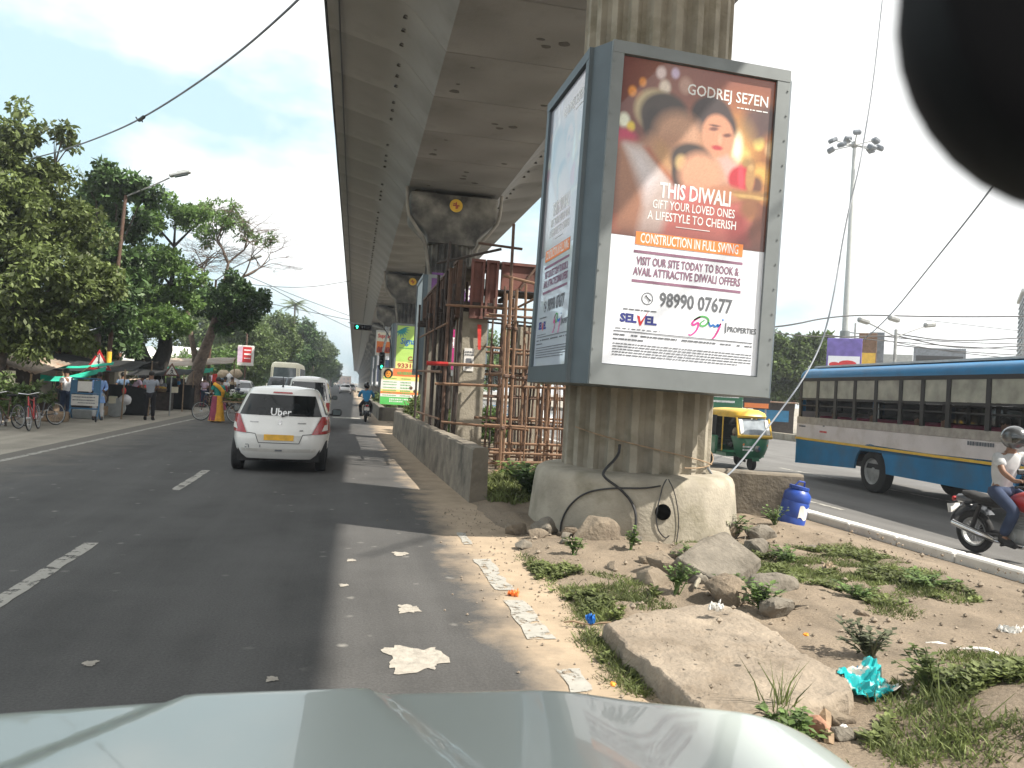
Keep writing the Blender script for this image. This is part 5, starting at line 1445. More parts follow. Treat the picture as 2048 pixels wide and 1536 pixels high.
# white hatchback taxi in front
SW = [(.24,.76,.16,3.70),(.32,.80,.08,3.78),(.42,.835,.03,3.82),(.55,.848,.0,3.85),(.70,.85,.012,3.82),(.80,.85,.055,3.70),(.90,.838,.10,3.45),(.96,.822,.125,2.95),(1.02,.80,.15,2.80),(1.15,.745,.23,2.5),(1.30,.68,.35,2.15),(1.42,.625,.45,1.95),(1.47,.58,.52,1.85),(1.495,.50,.64,1.72)]
def hatchback():
    t = thing('taxi_car', 'white hatchback taxi seen from behind with a ride service name on its rear window', 'car', (-1.07, 13.95, 0), R(.5))
    c = Car(SW, 4.6); body = c.body('body', M['white_paint'], t)
    b = B(); b.box((0, 1.9, .30), (1.4, 3.3, .22)); b.obj('underbody', M['black_rubber'], t)
    for x in (-.72, .72):
        for y in (.62, 3.05): wheel(t, x, y, .30, .19, sx=1 if x > 0 else -1)
    g = c.patch('rear_window', M['glass_tint'], t, c.rear, [(-.70,1.0),(.70,1.0),(.565,1.36),(-.565,1.36)], 20, 10, .008)
    gM = plane_M(tuple(c.rear(0, 1.06)+Vector((0, -.018, 0))), (1,0,0), (0, .48, 1))
    tx = text('lettering', 'Uber', .20, M['ink_white'], g, 0, 0, 0, .36, .004); tx.matrix_local = gM @ Matrix.Scale(1, 4); tx.scale = (.85, 1, 1)
    # wiper, high brake light, aerial
    b = B(); b.tube([(0.02, .11, .985), (.1, .14, 1.02), (.42, .16, 1.03)], .012, 6); b.obj('rear_wiper', M['black_plastic'], t)
    c.patch('brake_light', M['red_glass'], t, c.rear, [(-.17,1.385),(.17,1.385),(.16,1.41),(-.16,1.41)], 6, 2, .012)
    b = B(); b.tube([(-.03, .75, 1.50), (-.03, .80, 1.56), (-.03, .72, 1.70)], [.022, .010, .005], 6); b.obj('aerial', M['black_plastic'], t)
    for sx in (-1, 1):
        q = [(sx*.845,.78),(sx*.60,.72),(sx*.70,.985),(sx*.805,1.0)]
        if sx < 0: q = [(-.60,.72),(-.845,.78),(-.805,1.0),(-.70,.985)]
        l = c.patch('tail_light', M['red_glass'], t, c.rear, [(sx*.846,.70),(sx*.54,.69),(sx*.69,1.0),(sx*.808,1.0)], 10, 10, .016)
        c.patch('clear_lens', M['white_dirty'], l, c.rear, [(sx*.80,.76),(sx*.70,.745),(sx*.74,.85),(sx*.79,.86)], 4, 4, .020)
        c.patch('quarter_window', M['glass_dark'], t, lambda y, z, s_=sx: c.side(s_, y, z), [(.55,1.03),(2.6,1.03),(2.05,1.36),(.72,1.36)], 14, 6, .006)
        mirror_box(t, (sx*.96, 2.35, 1.02), 'black_plastic', sx)
    # seams, plate recess, plate, badges, reflectors
    b = B()
    for x0, z0, x1, z1 in ((-.58,.70,-.40,.685),(.58,.70,.40,.685),(-.40,.685,-.34,.53),(.40,.685,.34,.53),(-.34,.53,.34,.53)):
        b.tube([c.rear(x0+(x1-x0)*k/6, z0+(z1-z0)*k/6)+Vector((0, -.002, 0)) for k in range(7)], .006, 5)
    b.obj('tailgate_seam', M['black_plastic'], t)
    c.patch('plate_recess', M['white_dirty'], t, c.rear, [(-.36,.56),(.36,.56),(.40,.67),(-.40,.67)], 8, 3, .002)
    c.patch('number_plate', M['yellow_plate'], t, c.rear, [(-.25,.575),(.25,.575),(.25,.675),(-.25,.675)], 6, 3, .014)
    d = B()
    for x0, x1, z in ((-.50,-.36,.885),(.30,.44,.885),(.34,.40,.76)):
        d.tube([c.rear(x0+(x1-x0)*k/4, z)+Vector((0, -.005, 0)) for k in range(5)], .011, 5)
    d.obj('badge', M['alloy'], t)
    e = text('emblem', 'S', .085, M['chrome'], t, 0, 0, 0, None, .012); e.matrix_local = plane_M(tuple(c.rear(0, .885)+Vector((0, -.012, 0))), (1,0,0), (0, .3, 1))
    b = B()
    for x, z, w, h in ((-.53,.49,.05,.012),(-.50,.46,.012,.05),(-.55,.44,.03,.012),(-.31,.47,.012,.045),(.0,.40,.12,.028)): b.box(tuple(c.rear(x, z)+Vector((0, -.004, 0))), (w, .012, h))
    b.obj('scuff_mark', M['ink_grey'], t)
    c.patch('muddy_bumper_edge', M['white_dirty'], t, c.rear, [(-.80,.37),(.80,.37),(.83,.44),(-.83,.42)], 16, 3, .004)
    b = B()
    for x in (-.35, .35): b.rbox((x, 1.0, 1.08), (.42, .1, .36), .05)
    b.rbox((.35, 1.0, 1.30), (.2, .08, .16), .04); b.rbox((-.35, 1.0, 1.30), (.2, .08, .16), .04); b.obj('seat', M['black_plastic'], t)
    return t
hatchback()
VN = [(.34,.70,.06,3.3),(.45,.735,.0,3.4),(.9,.74,.01,3.38),(1.0,.735,.02,3.25),(1.25,.70,.06,3.0),(1.55,.64,.12,2.7),(1.68,.60,.16,2.55),(1.74,.54,.25,2.4),(1.77,.42,.4,2.2)]
def van(name, label, loc, rz, paint, cat='van', group=None, rings=VN, zs=(.98,1.6), dark='glass_dark', n=6.5, wr=.28):
    t = thing(name, label, cat, loc, rz, group); c = Car(rings, n); c.body('body', M[paint], t, 44)
    L_ = rings[2][3]; w = rings[2][1]; za, zb = zs; f0, f1 = interp(rings, za)[0], interp(rings, zb)[0]
    b = B(); b.box((0, L_/2, .3), (w*1.7, L_*.86, .2)); b.obj('underbody', M['black_rubber'], t)
    for x in (-w+.09, w-.09):
        for y in (L_*.17, L_*.80): wheel(t, x, y, wr, .16, sx=1 if x > 0 else -1)
    c.patch('rear_window', M[dark], t, c.rear, [(-f0*.88,za),(f0*.88,za),(f1*.85,zb),(-f1*.85,zb)], 12, 6, .008)
    c.patch('windscreen', M[dark], t, c.front, [(-f0*.88,za),(f0*.88,za),(f1*.85,zb),(-f1*.85,zb)], 12, 6, .008)
    for sx in (-1, 1):
        y0, y1 = interp(rings, (za+zb)/2)[1:]
        for k in range(3):
            a = y0+.25+(y1-y0-.5)*k/3+.05; e = y0+.25+(y1-y0-.5)*(k+1)/3-.05
            c.patch('side_window', M[dark], t, lambda y, z, s_=sx: c.side(s_, y, z), [(a,za),(e,za),(e,zb-.03),(a,zb-.03)], 4, 3, .006)
        c.patch('tail_light', M['red_glass'], t, c.rear, [(sx*w*.97,.62),(sx*w*.82,.62),(sx*w*.82,.92),(sx*w*.97,.92)], 3, 3, .012)
        c.patch('headlight', M['chrome'], t, c.front, [(sx*w*.94,.68),(sx*w*.62,.68),(sx*w*.62,.84),(sx*w*.94,.84)], 3, 3, .012)
        mirror_box(t, (sx*(w+.12), L_*.76, za+.08), 'black_plastic', sx)
    c.patch('number_plate', M['yellow_plate'] if paint == 'white_paint' else M['paper'], t, c.rear, [(-.22,.55),(.22,.55),(.22,.66),(-.22,.66)], 3, 2, .012)
    b = B(); b.rbox((0, -.03, .44), (w*1.8, .1, .12), .03); b.obj('bumper', M['black_plastic'] if paint != 'white_paint' else M['white_dirty'], t)
    return t
van('van', 'white boxy van with dark windows just ahead of the taxi', (-1.2, 26.9, 0), 0, 'white_paint')
dm('car_silver', (.42,.43,.44), .3, metal=.5, coat=.5); dm('car_dark', (.05,.055,.065), .3, coat=.5); dm('car_white', (.70,.70,.70), .3, coat=.5); dm('car_red', (.22,.03,.03), .3, coat=.5)
SD = [(.28,.78,.05,4.2),(.4,.83,.0,4.3),(.6,.84,.02,4.25),(.78,.835,.08,4.0),(.92,.80,.7,3.2),(1.0,.76,.85,3.0),(1.3,.62,1.25,2.5),(1.42,.55,1.4,2.3),(1.45,.45,1.6,2.1)]
SV = [(.36,.82,.05,4.3),(.5,.87,.0,4.4),(.95,.875,.02,4.3),(1.08,.86,.04,3.5),(1.2,.84,.07,3.2),(1.6,.74,.22,2.7),(1.74,.68,.32,2.5),(1.78,.58,.5,2.3)]
BS = [(.5,1.18,.05,9.4),(.7,1.22,.0,9.5),(1.6,1.23,0,9.5),(2.7,1.2,.03,9.4),(2.95,1.12,.12,9.25),(3.05,.95,.3,9.0)]
van('car', 'dark grey estate car in the left queue beyond the white van', (-4.6, 57, 0), 0, 'car_dark', 'car', None, SV, (1.12,1.6))
van('car', 'silver car parked beside the scooters at the left kerb', (-6.6, 52, -.05), .02, 'car_silver', 'car', None, SD, (.98,1.32))
van('car', 'dark off-road car with a roof rack shape behind the white van', (-2.9, 50, 0), 0, 'car_dark', 'car', None, SV, (1.12,1.62))
van('car', 'white jeep-like car in the far left queue beside the dark one', (-2.7, 62, 0), 0, 'car_white', 'car', None, SV, (1.12,1.62))
van('car', 'dark saloon far down the left queue', (-2.5, 76, 0), 0, 'car_dark', 'car', None, SD, (.98,1.32))
van('bus', 'pale green bus waiting in the distance behind the taxi', (-4.9, 66, 0), .0, 'poster_cream', 'bus', None, BS, (1.7,2.6), 'glass_grey', 8, .45)
van('car', 'small far white car, largest of three white cars near the vanishing point', (.10, 112, 0), 0, 'car_white', 'car', None, SD, (.98,1.32))
van('car', 'small far silver car, middle of three cars near the vanishing point', (2.3-1.2, 138, 0), 0, 'car_silver', 'car', None, SD, (.98,1.32))
van('car', 'tiny far dark red car to the left of the far white car', (-2.6, 100, 0), 0, 'car_red', 'car', None, SD, (.98,1.32))

# ------------------------------------------------------------------ motorcycles, scooters, bicycles
def spoked(parent, y, r, tw, m='black_rubber', n=20, name='wheel', x=0):
    b = B(); o_ = []
    for k in range(28):
        q = 2*math.pi*k/28; o_.append((x, y+(r-tw/2)*math.cos(q), r+(r-tw/2)*math.sin(q)))
    rings = []
    for k in range(28):
        q = 2*math.pi*k/28; rings.append([(x+tw/2*math.cos(a), y+(r-tw/2+tw/2*math.sin(a))*math.cos(q), r+(r-tw/2+tw/2*math.sin(a))*math.sin(q)) for a in [2*math.pi*i/8 for i in range(8)]])
    b.loft(rings+[rings[0]], cap=False); w = b.obj(name, M[m], parent, smooth=60)
    c = B(); rings = []
    for k in range(28):
        q = 2*math.pi*k/28; rings.append([(x+dx, y+(r-tw-d)*math.cos(q), r+(r-tw-d)*math.sin(q)) for dx, d in ((-tw*.35, -.004), (tw*.35, -.004), (tw*.3, .016), (-tw*.3, .016))])
    c.loft(rings+[rings[0]], cap=False); c.obj('rim', M['lamp_grey'], w)
    s = B()
    for k in range(n):
        q = 2*math.pi*k/n; s.tube([(x+.02*(-1)**k, y, r), (x, y+(r-tw-.005)*math.cos(q), r+(r-tw-.005)*math.sin(q))], .0018, 4, cap=False)
    s.lathe([(.03, -.05), (.035, .05)], 10, (x, y, r), axis='X'); s.obj('spokes', M['alloy'], w)
    return w
def motorcycle(name, label, loc, rz, tank='red_paint', cat='motorcycle', group=None, lean=0.0):
    t = thing(name, label, cat, loc, rz, group); t.rotation_euler = (0, lean, rz)
    spoked(t, -.64, .30, .105); spoked(t, .66, .305, .085)
    b = B()
    b.tube([(0,-.62,.30),(0,-.30,.36),(0,.02,.30),(0,.32,.42),(0,.42,.82)], .028, 8); b.tube([(0,.42,.84),(0,.1,.78),(0,-.35,.70),(0,-.72,.74)], .03, 8)
    for x in (-.09, .09): b.tube([(x,-.62,.30),(x,-.1,.34)], .022, 6); b.tube([(x,-.62,.32),(x*1.1,-.48,.70)], .03, 8)
    b.obj('frame', M['black_plastic'], t, smooth=50)
    b = B(); b.rbox((0,.08,.38), (.26,.34,.24), .04); b.rbox((0,.14,.56), (.20,.20,.18), .03)
    for k in range(5): b.box((0,.14,.50+.035*k), (.25,.25,.012))
    b.lathe([(.09,-.16),(.1,-.12),(.1,.12),(.09,.16)], 14, (0,.02,.36), axis='X'); b.obj('engine', M['lamp_grey'], t, smooth=40)
    b = B(); b.tube([(.09,.26,.52),(.12,.36,.36),(.13,.2,.24),(.14,-.2,.26)], .022, 8); b.tube([(.15,-.2,.27),(.16,-.4,.31),(.17,-.85,.40)], [.03,.05,.045], 10); b.obj('exhaust', M['chrome'], t, smooth=50)
    b = B(); rings = []
    for y, w, z0, z1 in ((-.10,.07,.72,.86),(.0,.12,.70,.92),(.15,.145,.68,.98),(.30,.14,.72,.99),(.40,.10,.78,.94),(.44,.05,.82,.90)):
        rings.append([(w*math.cos(q), y, (z0+z1)/2+(z1-z0)/2*math.sin(q)) for q in [2*math.pi*k/14 for k in range(14)]])
    b.loft(rings); b.obj('fuel_tank', M[tank], t, smooth=60)
    b = B(); rings = []
    for y, w, z0, z1 in ((-.08,.07,.74,.83),(-.2,.12,.72,.81),(-.45,.14,.73,.83),(-.7,.12,.76,.87),(-.82,.06,.80,.86)):
        rings.append([(w*math.copysign(abs(math.cos(q))**.6, math.cos(q)), y, (z0+z1)/2+(z1-z0)/2*math.sin(q)) for q in [2*math.pi*k/14 for k in range(14)]])
    b.loft(rings); b.obj('seat', M['black_rubber'], t, smooth=60)
    b = B(); b.rbox((0,-.78,.74), (.16,.3,.12), .04); b.tube([(0,-.75,.66),(0,-.95,.5),(0,-1.02,.42)], [.07,.06,.03], 8)
    def fend(u, v): q = R(35+120*u); return ((v-.5)*.16, -.64+.36*math.cos(q+.2), .31+.36*math.sin(q+.2))
    b.grid(fend, 10, 3); b.obj('tail_fairing', M['car_dark'], t, smooth=50)
    b = B(); b.rbox((0,-.97,.72), (.14,.05,.07), .02); b.obj('tail_light', M['red_glass'], t)
    b = B(); b.box((0,-1.0,.58), (.22,.012,.13), rx=.2); b.obj('number_plate', M['paper'], t)
    b = B()
    for x in (-.085, .085): b.tube([(x,.66,.305),(x,.60,.55),(x,.47,.98)], .024, 8)
    def ff(u, v): q = R(20+140*u); return ((v-.5)*.12, .66+.345*math.cos(q), .305+.345*math.sin(q))
    b.grid(ff, 10, 3); b.obj('front_fork', M['alloy'], t, smooth=50)
    b = B(); b.tube([(-.37,.28,1.05),(-.24,.36,1.06),(-.1,.44,1.0),(.1,.44,1.0),(.24,.36,1.06),(.37,.28,1.05)], .016, 8); b.obj('handlebar', M['black_plastic'], t)
    for x in (-.33, .33): b = B(); b.tube([(x*.8,.34,1.06),(x*1.05,.36,1.22)], .008, 6); b.rbox((x*1.12,.36,1.26), (.12,.03,.07), .015); b.obj('mirror', M['black_plastic'], t)
    b = B(); b.rbox((0,.56,.90), (.20,.16,.22), .05); o = b.obj('headlamp_cowl', M[tank], t, smooth=50); b = B(); b.lathe([(.085,0),(.075,.03),(0,.04)], 14, (0,.63,.9), axis='Y'); b.obj('headlight', M['chrome'], o, smooth=50)
    b = B(); b.tube([(-.1,-.02,.25),(-.24,-.02,.24)], .018, 6); b.tube([(.1,-.02,.25),(.24,-.02,.24)], .018, 6); b.obj('footrest', M['black_rubber'], t)
    return t
RIDE = dict(pelvis=(0,-.22,.90), spine=(0,-.20,1.07), chest=(0,-.13,1.27), neck=(0,-.09,1.40), headb=(0,-.06,1.47), head=(0,-.05,1.55), crown=(0,-.05,1.63),
    shL=(-.19,-.12,1.34), elL=(-.30,.06,1.15), wrL=(-.32,.24,1.06), haL=(-.32,.31,1.07), shR=(.19,-.12,1.34), elR=(.30,.06,1.15), wrR=(.32,.24,1.06), haR=(.32,.31,1.07),
    hiL=(-.12,-.20,.86), knL=(-.24,.18,.68), anL=(-.20,-.02,.33), toL=(-.21,.12,.27), hiR=(.12,-.20,.86), knR=(.24,.18,.68), anR=(.20,-.02,.33), toR=(.21,.12,.27))
motorcycle('motorcycle', 'dark motorcycle ridden away by the man in the blue shirt', (.95, 34.2, 0), 0, 'car_dark', lean=.03)
person('person in a blue shirt and dark helmet riding a motorcycle away', (.95, 34.2, 0), 0, 'cloth_blue', 'cloth_black', RIDE, 'long', helmet='black_gloss')
motorcycle('motorcycle', 'black and red motorcycle with chrome exhaust at the right edge', (8.85, 8.58, -.25), R(184), 'red_paint', lean=.04)
t = person('person in a white shirt and silver helmet riding the red motorcycle at the right edge', (8.85, 8.58, -.25), R(184), 'cloth_pale', 'cloth_navy', RIDE, 'short', helmet='helmet_grey', fingers=True, scale=1.06)
t.rotation_euler = (0, .04, R(184))
def scooter(label, loc, rz, m='car_dark', group=None):
    t = thing('scooter', label, 'scooter', loc, rz, group)
    for y in (-.6, .62): b = B(); b.lathe([(.1,-.05),(.2,-.055),(.235,-.02),(.235,.02),(.2,.055),(.1,.05)], 20, (0,y,.235), axis='X'); b.lathe([(0,.0),(.1,.0)], 16, (0,y,.235), axis='X', cap=False); b.obj('wheel', M['black_rubber'], t, smooth=40)
    b = B(); rings = []
    for y, w, z0, z1 in ((-.85,.08,.5,.62),(-.7,.19,.36,.72),(-.4,.21,.30,.74),(-.12,.17,.28,.72),(-.05,.12,.26,.36),(.3,.14,.24,.30)):
        rings.append([(w*math.copysign(abs(math.cos(q))**.6, math.cos(q)), y, (z0+z1)/2+(z1-z0)/2*math.copysign(abs(math.sin(q))**.7, math.sin(q))) for q in [2*math.pi*k/14 for k in range(14)]])
    b.loft(rings); b.rbox((0,.42,.62), (.38,.06,.70), .03, rx=-.25); b.rbox((0,.6,.42), (.16,.34,.10), .04); b.obj('body', M[m], t, smooth=50)
    b = B(); b.rbox((0,-.42,.79), (.28,.72,.12), .05); b.obj('seat', M['black_rubber'], t)
    b = B(); b.tube([(0,.5,.5),(0,.36,1.02)], .03, 8); b.tube([(-.32,.26,1.06),(0,.36,1.04),(.32,.26,1.06)], .018, 8); b.obj('handlebar', M['black_plastic'], t)
    b = B(); b.rbox((0,.42,1.02), (.24,.16,.16), .05); o = b.obj('headlamp_cowl', M[m], t); b = B(); b.lathe([(.07,0),(0,.03)], 12, (0,.5,1.02), axis='Y'); b.obj('headlight', M['chrome'], o)
    b = B(); b.rbox((0,-.88,.58), (.2,.04,.08), .015); b.obj('tail_light', M['red_glass'], t); b = B(); b.box((0,-.86,.38), (.24,.012,.14)); b.obj('number_plate', M['paper'], t)
    b = B(); b.lathe([(.06,-.05),(.19,-.055),(.22,0),(.19,.055),(.06,.05)], 18, (0,-.93,.78), axis='Y'); b.obj('spare_wheel', M['black_rubber'], t, smooth=40); b = B(); b.lathe([(.1,-.06),(.12,-.065)], 14, (0,-.93,.78), axis='Y'); b.obj('wheel_rim', M['white_dirty'], t)
    return t
scooter('dark scooter with a spare wheel on its back parked before the green awning stall', (-8.45, 42.5, -.12), .05)
def bicycle(name, label, loc, rz, m='rust', group=None, lean=.1, cargo=False):
    t = thing(name, label, 'bicycle' if not cargo else 'cargo tricycle', loc, rz, group); t.rotation_euler = (0, lean, rz)
    fw = spoked(t, .56, .345, .034, n=24)
    if cargo:
        for x in (-.42, .42): spoked(t, -.85, .345, .034, n=24, x=x)
        b = B(); b.tube([(-.5,-.85,.345),(.5,-.85,.345)], .02, 6); b.obj('axle', M['rust'], t)
        b = B(); b.box((0,-.95,.74), (1.05,1.5,.05))
        for x in (-.5,.5): b.tube([(x,-1.7,.86),(x,-.2,.86)], .014, 6)
        for x in (-.5,.5):
            for y in (-1.68,-.95,-.22): b.tube([(x,y,.74),(x,y,.88)], .012, 6)
        for x in (-.3,.3): b.tube([(x,-.85,.36),(x,-1.4,.73)], .018, 6); b.tube([(x,-.85,.36),(x,-.4,.73)], .018, 6)
        b.obj('platform', M['wood'], t)
    else: spoked(t, -.50, .345, .034, n=24)
    b = B(); b.tube([(0,.56,.345),(0,.42,.92)], .016, 8); b.tube([(0,.44,.82),(0,-.02,.30)], .018, 8); b.tube([(0,.44,.86),(0,-.16,.80)], .018, 8); b.tube([(0,-.02,.30),(0,-.2,.88)], .018, 8)
    b.tube([(0,-.02,.30),(0,-.50 if not cargo else -.85,.345)], .014, 8); b.tube([(0,-.15,.78),(0,-.50,.345)], .012, 8); b.obj('frame', M[m], t)
    b = B(); b.tube([(-.29,.18,.98),(-.24,.36,1.02),(0,.42,.98),(.24,.36,1.02),(.29,.18,.98)], .013, 8); b.obj('handlebar', M['chrome'], t)
    b = B(); rings = [[(w*math.cos(q), y, .93+h*math.sin(q)) for q in [2*math.pi*k/10 for k in range(10)]] for y, w, h in ((-.36,.09,.03),(-.26,.10,.04),(-.14,.04,.03),(-.04,.02,.02))]
    b.loft(rings); b.obj('saddle', M['black_rubber'], t, smooth=50)
    b = B(); b.lathe([(.09,-.01),(.09,.01)], 16, (.04,-.02,.30), axis='X'); b.tube([(.06,-.02,.3),(.06,.06,.16)], .008, 6); b.tube([(-.06,-.02,.3),(-.06,-.10,.44)], .008, 6); b.box((.1,.06,.15), (.1,.06,.02)); b.box((-.1,-.1,.45), (.1,.06,.02)); b.obj('pedals', M['alloy'], t)
    return t
BL = dict(
 T1=[(-10.12,26.13,8.94,0.68),(-8.95,26.21,8.73,0.55),(-10.32,26.46,7.78,1.0),(-9.23,26.6,7.63,0.86),(-9.82,26.49,6.29,1.29),(-8.75,26.69,6.13,1.04),(-9.59,25.04,4.39,1.22),(-8.68,25.93,4.29,1.26),(-7.99,26.66,4.29,0.95),(-9.56,26.28,2.88,1.2),(-8.38,26.54,2.9,0.86),(-10.17,25.27,6.14,1.15),(-11.17,25.92,4.98,1.52),(-11.09,25.45,7.12,1.32),(-11.39,26.11,2.88,1.53),(-10.34,26.08,8.36,0.68)],
 T2=[(-9.84,32.36,8.9,0.8),(-9.09,32.59,8.85,0.89),(-8.1,32.76,8.84,0.68),(-10.36,33.74,7.79,1.14),(-9.15,33.41,7.64,0.98),(-9.53,32.44,6.24,1.01),(-8.99,33.41,6.35,0.87),(-10.19,32.5,6.57,0.85),(-9.42,33.2,5.18,1.08),(-8.48,32.46,4.87,0.89),(-9.31,32.14,3.8,1.05)],
 D2=[(-13.43,36.83,4.01,1.44),(-11.24,35.4,4.47,1.27),(-9.87,35.47,3.74,1.15),(-12.02,36.9,2.82,1.2),(-13.88,36.7,2.47,1.19),(-9.47,35.7,2.5,0.88),(-14.72,37.04,4.8,1.44)],
 T3=[(-9.64,40.06,8.97,0.94),(-8.58,40.27,9.41,0.94),(-7.31,39.68,9.13,0.67),(-9.94,40.83,7.12,1.19),(-8.69,40.3,7.15,1.0),(-9.64,40.93,5.43,1.28),(-8.43,40.69,5.25,1.11),(-7.61,39.77,6.19,0.72),(-9.74,39.76,4.09,1.09),(-8.43,39.42,3.92,1.08),(-10.3,39.44,5.57,0.97),(-10.37,39.28,3.65,1.02),(-10.96,39.69,4.47,0.98)],
 T4=[(-8.64,46.17,10.34,1.02),(-7.3,45.19,10.55,1.0),(-6.48,46.2,10.14,0.72),(-4.78,45.86,9.52,0.54),(-7.86,45.76,9.49,0.77),(-5.79,46.3,9.79,0.6)],
 T5=[(-7.11,43.97,5.97,1.03),(-5.78,43.65,5.83,1.19),(-4.92,43.98,5.88,0.74),(-6.6,44.34,4.96,1.04),(-5.19,43.47,4.86,0.73),(-8.1,44.61,5.69,0.81),(-6.04,43.39,6.59,0.79)],
 F1=[(-10.65,78.85,4.7,2.15),(-8.88,79.06,5.81,1.95),(-11.39,76.59,3.36,1.79),(-9.15,78.98,2.6,2.16),(-10.83,77.72,6.55,1.31)],
 F2=[(-9.01,98.29,7.27,2.3),(-8.93,96.0,4.31,2.5),(-7.62,96.89,8.49,1.51),(-6.89,96.96,5.81,2.02)],
 F3=[(-7.22,123.73,8.24,2.41),(-7.46,120.77,5.02,2.51),(-6.34,122.58,9.78,1.43)],
 F4=[(-5.97,151.61,8.01,2.37),(-6.19,151.79,5.13,2.57),(-5.09,149.68,9.87,1.27)],
 F5=[(-4.59,189.48,8.23,2.22),(-4.89,190.1,4.98,2.47),(-4.03,190.54,10.24,1.24)],
 F6=[(-3.06,248.67,6.68,2.1),(-3.58,250.84,4.47,2.12)],
 H1=[(-10.54,64.59,3.03,1.26),(-9.41,64.72,2.51,1.26),(-10.99,63.2,2.07,1.07),(-12.04,64.77,2.66,1.09)],
 H2=[(-11.87,55.43,2.32,0.86),(-12.37,55.8,1.45,0.8),(-11.29,56.13,1.69,0.73)],
 D1=[(-16.04,51.0,3.0,1.53),(-17.97,49.62,2.51,1.48),(-14.02,50.75,2.97,1.12),(-17.19,50.13,4.36,1.79),(-14.88,49.56,4.64,1.45),(-19.31,49.48,4.15,1.77)],
 R1=[(27.95,45.29,4.72,1.35),(29.67,45.19,5.42,1.18),(31.0,45.56,5.92,0.77),(28.38,46.4,2.77,1.33),(30.62,46.95,2.55,1.22),(31.3,45.58,4.27,0.77),(26.97,45.44,5.64,0.77)],
 R2=[(15.3,76.75,4.05,2.3),(18.06,75.12,4.04,2.25),(12.22,74.74,2.59,1.75)],
 R3=[(43.5,79.21,2.73,1.85),(41.57,80.27,3.17,1.77)],
 R4=[(72.27,101.02,7.64,1.97),(75.68,99.9,7.09,1.43),(80.74,99.89,7.76,0.91),(93.29,99.35,10.26,0.9)])
# ------------------------------------------------------------------ trees
def leaf_cloud(blobs, n, size, seed, flat=.55, droop=.25, shell=.55):
    r = np.random.default_rng(seed)
    c = np.array([b[:3] for b in blobs]); rad = np.array([b[3] for b in blobs])
    # sub-clumps inside each blob: gaps between them let the sky through
    sub = []
    for ci, ri in zip(c, rad):
        k = max(7, int(15*ri**.8)) if ri > .4 else 6
        for _ in range(k):
            d = r.normal(size=3); d /= np.linalg.norm(d); q = ri*(.35+.65*r.random()**.6)
            sub.append((*(ci+d*q*np.array([1, 1, .85])), ri*r.uniform(.22, .42)))
    sub = np.array(sub)
    w = sub[:, 3]**2; idx = r.choice(len(sub), n, p=w/w.sum())
    d = r.normal(size=(n, 3)); d /= np.linalg.norm(d, axis=1, keepdims=True)
    q = shell+(1-shell)*r.random(n)
    p = sub[idx, :3]+d*(sub[idx, 3]*q*1.15)[:, None]*np.array([1, 1, .75])
    axis = d*.6+r.normal(size=(n, 3))*.6; axis[:, 2] -= droop; axis /= np.linalg.norm(axis, axis=1, keepdims=True)
    up = r.normal(size=(n, 3))*flat+np.array([0, 0, 1.]); side = np.cross(axis, up); side /= np.linalg.norm(side, axis=1, keepdims=True)+1e-9
    L_ = size*np.clip(np.exp(r.normal(-.08, .38, n)), .35, 2.0)[:, None]; W_ = L_*r.uniform(.2, .34, n)[:, None]
    v = np.stack([p, p+axis*L_*.5+side*W_, p+axis*L_, p+axis*L_*.5-side*W_], 1).reshape(-1, 3)
    return v
def leaf_obj(name, v, m, parent):
    me = bpy.data.meshes.new(name); n = len(v)//4
    me.vertices.add(len(v)); me.vertices.foreach_set('co', v.astype(np.float32).ravel())
    me.loops.add(len(v)); me.loops.foreach_set('vertex_index', np.arange(len(v), dtype=np.int32))
    me.polygons.add(n); me.polygons.foreach_set('loop_start', np.arange(0, len(v), 4, dtype=np.int32)); 
    me.update(calc_edges=True); me.validate(); me.materials.append(M[m])
    o = bpy.data.objects.new(name, me); COL.objects.link(o); o.parent = parent; return o
def tree(name, label, base, blobs, m, n, size, seed, trunk=None, r0=.18, bark='bark', group=None, flat=.55, droop=.25, cat='tree'):
    t = thing(name, label, cat, base, 0, group); rr = random.Random(seed)
    lb = [(b[0]-base[0], b[1]-base[1], b[2]-base[2], b[3]) for b in blobs]
    cen = Vector((sum(b[0] for b in lb)/len(lb), sum(b[1] for b in lb)/len(lb), 0))
    top = max(b[2] for b in lb); low = min(b[2] for b in lb)
    tb = B()
    if trunk is None:
        fork = Vector((cen.x*.35, cen.y*.35, max(.25*top, low*.8))); pts = [Vector((0, 0, -.1)), fork*.5+Vector((rr.uniform(-.1, .1), 0, 0)), fork]
        tb.tube(pts, [r0*1.25, r0, r0*.85], 8); forks = [fork]
    else:
        forks = []
        for poly in trunk:
            q = [Vector(p[:3]) for p in poly]; tb.tube(q, [p[3] for p in poly], 8); forks += q[1:]
    for b in lb:
        c = Vector(b[:3]); f = min(forks, key=lambda z: (z-c).length+(0 if z.z < c.z else 2)); mid = f.lerp(c, .5)+Vector((rr.uniform(-.2, .2), rr.uniform(-.2, .2), .15))
        tb.tube([f, mid, c], [r0*.5, r0*.3, r0*.1], 5, cap=False)
        for _ in range(4):
            d = Vector((rr.gauss(0, 1), rr.gauss(0, 1), rr.gauss(.3, .7))).normalized(); tb.tube([c.lerp(mid, .3), c+d*b[3]*.9], [r0*.12, r0*.03], 4, cap=False)
    tb.obj('trunk', M[bark], t, smooth=50)
    leaf_obj('crown', leaf_cloud(lb, n, size, seed, flat, droop), m, t)
    return t
tree('broadleaf_tree', 'tall dark olive tree at the far left edge, over the tin roofed stall', (-10.6, 26.6, -.12), BL['T1'], 'leaf_olive', 60000, .155, 1, r0=.2, droop=.5)
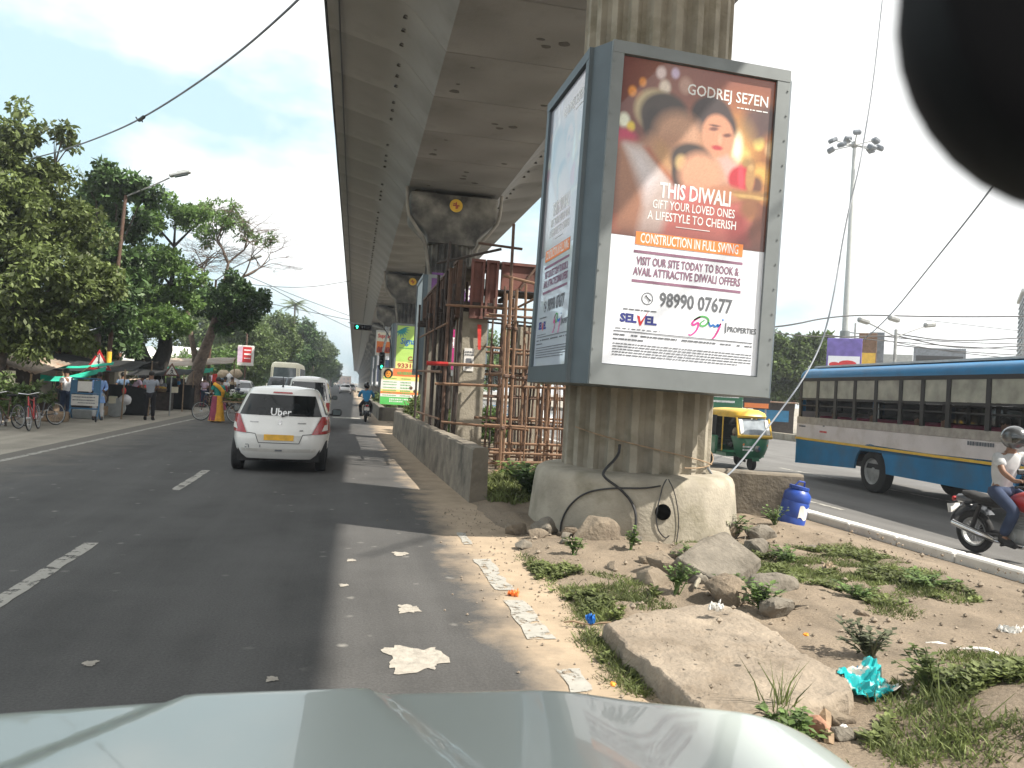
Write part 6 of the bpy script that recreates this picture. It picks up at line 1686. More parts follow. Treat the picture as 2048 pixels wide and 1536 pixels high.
tree('broadleaf_tree', 'dark green tree half hiding the nearest left street lamp', (-9.9, 33.6, -.12), BL['T2'], 'leaf_dark', 28000, .18, 2, r0=.16, droop=.4)
tree('feathery_tree', 'bright feathery green tree on a thick black forked trunk behind the market', (-9.3, 40.4, -.12), BL['T3'], 'leaf_bright', 36000, .17, 3,
     trunk=[[(.1,0,-.1,.74),(.1,0,1.3,.62),(.0,0,2.2,.60)], [(-.25,0,2.0,.42),(-.6,.1,2.9,.32),(-1.0,.1,3.9,.22),(-1.3,0,5,.12)], [(.35,0,2.0,.42),(.62,0,2.9,.36),(.55,.1,4.4,.24),(.7,.2,6,.12),(.7,.2,8,.06)]], r0=.15, droop=.1, bark='bark_black')
tree('thick_crowned_tree', 'small dense dark crown on a leaning bare trunk in front of the bare flat-topped tree', (-8.0, 44.4, -.12), BL['T5'], 'leaf_dark', 22000, .17, 5,
     trunk=[[(-.1,0,-.1,.46),(.0,0,1.3,.38),(.3,0,2.6,.31),(.75,-.1,4.0,.24),(1.0,-.3,5.0,.17)]], r0=.13, bark='bark_pale')
def bare_tree():
    t = thing('bare_tree', 'bare flat-topped tree with a wide fan of fine grey branches', 'tree', (-8.1, 46, -.12)); rr = random.Random(44)
    b, tw = B(), B(); tips = []
    def grow(p, d, l, r, k):
        q = [p]; dd = d.copy()
        for i in range(3):
            dd = (dd+Vector((rr.gauss(0, .16), rr.gauss(0, .16), rr.gauss(0, .10)))).normalized(); q.append(q[-1]+dd*l/3)
        (b if k < 4 else tw).tube(q, [r, r*.9, r*.8, r*.66], 6 if k < 3 else 4, cap=False)
        if k >= 7 or r < .0045: tips.append(q[-1]); return
        for i in range((3 if k in (2, 4, 5) else 2) if k > 1 else 3):
            a = Vector((rr.gauss(.22, .75), rr.gauss(0, .55), rr.gauss(.10 if k > 2 else .35, .32))); nd = (dd*.75+a*.8).normalized(); nd.z *= (.55 if k > 2 else .9)
            grow(q[-1], nd.normalized(), l*rr.uniform(.66, .86), r*rr.uniform(.52, .68), k+1)
    b.tube([(-.15, 0, -.1), (-.05, 0, 1.6), (.35, 0, 3.4), (.95, 0, 5.2), (1.0, 0, 6.6)], [.34, .28, .22, .17, .14], 8)
    b.tube([(-.1, 0, 1.2), (-.2, 0, 2.8), (-.65, 0, 4.6), (-.9, .1, 6.2)], [.2, .17, .13, .10], 7)
    grow(Vector((1.0, 0, 6.5)), Vector((.35, 0, .9)), 1.7, .12, 1); grow(Vector((.95, 0, 5.6)), Vector((-.5, .2, .9)), 1.5, .10, 1); grow(Vector((1.0, 0, 6.3)), Vector((.75, -.1, .8)), 1.6, .10, 1); grow(Vector((-.9, .1, 6.1)), Vector((.1, 0, 1)), 1.4, .09, 1)
    b.obj('trunk', M['bark_pale'], t, smooth=50); tw.obj('twigs', M['bark_pale'], t)
    bl = [(x+8.1, y-46, z+.12, r) for x, y, z, r in BL['T4']]
    leaf_obj('crown', leaf_cloud(bl, 5200, .16, 8, .5, .1, .3), 'leaf_bright', t)
bare_tree()
for k, (key, base, lab, m, n, s) in enumerate((
    ('F1', (-10, 78, -.12), 'big olive roadside tree behind the red and white kiosk sign', 'leaf_mid', 26000, .26), ('F2', (-8.6, 98, -.12), 'tall green roadside tree under the coconut palm', 'leaf_mid', 20000, .30),
    ('F3', (-7.4, 122, -.12), 'dark green roadside tree right of the one under the palm', 'leaf_dark', 15000, .34), ('F4', (-6.2, 150, -.12), 'pointed far green tree third from the end of the left row', 'leaf_mid', 7000, .38),
    ('F5', (-5.2, 190, -.12), 'second last tree of the left row, hazy green', 'leaf_mid', 5000, .45), ('F6', (-4.6, 250, -.12), 'last tiny hazy tree of the left row by the vanishing point', 'leaf_mid', 3000, .55))):
    tree('roadside_tree', lab, base, BL[key], m, n, s, 60+k, r0=.3, group='row of trees along the left of the road')
for k, (x, y, h, r) in enumerate(((-14, 84, 9, 3.2), (-13, 106, 11, 3.4), (-11, 135, 12, 3.6), (-10, 168, 12, 3.6), (-9, 215, 13, 4), (-8, 290, 13, 4))):
    tree('roadside_tree', ('nearest', 'second', 'third', 'fourth', 'fifth', 'farthest')[k]+' of the background trees filling the left row from behind', (x, y, -.12), [(x, y, h*.7, r), (x+r*.6, y, h*.5, r*.8), (x-r*.7, y, h*.55, r*.8), (x+r*.5, y-.5, h*.28, r*.8), (x-r*.4, y, h*.25, r*.8), (x, y, h*.88, r*.6)], ('leaf_mid', 'leaf_dark')[k % 2], 13000, .22+.0017*y, 80+k, r0=.3, group='trees filling the left row from behind')
tree('bush', 'bright bush behind the black forked trunk', (-11.9, 56, -.12), BL['H2'], 'leaf_bright', 3600, .17, 31, r0=.06, cat='bush')
tree('bush', 'pale green hedge bush left of the red and white kiosk sign', (-10.4, 64, -.12), BL['H1'], 'leaf_bright', 13000, .2, 32, r0=.08, cat='bush')
tree('broadleaf_tree', 'dark mass of trees behind the market stalls at far left', (-16, 50, -.12), BL['D1'], 'leaf_dark', 22000, .24, 33, r0=.25)
tree('broadleaf_tree', 'dark shaded tree crown filling the space behind the leaning lamp pole', (-11.3, 36.3, -.12), BL['D2'], 'leaf_dark', 26000, .2, 43, r0=.2)
tree('broadleaf_tree', 'low dark tree close behind the tin roofed stall', (-12.5, 33, -.12), [(-12.6, 33, 3.4, 1.5), (-11.4, 33.4, 2.6, 1.2), (-13.4, 32.6, 2.2, 1.3), (-10.9, 34, 4.2, 1.2), (-12.2, 34, 4.9, 1.3), (-10.6, 35, 2.0, 1.0)], 'leaf_olive', 11000, .17, 34, r0=.14)
tree('bush', 'sunlit green bush beside the orange painted pole', (-10.2, 38.5, -.12), [(-10.6, 38.5, 1.6, .7), (-9.9, 39, 1.2, .6), (-11.3, 38.5, 1.5, .7)], 'leaf_bright', 3000, .14, 35, r0=.05, cat='bush')
tree('broadleaf_tree', 'big green tree beyond the right road, just right of the advert box', (29.2, 46.5, -.13), BL['R1'], 'leaf_mid', 30000, .24, 36, r0=.22)
tree('broadleaf_tree', 'far tree seen through the scaffolding', (15, 75, -.13), BL['R2']+[(13.5, 76, 6, 2), (17, 76, 6.2, 2)], 'leaf_bright', 18000, .3, 37, r0=.25)
tree('broadleaf_tree', 'low far tree behind the auto rickshaw', (42, 79, -.13), BL['R3']+[(40, 80, 5, 2.2), (44, 80, 5, 2.2), (36, 80, 4, 2.4), (47, 80, 4, 2.2)], 'leaf_mid', 18000, .3, 38, r0=.25)
tree('broadleaf_tree', 'second green tree at right, behind the first and just left of the tall mast', (33, 55, -.13), [(32, 55, 3.5, 1.8), (34, 55, 5, 1.7), (35.4, 55, 3, 1.6), (33.4, 56, 6.6, 1.2)], 'leaf_dark', 18000, .26, 39, r0=.2)
for k, (x, y) in enumerate(((66, 96), (74, 100), (82, 100), (92, 98))):
    tree('broadleaf_tree', ('far tree crown peeping over the bus roof, left of the dark panel', 'far low tree over the bus below the twin street lamp', 'far tree below the hanging wires', 'far tree at the foot of the grey building')[k], (x, y, -.13), [(x, y, 5.2, 1.8), (x+2, y, 4.6, 1.8), (x-1.6, y, 4, 1.6), (x, y, 3, 2)], 'leaf_grey', 4000, .34, 50+k, r0=.25)
def palm(label, x, y, h, seed):
    t = thing('coconut_palm', label, 'palm', (x, y, -.1)); rr = random.Random(seed); b = B()
    b.tube([(0,0,0),(.3,0,h*.4),(.15,0,h*.75),(0,0,h)], [.28,.2,.17,.15], 8); b.obj('trunk', M['bark_pale'], t)
    for k in range(17):
        a = 2*math.pi*k/17+rr.uniform(-.15, .15); e = rr.uniform(-.1, 1.0); L_ = rr.uniform(3.2, 4.2); b = B(); pts = []
        for i in range(9):
            u = i/8; rr_ = L_*u*math.cos(e*(1-u*.6)); pts.append(Vector((rr_*math.cos(a), rr_*math.sin(a), h+L_*u*math.sin(e)-1.9*u*u*(1.1-e*.4))))
        b.tube(pts, [.05*(1-i/10) for i in range(9)], 4)
        for i in range(1, 33):
            u = i/33*8; i0 = int(min(7, u)); p = pts[i0].lerp(pts[i0+1], u-i0); d = (pts[i0+1]-pts[i0]).normalized(); s = d.cross(Vector((0, 0, 1))).normalized()
            for sg in (-1, 1):
                q = (d*.6+s*sg+Vector((0, 0, -.45))).normalized()*(.75*math.sin(3.14*min(1, .2+i/36))); w = d*.055
                b.add([p-w, p+w, p+q], [(0,1,2)])
        b.obj('frond', M['leaf_olive'], t)
palm('coconut palm rising above the left row of trees', -10.0, 150, 15.7, 4)

# ------------------------------------------------------------------ street lamps, signs, poles on the left
t = thing('street_lamp', 'rusty leaning street lamp pole with a flat grey lamp, nearest on the left', 'street lamp', (-9.0, 32.3, -.12))
B().tube([(0,0,0),(.08,0,3),(.22,-.1,6),(.36,-.2,8.5)], [.09,.085,.075,.06], 10).obj('pole', M['rust'], t, smooth=50)
b = B(); b.lathe([(.096,1.75),(.096,2.45)], 10, (.06,0,0)); b.obj('orange_band', M['yellow_paint'], t)
B().tube([(.36,-.2,8.45),(1.2,-.25,8.9),(1.9,-.28,9.32)], .03, 8).obj('arm', M['lamp_grey'], t)
b = B(); b.rbox((0,0,0), (.80,.26,.11), .03, ry=-.32); b.rbox((.08,0,.09), (.42,.2,.1), .03, ry=-.32); o = b.obj('lamp_head', M['steel_light'], t); o.location = (2.28,-.3,9.52)
b = B(); b.box((0.05,0,-.07), (.5,.2,.02), ry=-.32); b.obj('lamp_glass', M['glass_grey'], o)
t = thing('street_lamp', 'second left street lamp behind the bare branches', 'street lamp', (-7.9, 48, -.12))
B().tube([(0,0,0),(.05,0,4),(.15,0,7.4)], [.09,.08,.06], 10).obj('pole', M['rust'], t); B().tube([(.15,0,7.35),(1.1,0,8.2),(1.9,0,8.7)], .035, 8).obj('arm', M['lamp_grey'], t)
b = B(); b.rbox((2.25,0,8.88), (.85,.28,.14), .04, ry=-.42); b.obj('lamp_head', M['steel_light'], t)
def tri_sign(label, x, y, zc, h, redm, ped, rz=0):
    t = thing('warning_sign', label, 'road sign', (x, y, -.12), rz); b = B(); b.tube([(0,.03,0),(0,.03,zc+.3)], .028, 8); b.obj('post', M['lamp_grey'], t)
    w = h*1.16
    def tri(s, y0, th): b = B(); b.prism([(-w/2*s, -h/3*s), (w/2*s, -h/3*s), (0, h*2/3*s)], th); return b, plane_M((0, y0, zc), (1,0,0), (0,0,1))
    b, Mx = tri(1, -.0, .012); o = b.obj('sign_plate', redm, t); o.matrix_local = Mx
    b, Mx = tri(.70, 0, .006); q = b.obj('white_field', M['white_matt'] if not ped else M['white_dirty'], o); q.location = (0, 0, .0125)
    b = B()
    if not ped:
        rect(b, -.028*h, -.24*h, .028*h, .42*h, .02, .003); rect(b, -.07*h, .02*h, .07*h, .06*h, .024, .003)
    else:
        b.ell((.02*h, .22*h, .02), (.045*h, .045*h, .004), 8, 4)
        for p in ([(0,.16),(.05,-.02)], [(.05,-.02),(.13,-.18)], [(.04,-.02),(-.08,-.18)], [(.0,.14),(.11,.04)], [(.0,.14),(-.09,.02)]): b.tube([(x_*h, y_*h, .02) for x_, y_ in p], .028*h, 5)
        for k in range(-2, 3): rect(b, (k*.11-.035)*h, -.225*h, (k*.11+.035)*h, -.19*h, .02, .003)
    b.obj('symbol', M['ink_black'], o)
    return t
tri_sign('red bordered triangular warning sign with an upright black bar, in front of the stalls', -8.62, 30, 1.98, .72, M['red_sign'], False)
tri_sign('faded triangular pedestrian crossing sign before the black forked trunk', -7.0, 34, 1.82, .54, M['rust_red'], True)
t = thing('kiosk_sign', 'red and white double sided advert sign on a pole tangled with wires', 'sign', (-7.4, 60, -.12))
B().tube([(.1,.1,0),(.1,.1,5.6)], .06, 8).obj('post', M['rust'], t)
b = B(); b.rbox((.1,0,3.35), (1.15,.22,1.5), .03); o = b.obj('sign_box', M['white_dirty'], t)
b = B(); b.box((.2,-.115,3.42), (.62,.01,1.15)); q = b.obj('red_panel', M['red_sign'], o); b = B(); b.box((-.3,-.115,3.42), (.34,.01,1.15)); b.obj('pink_panel', M['cloth_pink'], o)
b = B(); rect(b, -.2, -.02, .28, .10); rect(b, -.22, .3, .25, .38); rect(b, -.2, -.3, .25, -.24); s_ = b.obj('print', M['ink_white'], q); s_.matrix_local = plane_M((.2, -.121, 3.42), (1,0,0), (0,0,1))
# police barricade
t = thing('barricade', 'blue steel barricade with white notice panels beside the man in the white shirt', 'barricade', (-8.40, 28.0, -.12), .12); b = B()
for x in (-.42, .42):
    b.tube([(x,-.35,.1),(x,0,.4),(x,0,1.42)], .028, 8); b.tube([(x,.35,.1),(x,0,.4)], .024, 8)
for z in (.42,.92,1.42): b.tube([(-.42,0,z),(.42,0,z)], .025, 8)
b.obj('frame', M['barricade_blue'], t)
b = B(); b.box((.0,-.03,.70), (.80,.015,.36)); n = b.obj('notice_panel', M['white_dirty'], t); b = B(); dashes(b, -.36, .3, .10, .035, 1); dashes(b, -.36, .3, .0, .035, 2); dashes(b, -.2, .3, -.09, .03, 3); o = b.obj('print', M['ink_grey'], n); o.matrix_local = plane_M((0,-.038,.70), (1,0,0), (0,0,1))
b = B(); b.box((-.02,-.03,1.16), (.42,.015,.34)); b.obj('notice_panel', M['white_matt'], t)
b = B(); b.box((-.32,-.02,1.16), (.16,.012,.42)); b.obj('side_panel', M['barricade_blue'], t); b = B(); b.box((.32,-.02,1.16), (.16,.012,.42)); b.obj('side_panel', M['barricade_blue'], t)
for x in (-.42, .42): b = B(); b.lathe([(.09,-.02),(.1,0),(.09,.02)], 14, (x,-.38,.1), axis='X'); b.obj('castor', M['black_rubber'], t)

# ------------------------------------------------------------------ market stalls
def sheet(name, m, parent, corners, sag=.0, wav=.02, nu=14, nv=8, seed=0):
    b = B(); c = [Vector(p) for p in corners]
    def f(u, v): p = (c[0]*(1-u)+c[1]*u)*(1-v)+(c[3]*(1-u)+c[2]*u)*v; return p+Vector((0, 0, -sag*4*u*(1-u)+wav*math.sin(11*u+seed)*math.sin(7*v+seed)))
    b.grid(f, nu, nv); o = b.obj(name, M[m], parent, smooth=60); s_ = o.modifiers.new('thickness', 'SOLIDIFY'); s_.thickness = .012; return o
def corrugated(name, m, parent, corners, waves=18):
    b = B(); c = [Vector(p) for p in corners]
    def f(u, v): p = (c[0]*(1-u)+c[1]*u)*(1-v)+(c[3]*(1-u)+c[2]*u)*v; return p+Vector((0, 0, .018*math.sin(u*waves*2*math.pi)))
    b.grid(f, waves*6, 3); o = b.obj(name, M[m], parent, smooth=60); s_ = o.modifiers.new('thickness', 'SOLIDIFY'); s_.thickness = .01; return o
def goods(t_, x0, x1, z, y, seed):
    """baskets of produce, tins and hanging bags of a stall"""
    rr = random.Random(seed); x = x0
    while x < x1:
        w = rr.uniform(.16, .28); k = rr.random()
        if k < .45:
            b = B(); b.lathe([(w*.7, 0), (w, .16), (w*.94, .17)], 12, (x, y, z)); o = b.obj('basket', M['wood'], t_, smooth=50); b = B()
            for _ in range(14): b.ell((x+rr.uniform(-.7, .7)*w, y+rr.uniform(-.7, .7)*w, z+.18+rr.uniform(0, .06)), (.05, .05, .045), 6, 4)
            q = b.obj('produce', M[rr.choice(['marigold', 'weed', 'ink_red', 'leaf_bright', 'yellow_paint'])], o); q['kind'] = 'stuff'
        elif k < .75: b = B(); b.rbox((x, y, z+.14), (w*1.4, .3, .28), .02, rz=rr.uniform(-.2, .2)); b.obj('carton', M[rr.choice(['wood', 'cloth_tan', 'poster_cream', 'cloth_pink'])], t_)
        else: b = B(); b.ell((x, y, z+.16), (w, w*.8, .2), 10, 7, jit=.07); b.obj('sack', M[rr.choice(['cloth_white', 'cloth_tan', 'poster_skyblue'])], t_, smooth=60)
        if rr.random() < .6: b = B(); b.tube([(x, y-.25, z+.75), (x+.02, y-.27, z+.62)], .01, 4); b.ell((x+.02, y-.27, z+.5), (.08, .06, .13), 8, 6, jit=.1); b.obj('hanging_bag', M[rr.choice(['red_cloth', 'cloth_yellow', 'cloth_white', 'bag_teal', 'cloth_pink'])], t_, smooth=60)
        x += w*2.1
t = thing('market_stall', 'roadside stall with a sagging rusty tin roof at the left edge', 'stall', (-10.6, 28, -.12))
corrugated('tin_roof', 'tin', t, [(-1.4,-1.5,2.15),(1.15,-1.3,1.50),(1.1,2,1.9),(-1.4,1.8,2.5)])
for x, y, h in ((-.6,-1.3,1.9),(.95,-1.2,1.5),(.95,1.6,1.7),(-1.2,1.6,2.3),(.3,-1.25,1.7)): B().tube([(x,y,0),(x+.03,y,h)], .035, 6).obj('post', M['wood'], t)
b = B(); b.box((-.6,.6,.9), (2.4,.06,1.9)); b.obj('back_wall', M['dark_wood'], t)
b = B(); b.rbox((-.3,-.9,.45), (1.6,.7,.9), .02); b.obj('counter', M['wood'], t); goods(t, -1.0, .5, .9, -.9, 33)
for k, (m, x) in enumerate((('poster_magenta', -.55), ('poster_yellow', -.05), ('poster_cream', .38))): b = B(); b.box((x,-1.27,1.35), (.36,.02,.42)); b.obj('poster', M[m], t)
t = thing('market_stall', 'stall under black and emerald tarpaulins behind the triangular sign', 'stall', (-9.6, 31.5, -.12))
sheet('black_tarpaulin', 'tarp_black', t, [(-1.6,-2.2,1.75),(1.9,-1.4,1.75),(2.1,1.8,2.2),(-1.4,1.6,2.3)], .12, .05)
sheet('green_tarpaulin', 'tarp_green', t, [(-.9,-2.6,1.32),(1.35,-2.0,1.72),(1.35,-1.9,1.90),(-.9,-2.5,1.50)], .22, .03)
sheet('green_tarpaulin', 'tarp_green', t, [(-.2,-1.9,1.72),(1.5,-1.7,1.95),(1.5,-1.6,2.05),(-.2,-1.8,1.78)], .05, .02, seed=3)
sheet('black_tarpaulin', 'tarp_black', t, [(-1.5,1.4,0),(2.0,1.6,0),(2.0,1.7,1.1),(-1.5,1.5,1.3)], 0, .05)
goods(t, -.9, 1.7, .5, -.2, 34)
for x, y, h in ((-1.5,-2.1,1.8),(1.8,-1.4,1.8),(2.0,1.6,2.2),(-1.4,1.5,2.3)): B().tube([(x,y,0),(x+.04,y,h)], .03, 6).obj('post', M['wood'], t)
for k in range(4): b = B(); b.rbox((-.9+.6*k,-.9,.25), (.5,.5,.34 if k % 2 else .5), .03); b.obj('crate', M['wood' if k % 2 else 'dark_wood'], t)
B().tube([(-.2,-1.8,1.0),(.9,-2.1,1.84)], .025, 6).obj('bamboo_pole', M['wood'], t)
t = thing('market_stall', 'long stall under a dark awning right of the leaning lamp pole', 'stall', (-9.6, 38.5, -.12))
sheet('black_tarpaulin', 'tarp_black', t, [(-1.2,-1,1.55),(2.4,-.4,1.72),(2.4,2,2.0),(-1.2,2,2.0)], .05, .04)
sheet('back_cloth', 'tarp_black', t, [(-1.2,1.8,0),(2.4,1.8,0),(2.4,1.9,1.25),(-1.2,1.9,1.1)], 0, .05)
goods(t, -1.0, 2.2, .84, .3, 31)
for x, y, h in ((-1.1,-.9,1.6),(2.3,-.4,1.75),(2.3,1.9,2),(-1.1,1.9,2)): B().tube([(x,y,0),(x,y,h)], .03, 6).obj('post', M['wood'], t)
b = B(); b.rbox((.4,.3,.42), (2.6,.7,.84), .02); b.obj('counter', M['dark_wood'], t)
corrugated('tin_sheet', 'tin', t, [(-.4,-1.2,1.3),(.9,-1.1,1.42),(.9,-.2,1.5),(-.4,-.2,1.4)], 8)
t = thing('market_stall', 'stall with a bright emerald awning behind the parked scooter', 'stall', (-8.6, 45.5, -.12))
sheet('green_awning', 'tarp_green', t, [(-1.1,-1.3,1.75),(1.5,-1.1,1.95),(1.5,-.5,2.2),(-1.1,-.6,2.1)], .12, .06)
sheet('grey_awning', 'tin', t, [(-1.3,-.6,2.1),(2.4,-.4,2.5),(2.4,1.6,2.9),(-1.3,1.6,2.6)], .05, .05)
sheet('back_cloth', 'tarp_black', t, [(-1.3,1.2,0),(2.4,1.2,0),(2.4,1.3,1.3),(-1.3,1.3,1.5)], 0, .05)
goods(t, -.7, 1.0, .9, 0, 32)
for x, y, h in ((-1,-1.2,1.8),(1.45,-1.1,2.0),(2.3,1.5,2.9),(-1.2,1.5,2.6)): B().tube([(x,y,0),(x,y,h)], .03, 6).obj('post', M['wood'], t)
b = B(); b.rbox((.2,0,.45), (1.8,.6,.9), .02); b.obj('counter', M['cloth_maroon'], t)
sheet('red_cloth', 'red_cloth', t, [(1.55,-1.2,1.35),(1.8,-1.2,1.35),(1.8,-1.2,1.85),(1.55,-1.2,1.85)], 0, .01, 3, 4)
t = thing('market_stall', 'stall heaped with pale sacks and cloth bundles at the right end of the market', 'stall', (-7.9, 52.5, -.12)); b = B(); b.rbox((0,0,.5), (2.6,1,1.0), .03); b.obj('counter', M['cloth_navy'], t)
for k, (x, z, m) in enumerate(((-.9,1.3,'cloth_white'),(-.4,1.45,'cloth_pink'),(.15,1.35,'poster_skyblue'),(.6,1.7,'cloth_white'),(.25,1.85,'cloth_tan'),(.9,1.35,'cloth_white'),(1.0,1.95,'cloth_tan'))): b = B(); b.ell((x,-.1,z), (.42,.35,.3), 10, 7, jit=.08); b.obj('sack', M[m], t, smooth=60)
# carts
t = thing('hand_cart', 'wooden hand cart covered with a bright blue sheet', 'cart', (-8.35, 33.8, -.12)); b = B(); b.box((0,0,.80), (1.5,1,.06))
for x in (-.6,.6):
    for y in (-.4,.4): b.box((x,y,.4), (.06,.06,.8))
b.obj('cart_bed', M['wood'], t); sheet('blue_sheet', 'tarp_blue', t, [(-.6,-.55,.78),(.65,-.55,.80),(.65,.4,.92),(-.6,.4,.92)], -.06, .02)
for x in (-.62,.62): spoked(t, .0, .38, .035, x=x)
b = B(); b.lathe([(.2,0),(.22,.5),(.2,.52)], 16, (-.35,-.2,.02)); b.obj('blue_bucket', M['drum_blue'], t)
t = bicycle('cargo_tricycle', 'pedal cargo tricycle piled with green vegetables, pushed across the road', (-4.45, 29.3, 0), R(78), cargo=True, lean=0)
t['category'] = 'tricycle'
b = B()
rr = random.Random(6)
for k in range(260):
    p = Vector((rr.uniform(-.5, .5), -.95+rr.uniform(-.7, .7), .80+rr.uniform(0, .16))); d = Vector((rr.gauss(0, 1), rr.gauss(0, 1), rr.gauss(.2, .6))).normalized(); leaf_at(b, p, d, Vector((0, 0, 1)), .22, .07)
o = b.obj('vegetable_pile', M['weed']); o.parent = None; o.matrix_world = t.matrix_basis.copy(); tag(o, 'heap of green leafy vegetables on the cargo tricycle', 'vegetables', kind='stuff')
bicycle('bicycle', 'bicycle leaning on its stand at the left edge, rusty frame', (-8.75, 23.0, -.12), R(170), 'rust', group='parked bicycles')
bicycle('bicycle', 'dark red bicycle parked second from the left edge', (-8.25, 23.4, -.12), R(188), 'red_paint', group='parked bicycles')
bicycle('bicycle', 'dark bicycle lying half hidden behind the parked pair', (-8.7, 25.2, -.12), R(150), 'car_dark', group='parked bicycles')
t = thing('drum', 'tall pale blue drum with a white lid at the far left edge', 'drum', (-9.2, 22.6, -.12)); b = B(); b.lathe([(.29,0),(.3,.05),(.3,.55),(.29,.6)], 20); b.obj('drum_body', M['cloth_sky'], t, smooth=40); b = B(); b.lathe([(.31,.6),(.3,.82),(.2,.88)], 20); b.obj('lid', M['white_dirty'], t, smooth=40)
tree('bush', 'leafy potted bush behind the parked bicycles at the left edge', (-9.3, 24.3, -.12), [(-9.5, 24.3, 1.0, .5), (-8.9, 24.5, 1.0, .45), (-8.5, 24.6, .9, .35), (-9.9, 24.2, 1.1, .5), (-9.2, 24.2, .6, .5)], 'leaf_mid', 3200, .12, 71, r0=.03, cat='bush')
for k, (x, y, m, lab_) in enumerate(((-9.15, 27.3, 'wood', 'low wooden crate on the ground left of the man in the white shirt'), (-8.75, 29.6, 'steel_light', 'grey sheet metal box under the barricade'), (-8.3, 31.2, 'steel_light', 'round pale tin lid leaning by the lamp pole'))):
    if k < 2: b = B(); b.rbox((0,0,.16), (.9,.5,.32), .02); [b.box((0,-.255,.06+.1*i), (.86,.02,.06)) for i in range(3)]
    else: b = B(); b.lathe([(.34,-.03),(.36,0),(.3,.03)], 20, (0,0,.36), axis='Y')
    o = b.obj('crate' if k < 2 else 'tin_lid', M[m]); o.location = (x, y, -.12); tag(o, lab_, 'crate' if k < 2 else 'lid')
# white round-roofed tanks behind the stalls
for k, (x, y, L_, r) in enumerate(((-15.1, 62, 2.0, 1.35), (-12.4, 66, 3.0, 1.6))):
    t = thing('storage_tank', ('white round tank with a dark end band behind the feathery tree', 'long white rounded tank behind the leaning trunks')[k], 'tank', (x, y, -.12)); b = B(); b.lathe([(.3,-L_/2-.25),(r*.8,-L_/2-.1),(r,-L_/2+.15),(r,L_/2-.15),(r*.8,L_/2+.1),(.3,L_/2+.25)], 24, (0,0,2.3), axis='X'); b.obj('tank_shell', M['white_matt'], t, smooth=50)
    b = B(); [b.box((s*L_*.3,0,.5), (.3,2,1)) for s in (-1, 1)]; b.obj('cradle', M['concrete_dark'], t)
    if k == 0: b = B(); b.lathe([(r+.01,.1),(r+.02,.75)], 24, (0,0,2.3), axis='X', cap=False); b.obj('dark_band', M['lamp_grey'], t)
t = thing('brick_hut', 'low hut with red roof tiles behind the triangular sign', 'hut', (-11.2, 37, -.12)); b = B(); b.box((0,0,1.0), (3,2,2.0)); b.obj('wall', M['concrete_dark'], t)
for k in range(4): b = B(); b.rbox((0,-1.1+.22*k,2.05+.13*k), (3.2,.3,.05), .015, rx=.4); b.obj('tile_course', M['brick'], t)

# ------------------------------------------------------------------ people of the market
Bk = dict(elL=(-.25,-.10,1.14), wrL=(-.06,-.16,.96), haL=(.0,-.15,.93), elR=(.25,-.10,1.14), wrR=(.06,-.16,.96), haR=(.02,-.16,.93))
Fr = dict(elL=(-.25,.0,1.14), wrL=(-.14,.22,1.06), haL=(-.10,.29,1.08), elR=(.25,.0,1.14), wrR=(.14,.22,1.06), haR=(.10,.29,1.08), head=(0,.05,1.60), crown=(0,.06,1.68))
Bend = dict(spine=(0,.05,1.1), chest=(0,.20,1.26), neck=(0,.31,1.34), headb=(0,.36,1.38), head=(0,.41,1.44), crown=(0,.45,1.51), shL=(-.185,.24,1.30), elL=(-.24,.30,1.04), wrL=(-.2,.42,.86), haL=(-.18,.48,.84), shR=(.185,.24,1.30), elR=(.24,.30,1.04), wrR=(.2,.42,.86), haR=(.18,.48,.84))
person('person in a white shirt and dark trousers facing the stalls left of the barricade', (-9.13, 28.45, -.12), R(62), 'cloth_white', 'cloth_navy', dict(Fr, elL=(-.25,-.02,1.14)), scale=1.0)
person('person in a light blue tunic standing right of the barricade', (-8.28, 29.0, -.12), R(200), 'cloth_sky', 'cloth_white', Fr, 'long', ('cloth_sky', .62, .98, .20, .155), scale=.96)
person('person in a slate blue shirt holding a turquoise bag behind the back', (-9.2, 35.4, -.12), R(8), 'cloth_slate', 'cloth_navy', Bk, scale=.97)
t = thing('shopping_bag', 'turquoise shopping bag held behind the slate blue shirt', 'bag', (-9.2, 35.15, .40)); b = B(); b.loft([[(x*w, y*.07, z) for x, y in ((-1,-1),(1,-1),(1,1),(-1,1))] for z, w in ((0,.20),(.12,.22),(.30,.18),(.36,.13))]); b.obj('bag_body', M['bag_teal'], t); B().tube([(-.08,0,.34),(-.03,0,.50),(.03,0,.50),(.08,0,.34)], .01, 5).obj('handle', M['bag_teal'], t)
person('person in a pale pink shirt bending over the blue covered cart', (-8.95, 36.0, -.12), R(-70), 'cloth_pink', 'cloth_navy', Bend, scale=1.03)
person('person in a grey shirt and black trousers seen from behind at the road edge', (-6.9, 30.2, -.12), R(3), 'cloth_grey', 'cloth_black', Fr, scale=1.04)
person('woman in a yellow and maroon sari beside the cargo tricycle', (-4.35, 28.75, 0), R(30), 'cloth_teal', None, Fr, 'short', ('cloth_yellow', .05, 1.02, .27, .16), scale=.92)
sr = [o for o in bpy.data.objects if o.get('label') == 'woman in a yellow and maroon sari beside the cargo tricycle'][0]; sr.name = 'person'; sr['label'] = 'person in a yellow and maroon sari beside the cargo tricycle'
b = B(); b.loft([[((.165+.09*u**1.3)*1.14*math.cos(q)-.02, (.165+.09*u**1.3)*.94*math.sin(q), 1.0-.93*u) for q in [R(100+150*k/10) for k in range(11)]] for u in [i/8 for i in range(9)]], cap=False, closed=False); b.obj('sari_pleats', M['cloth_maroon'], sr, smooth=60)
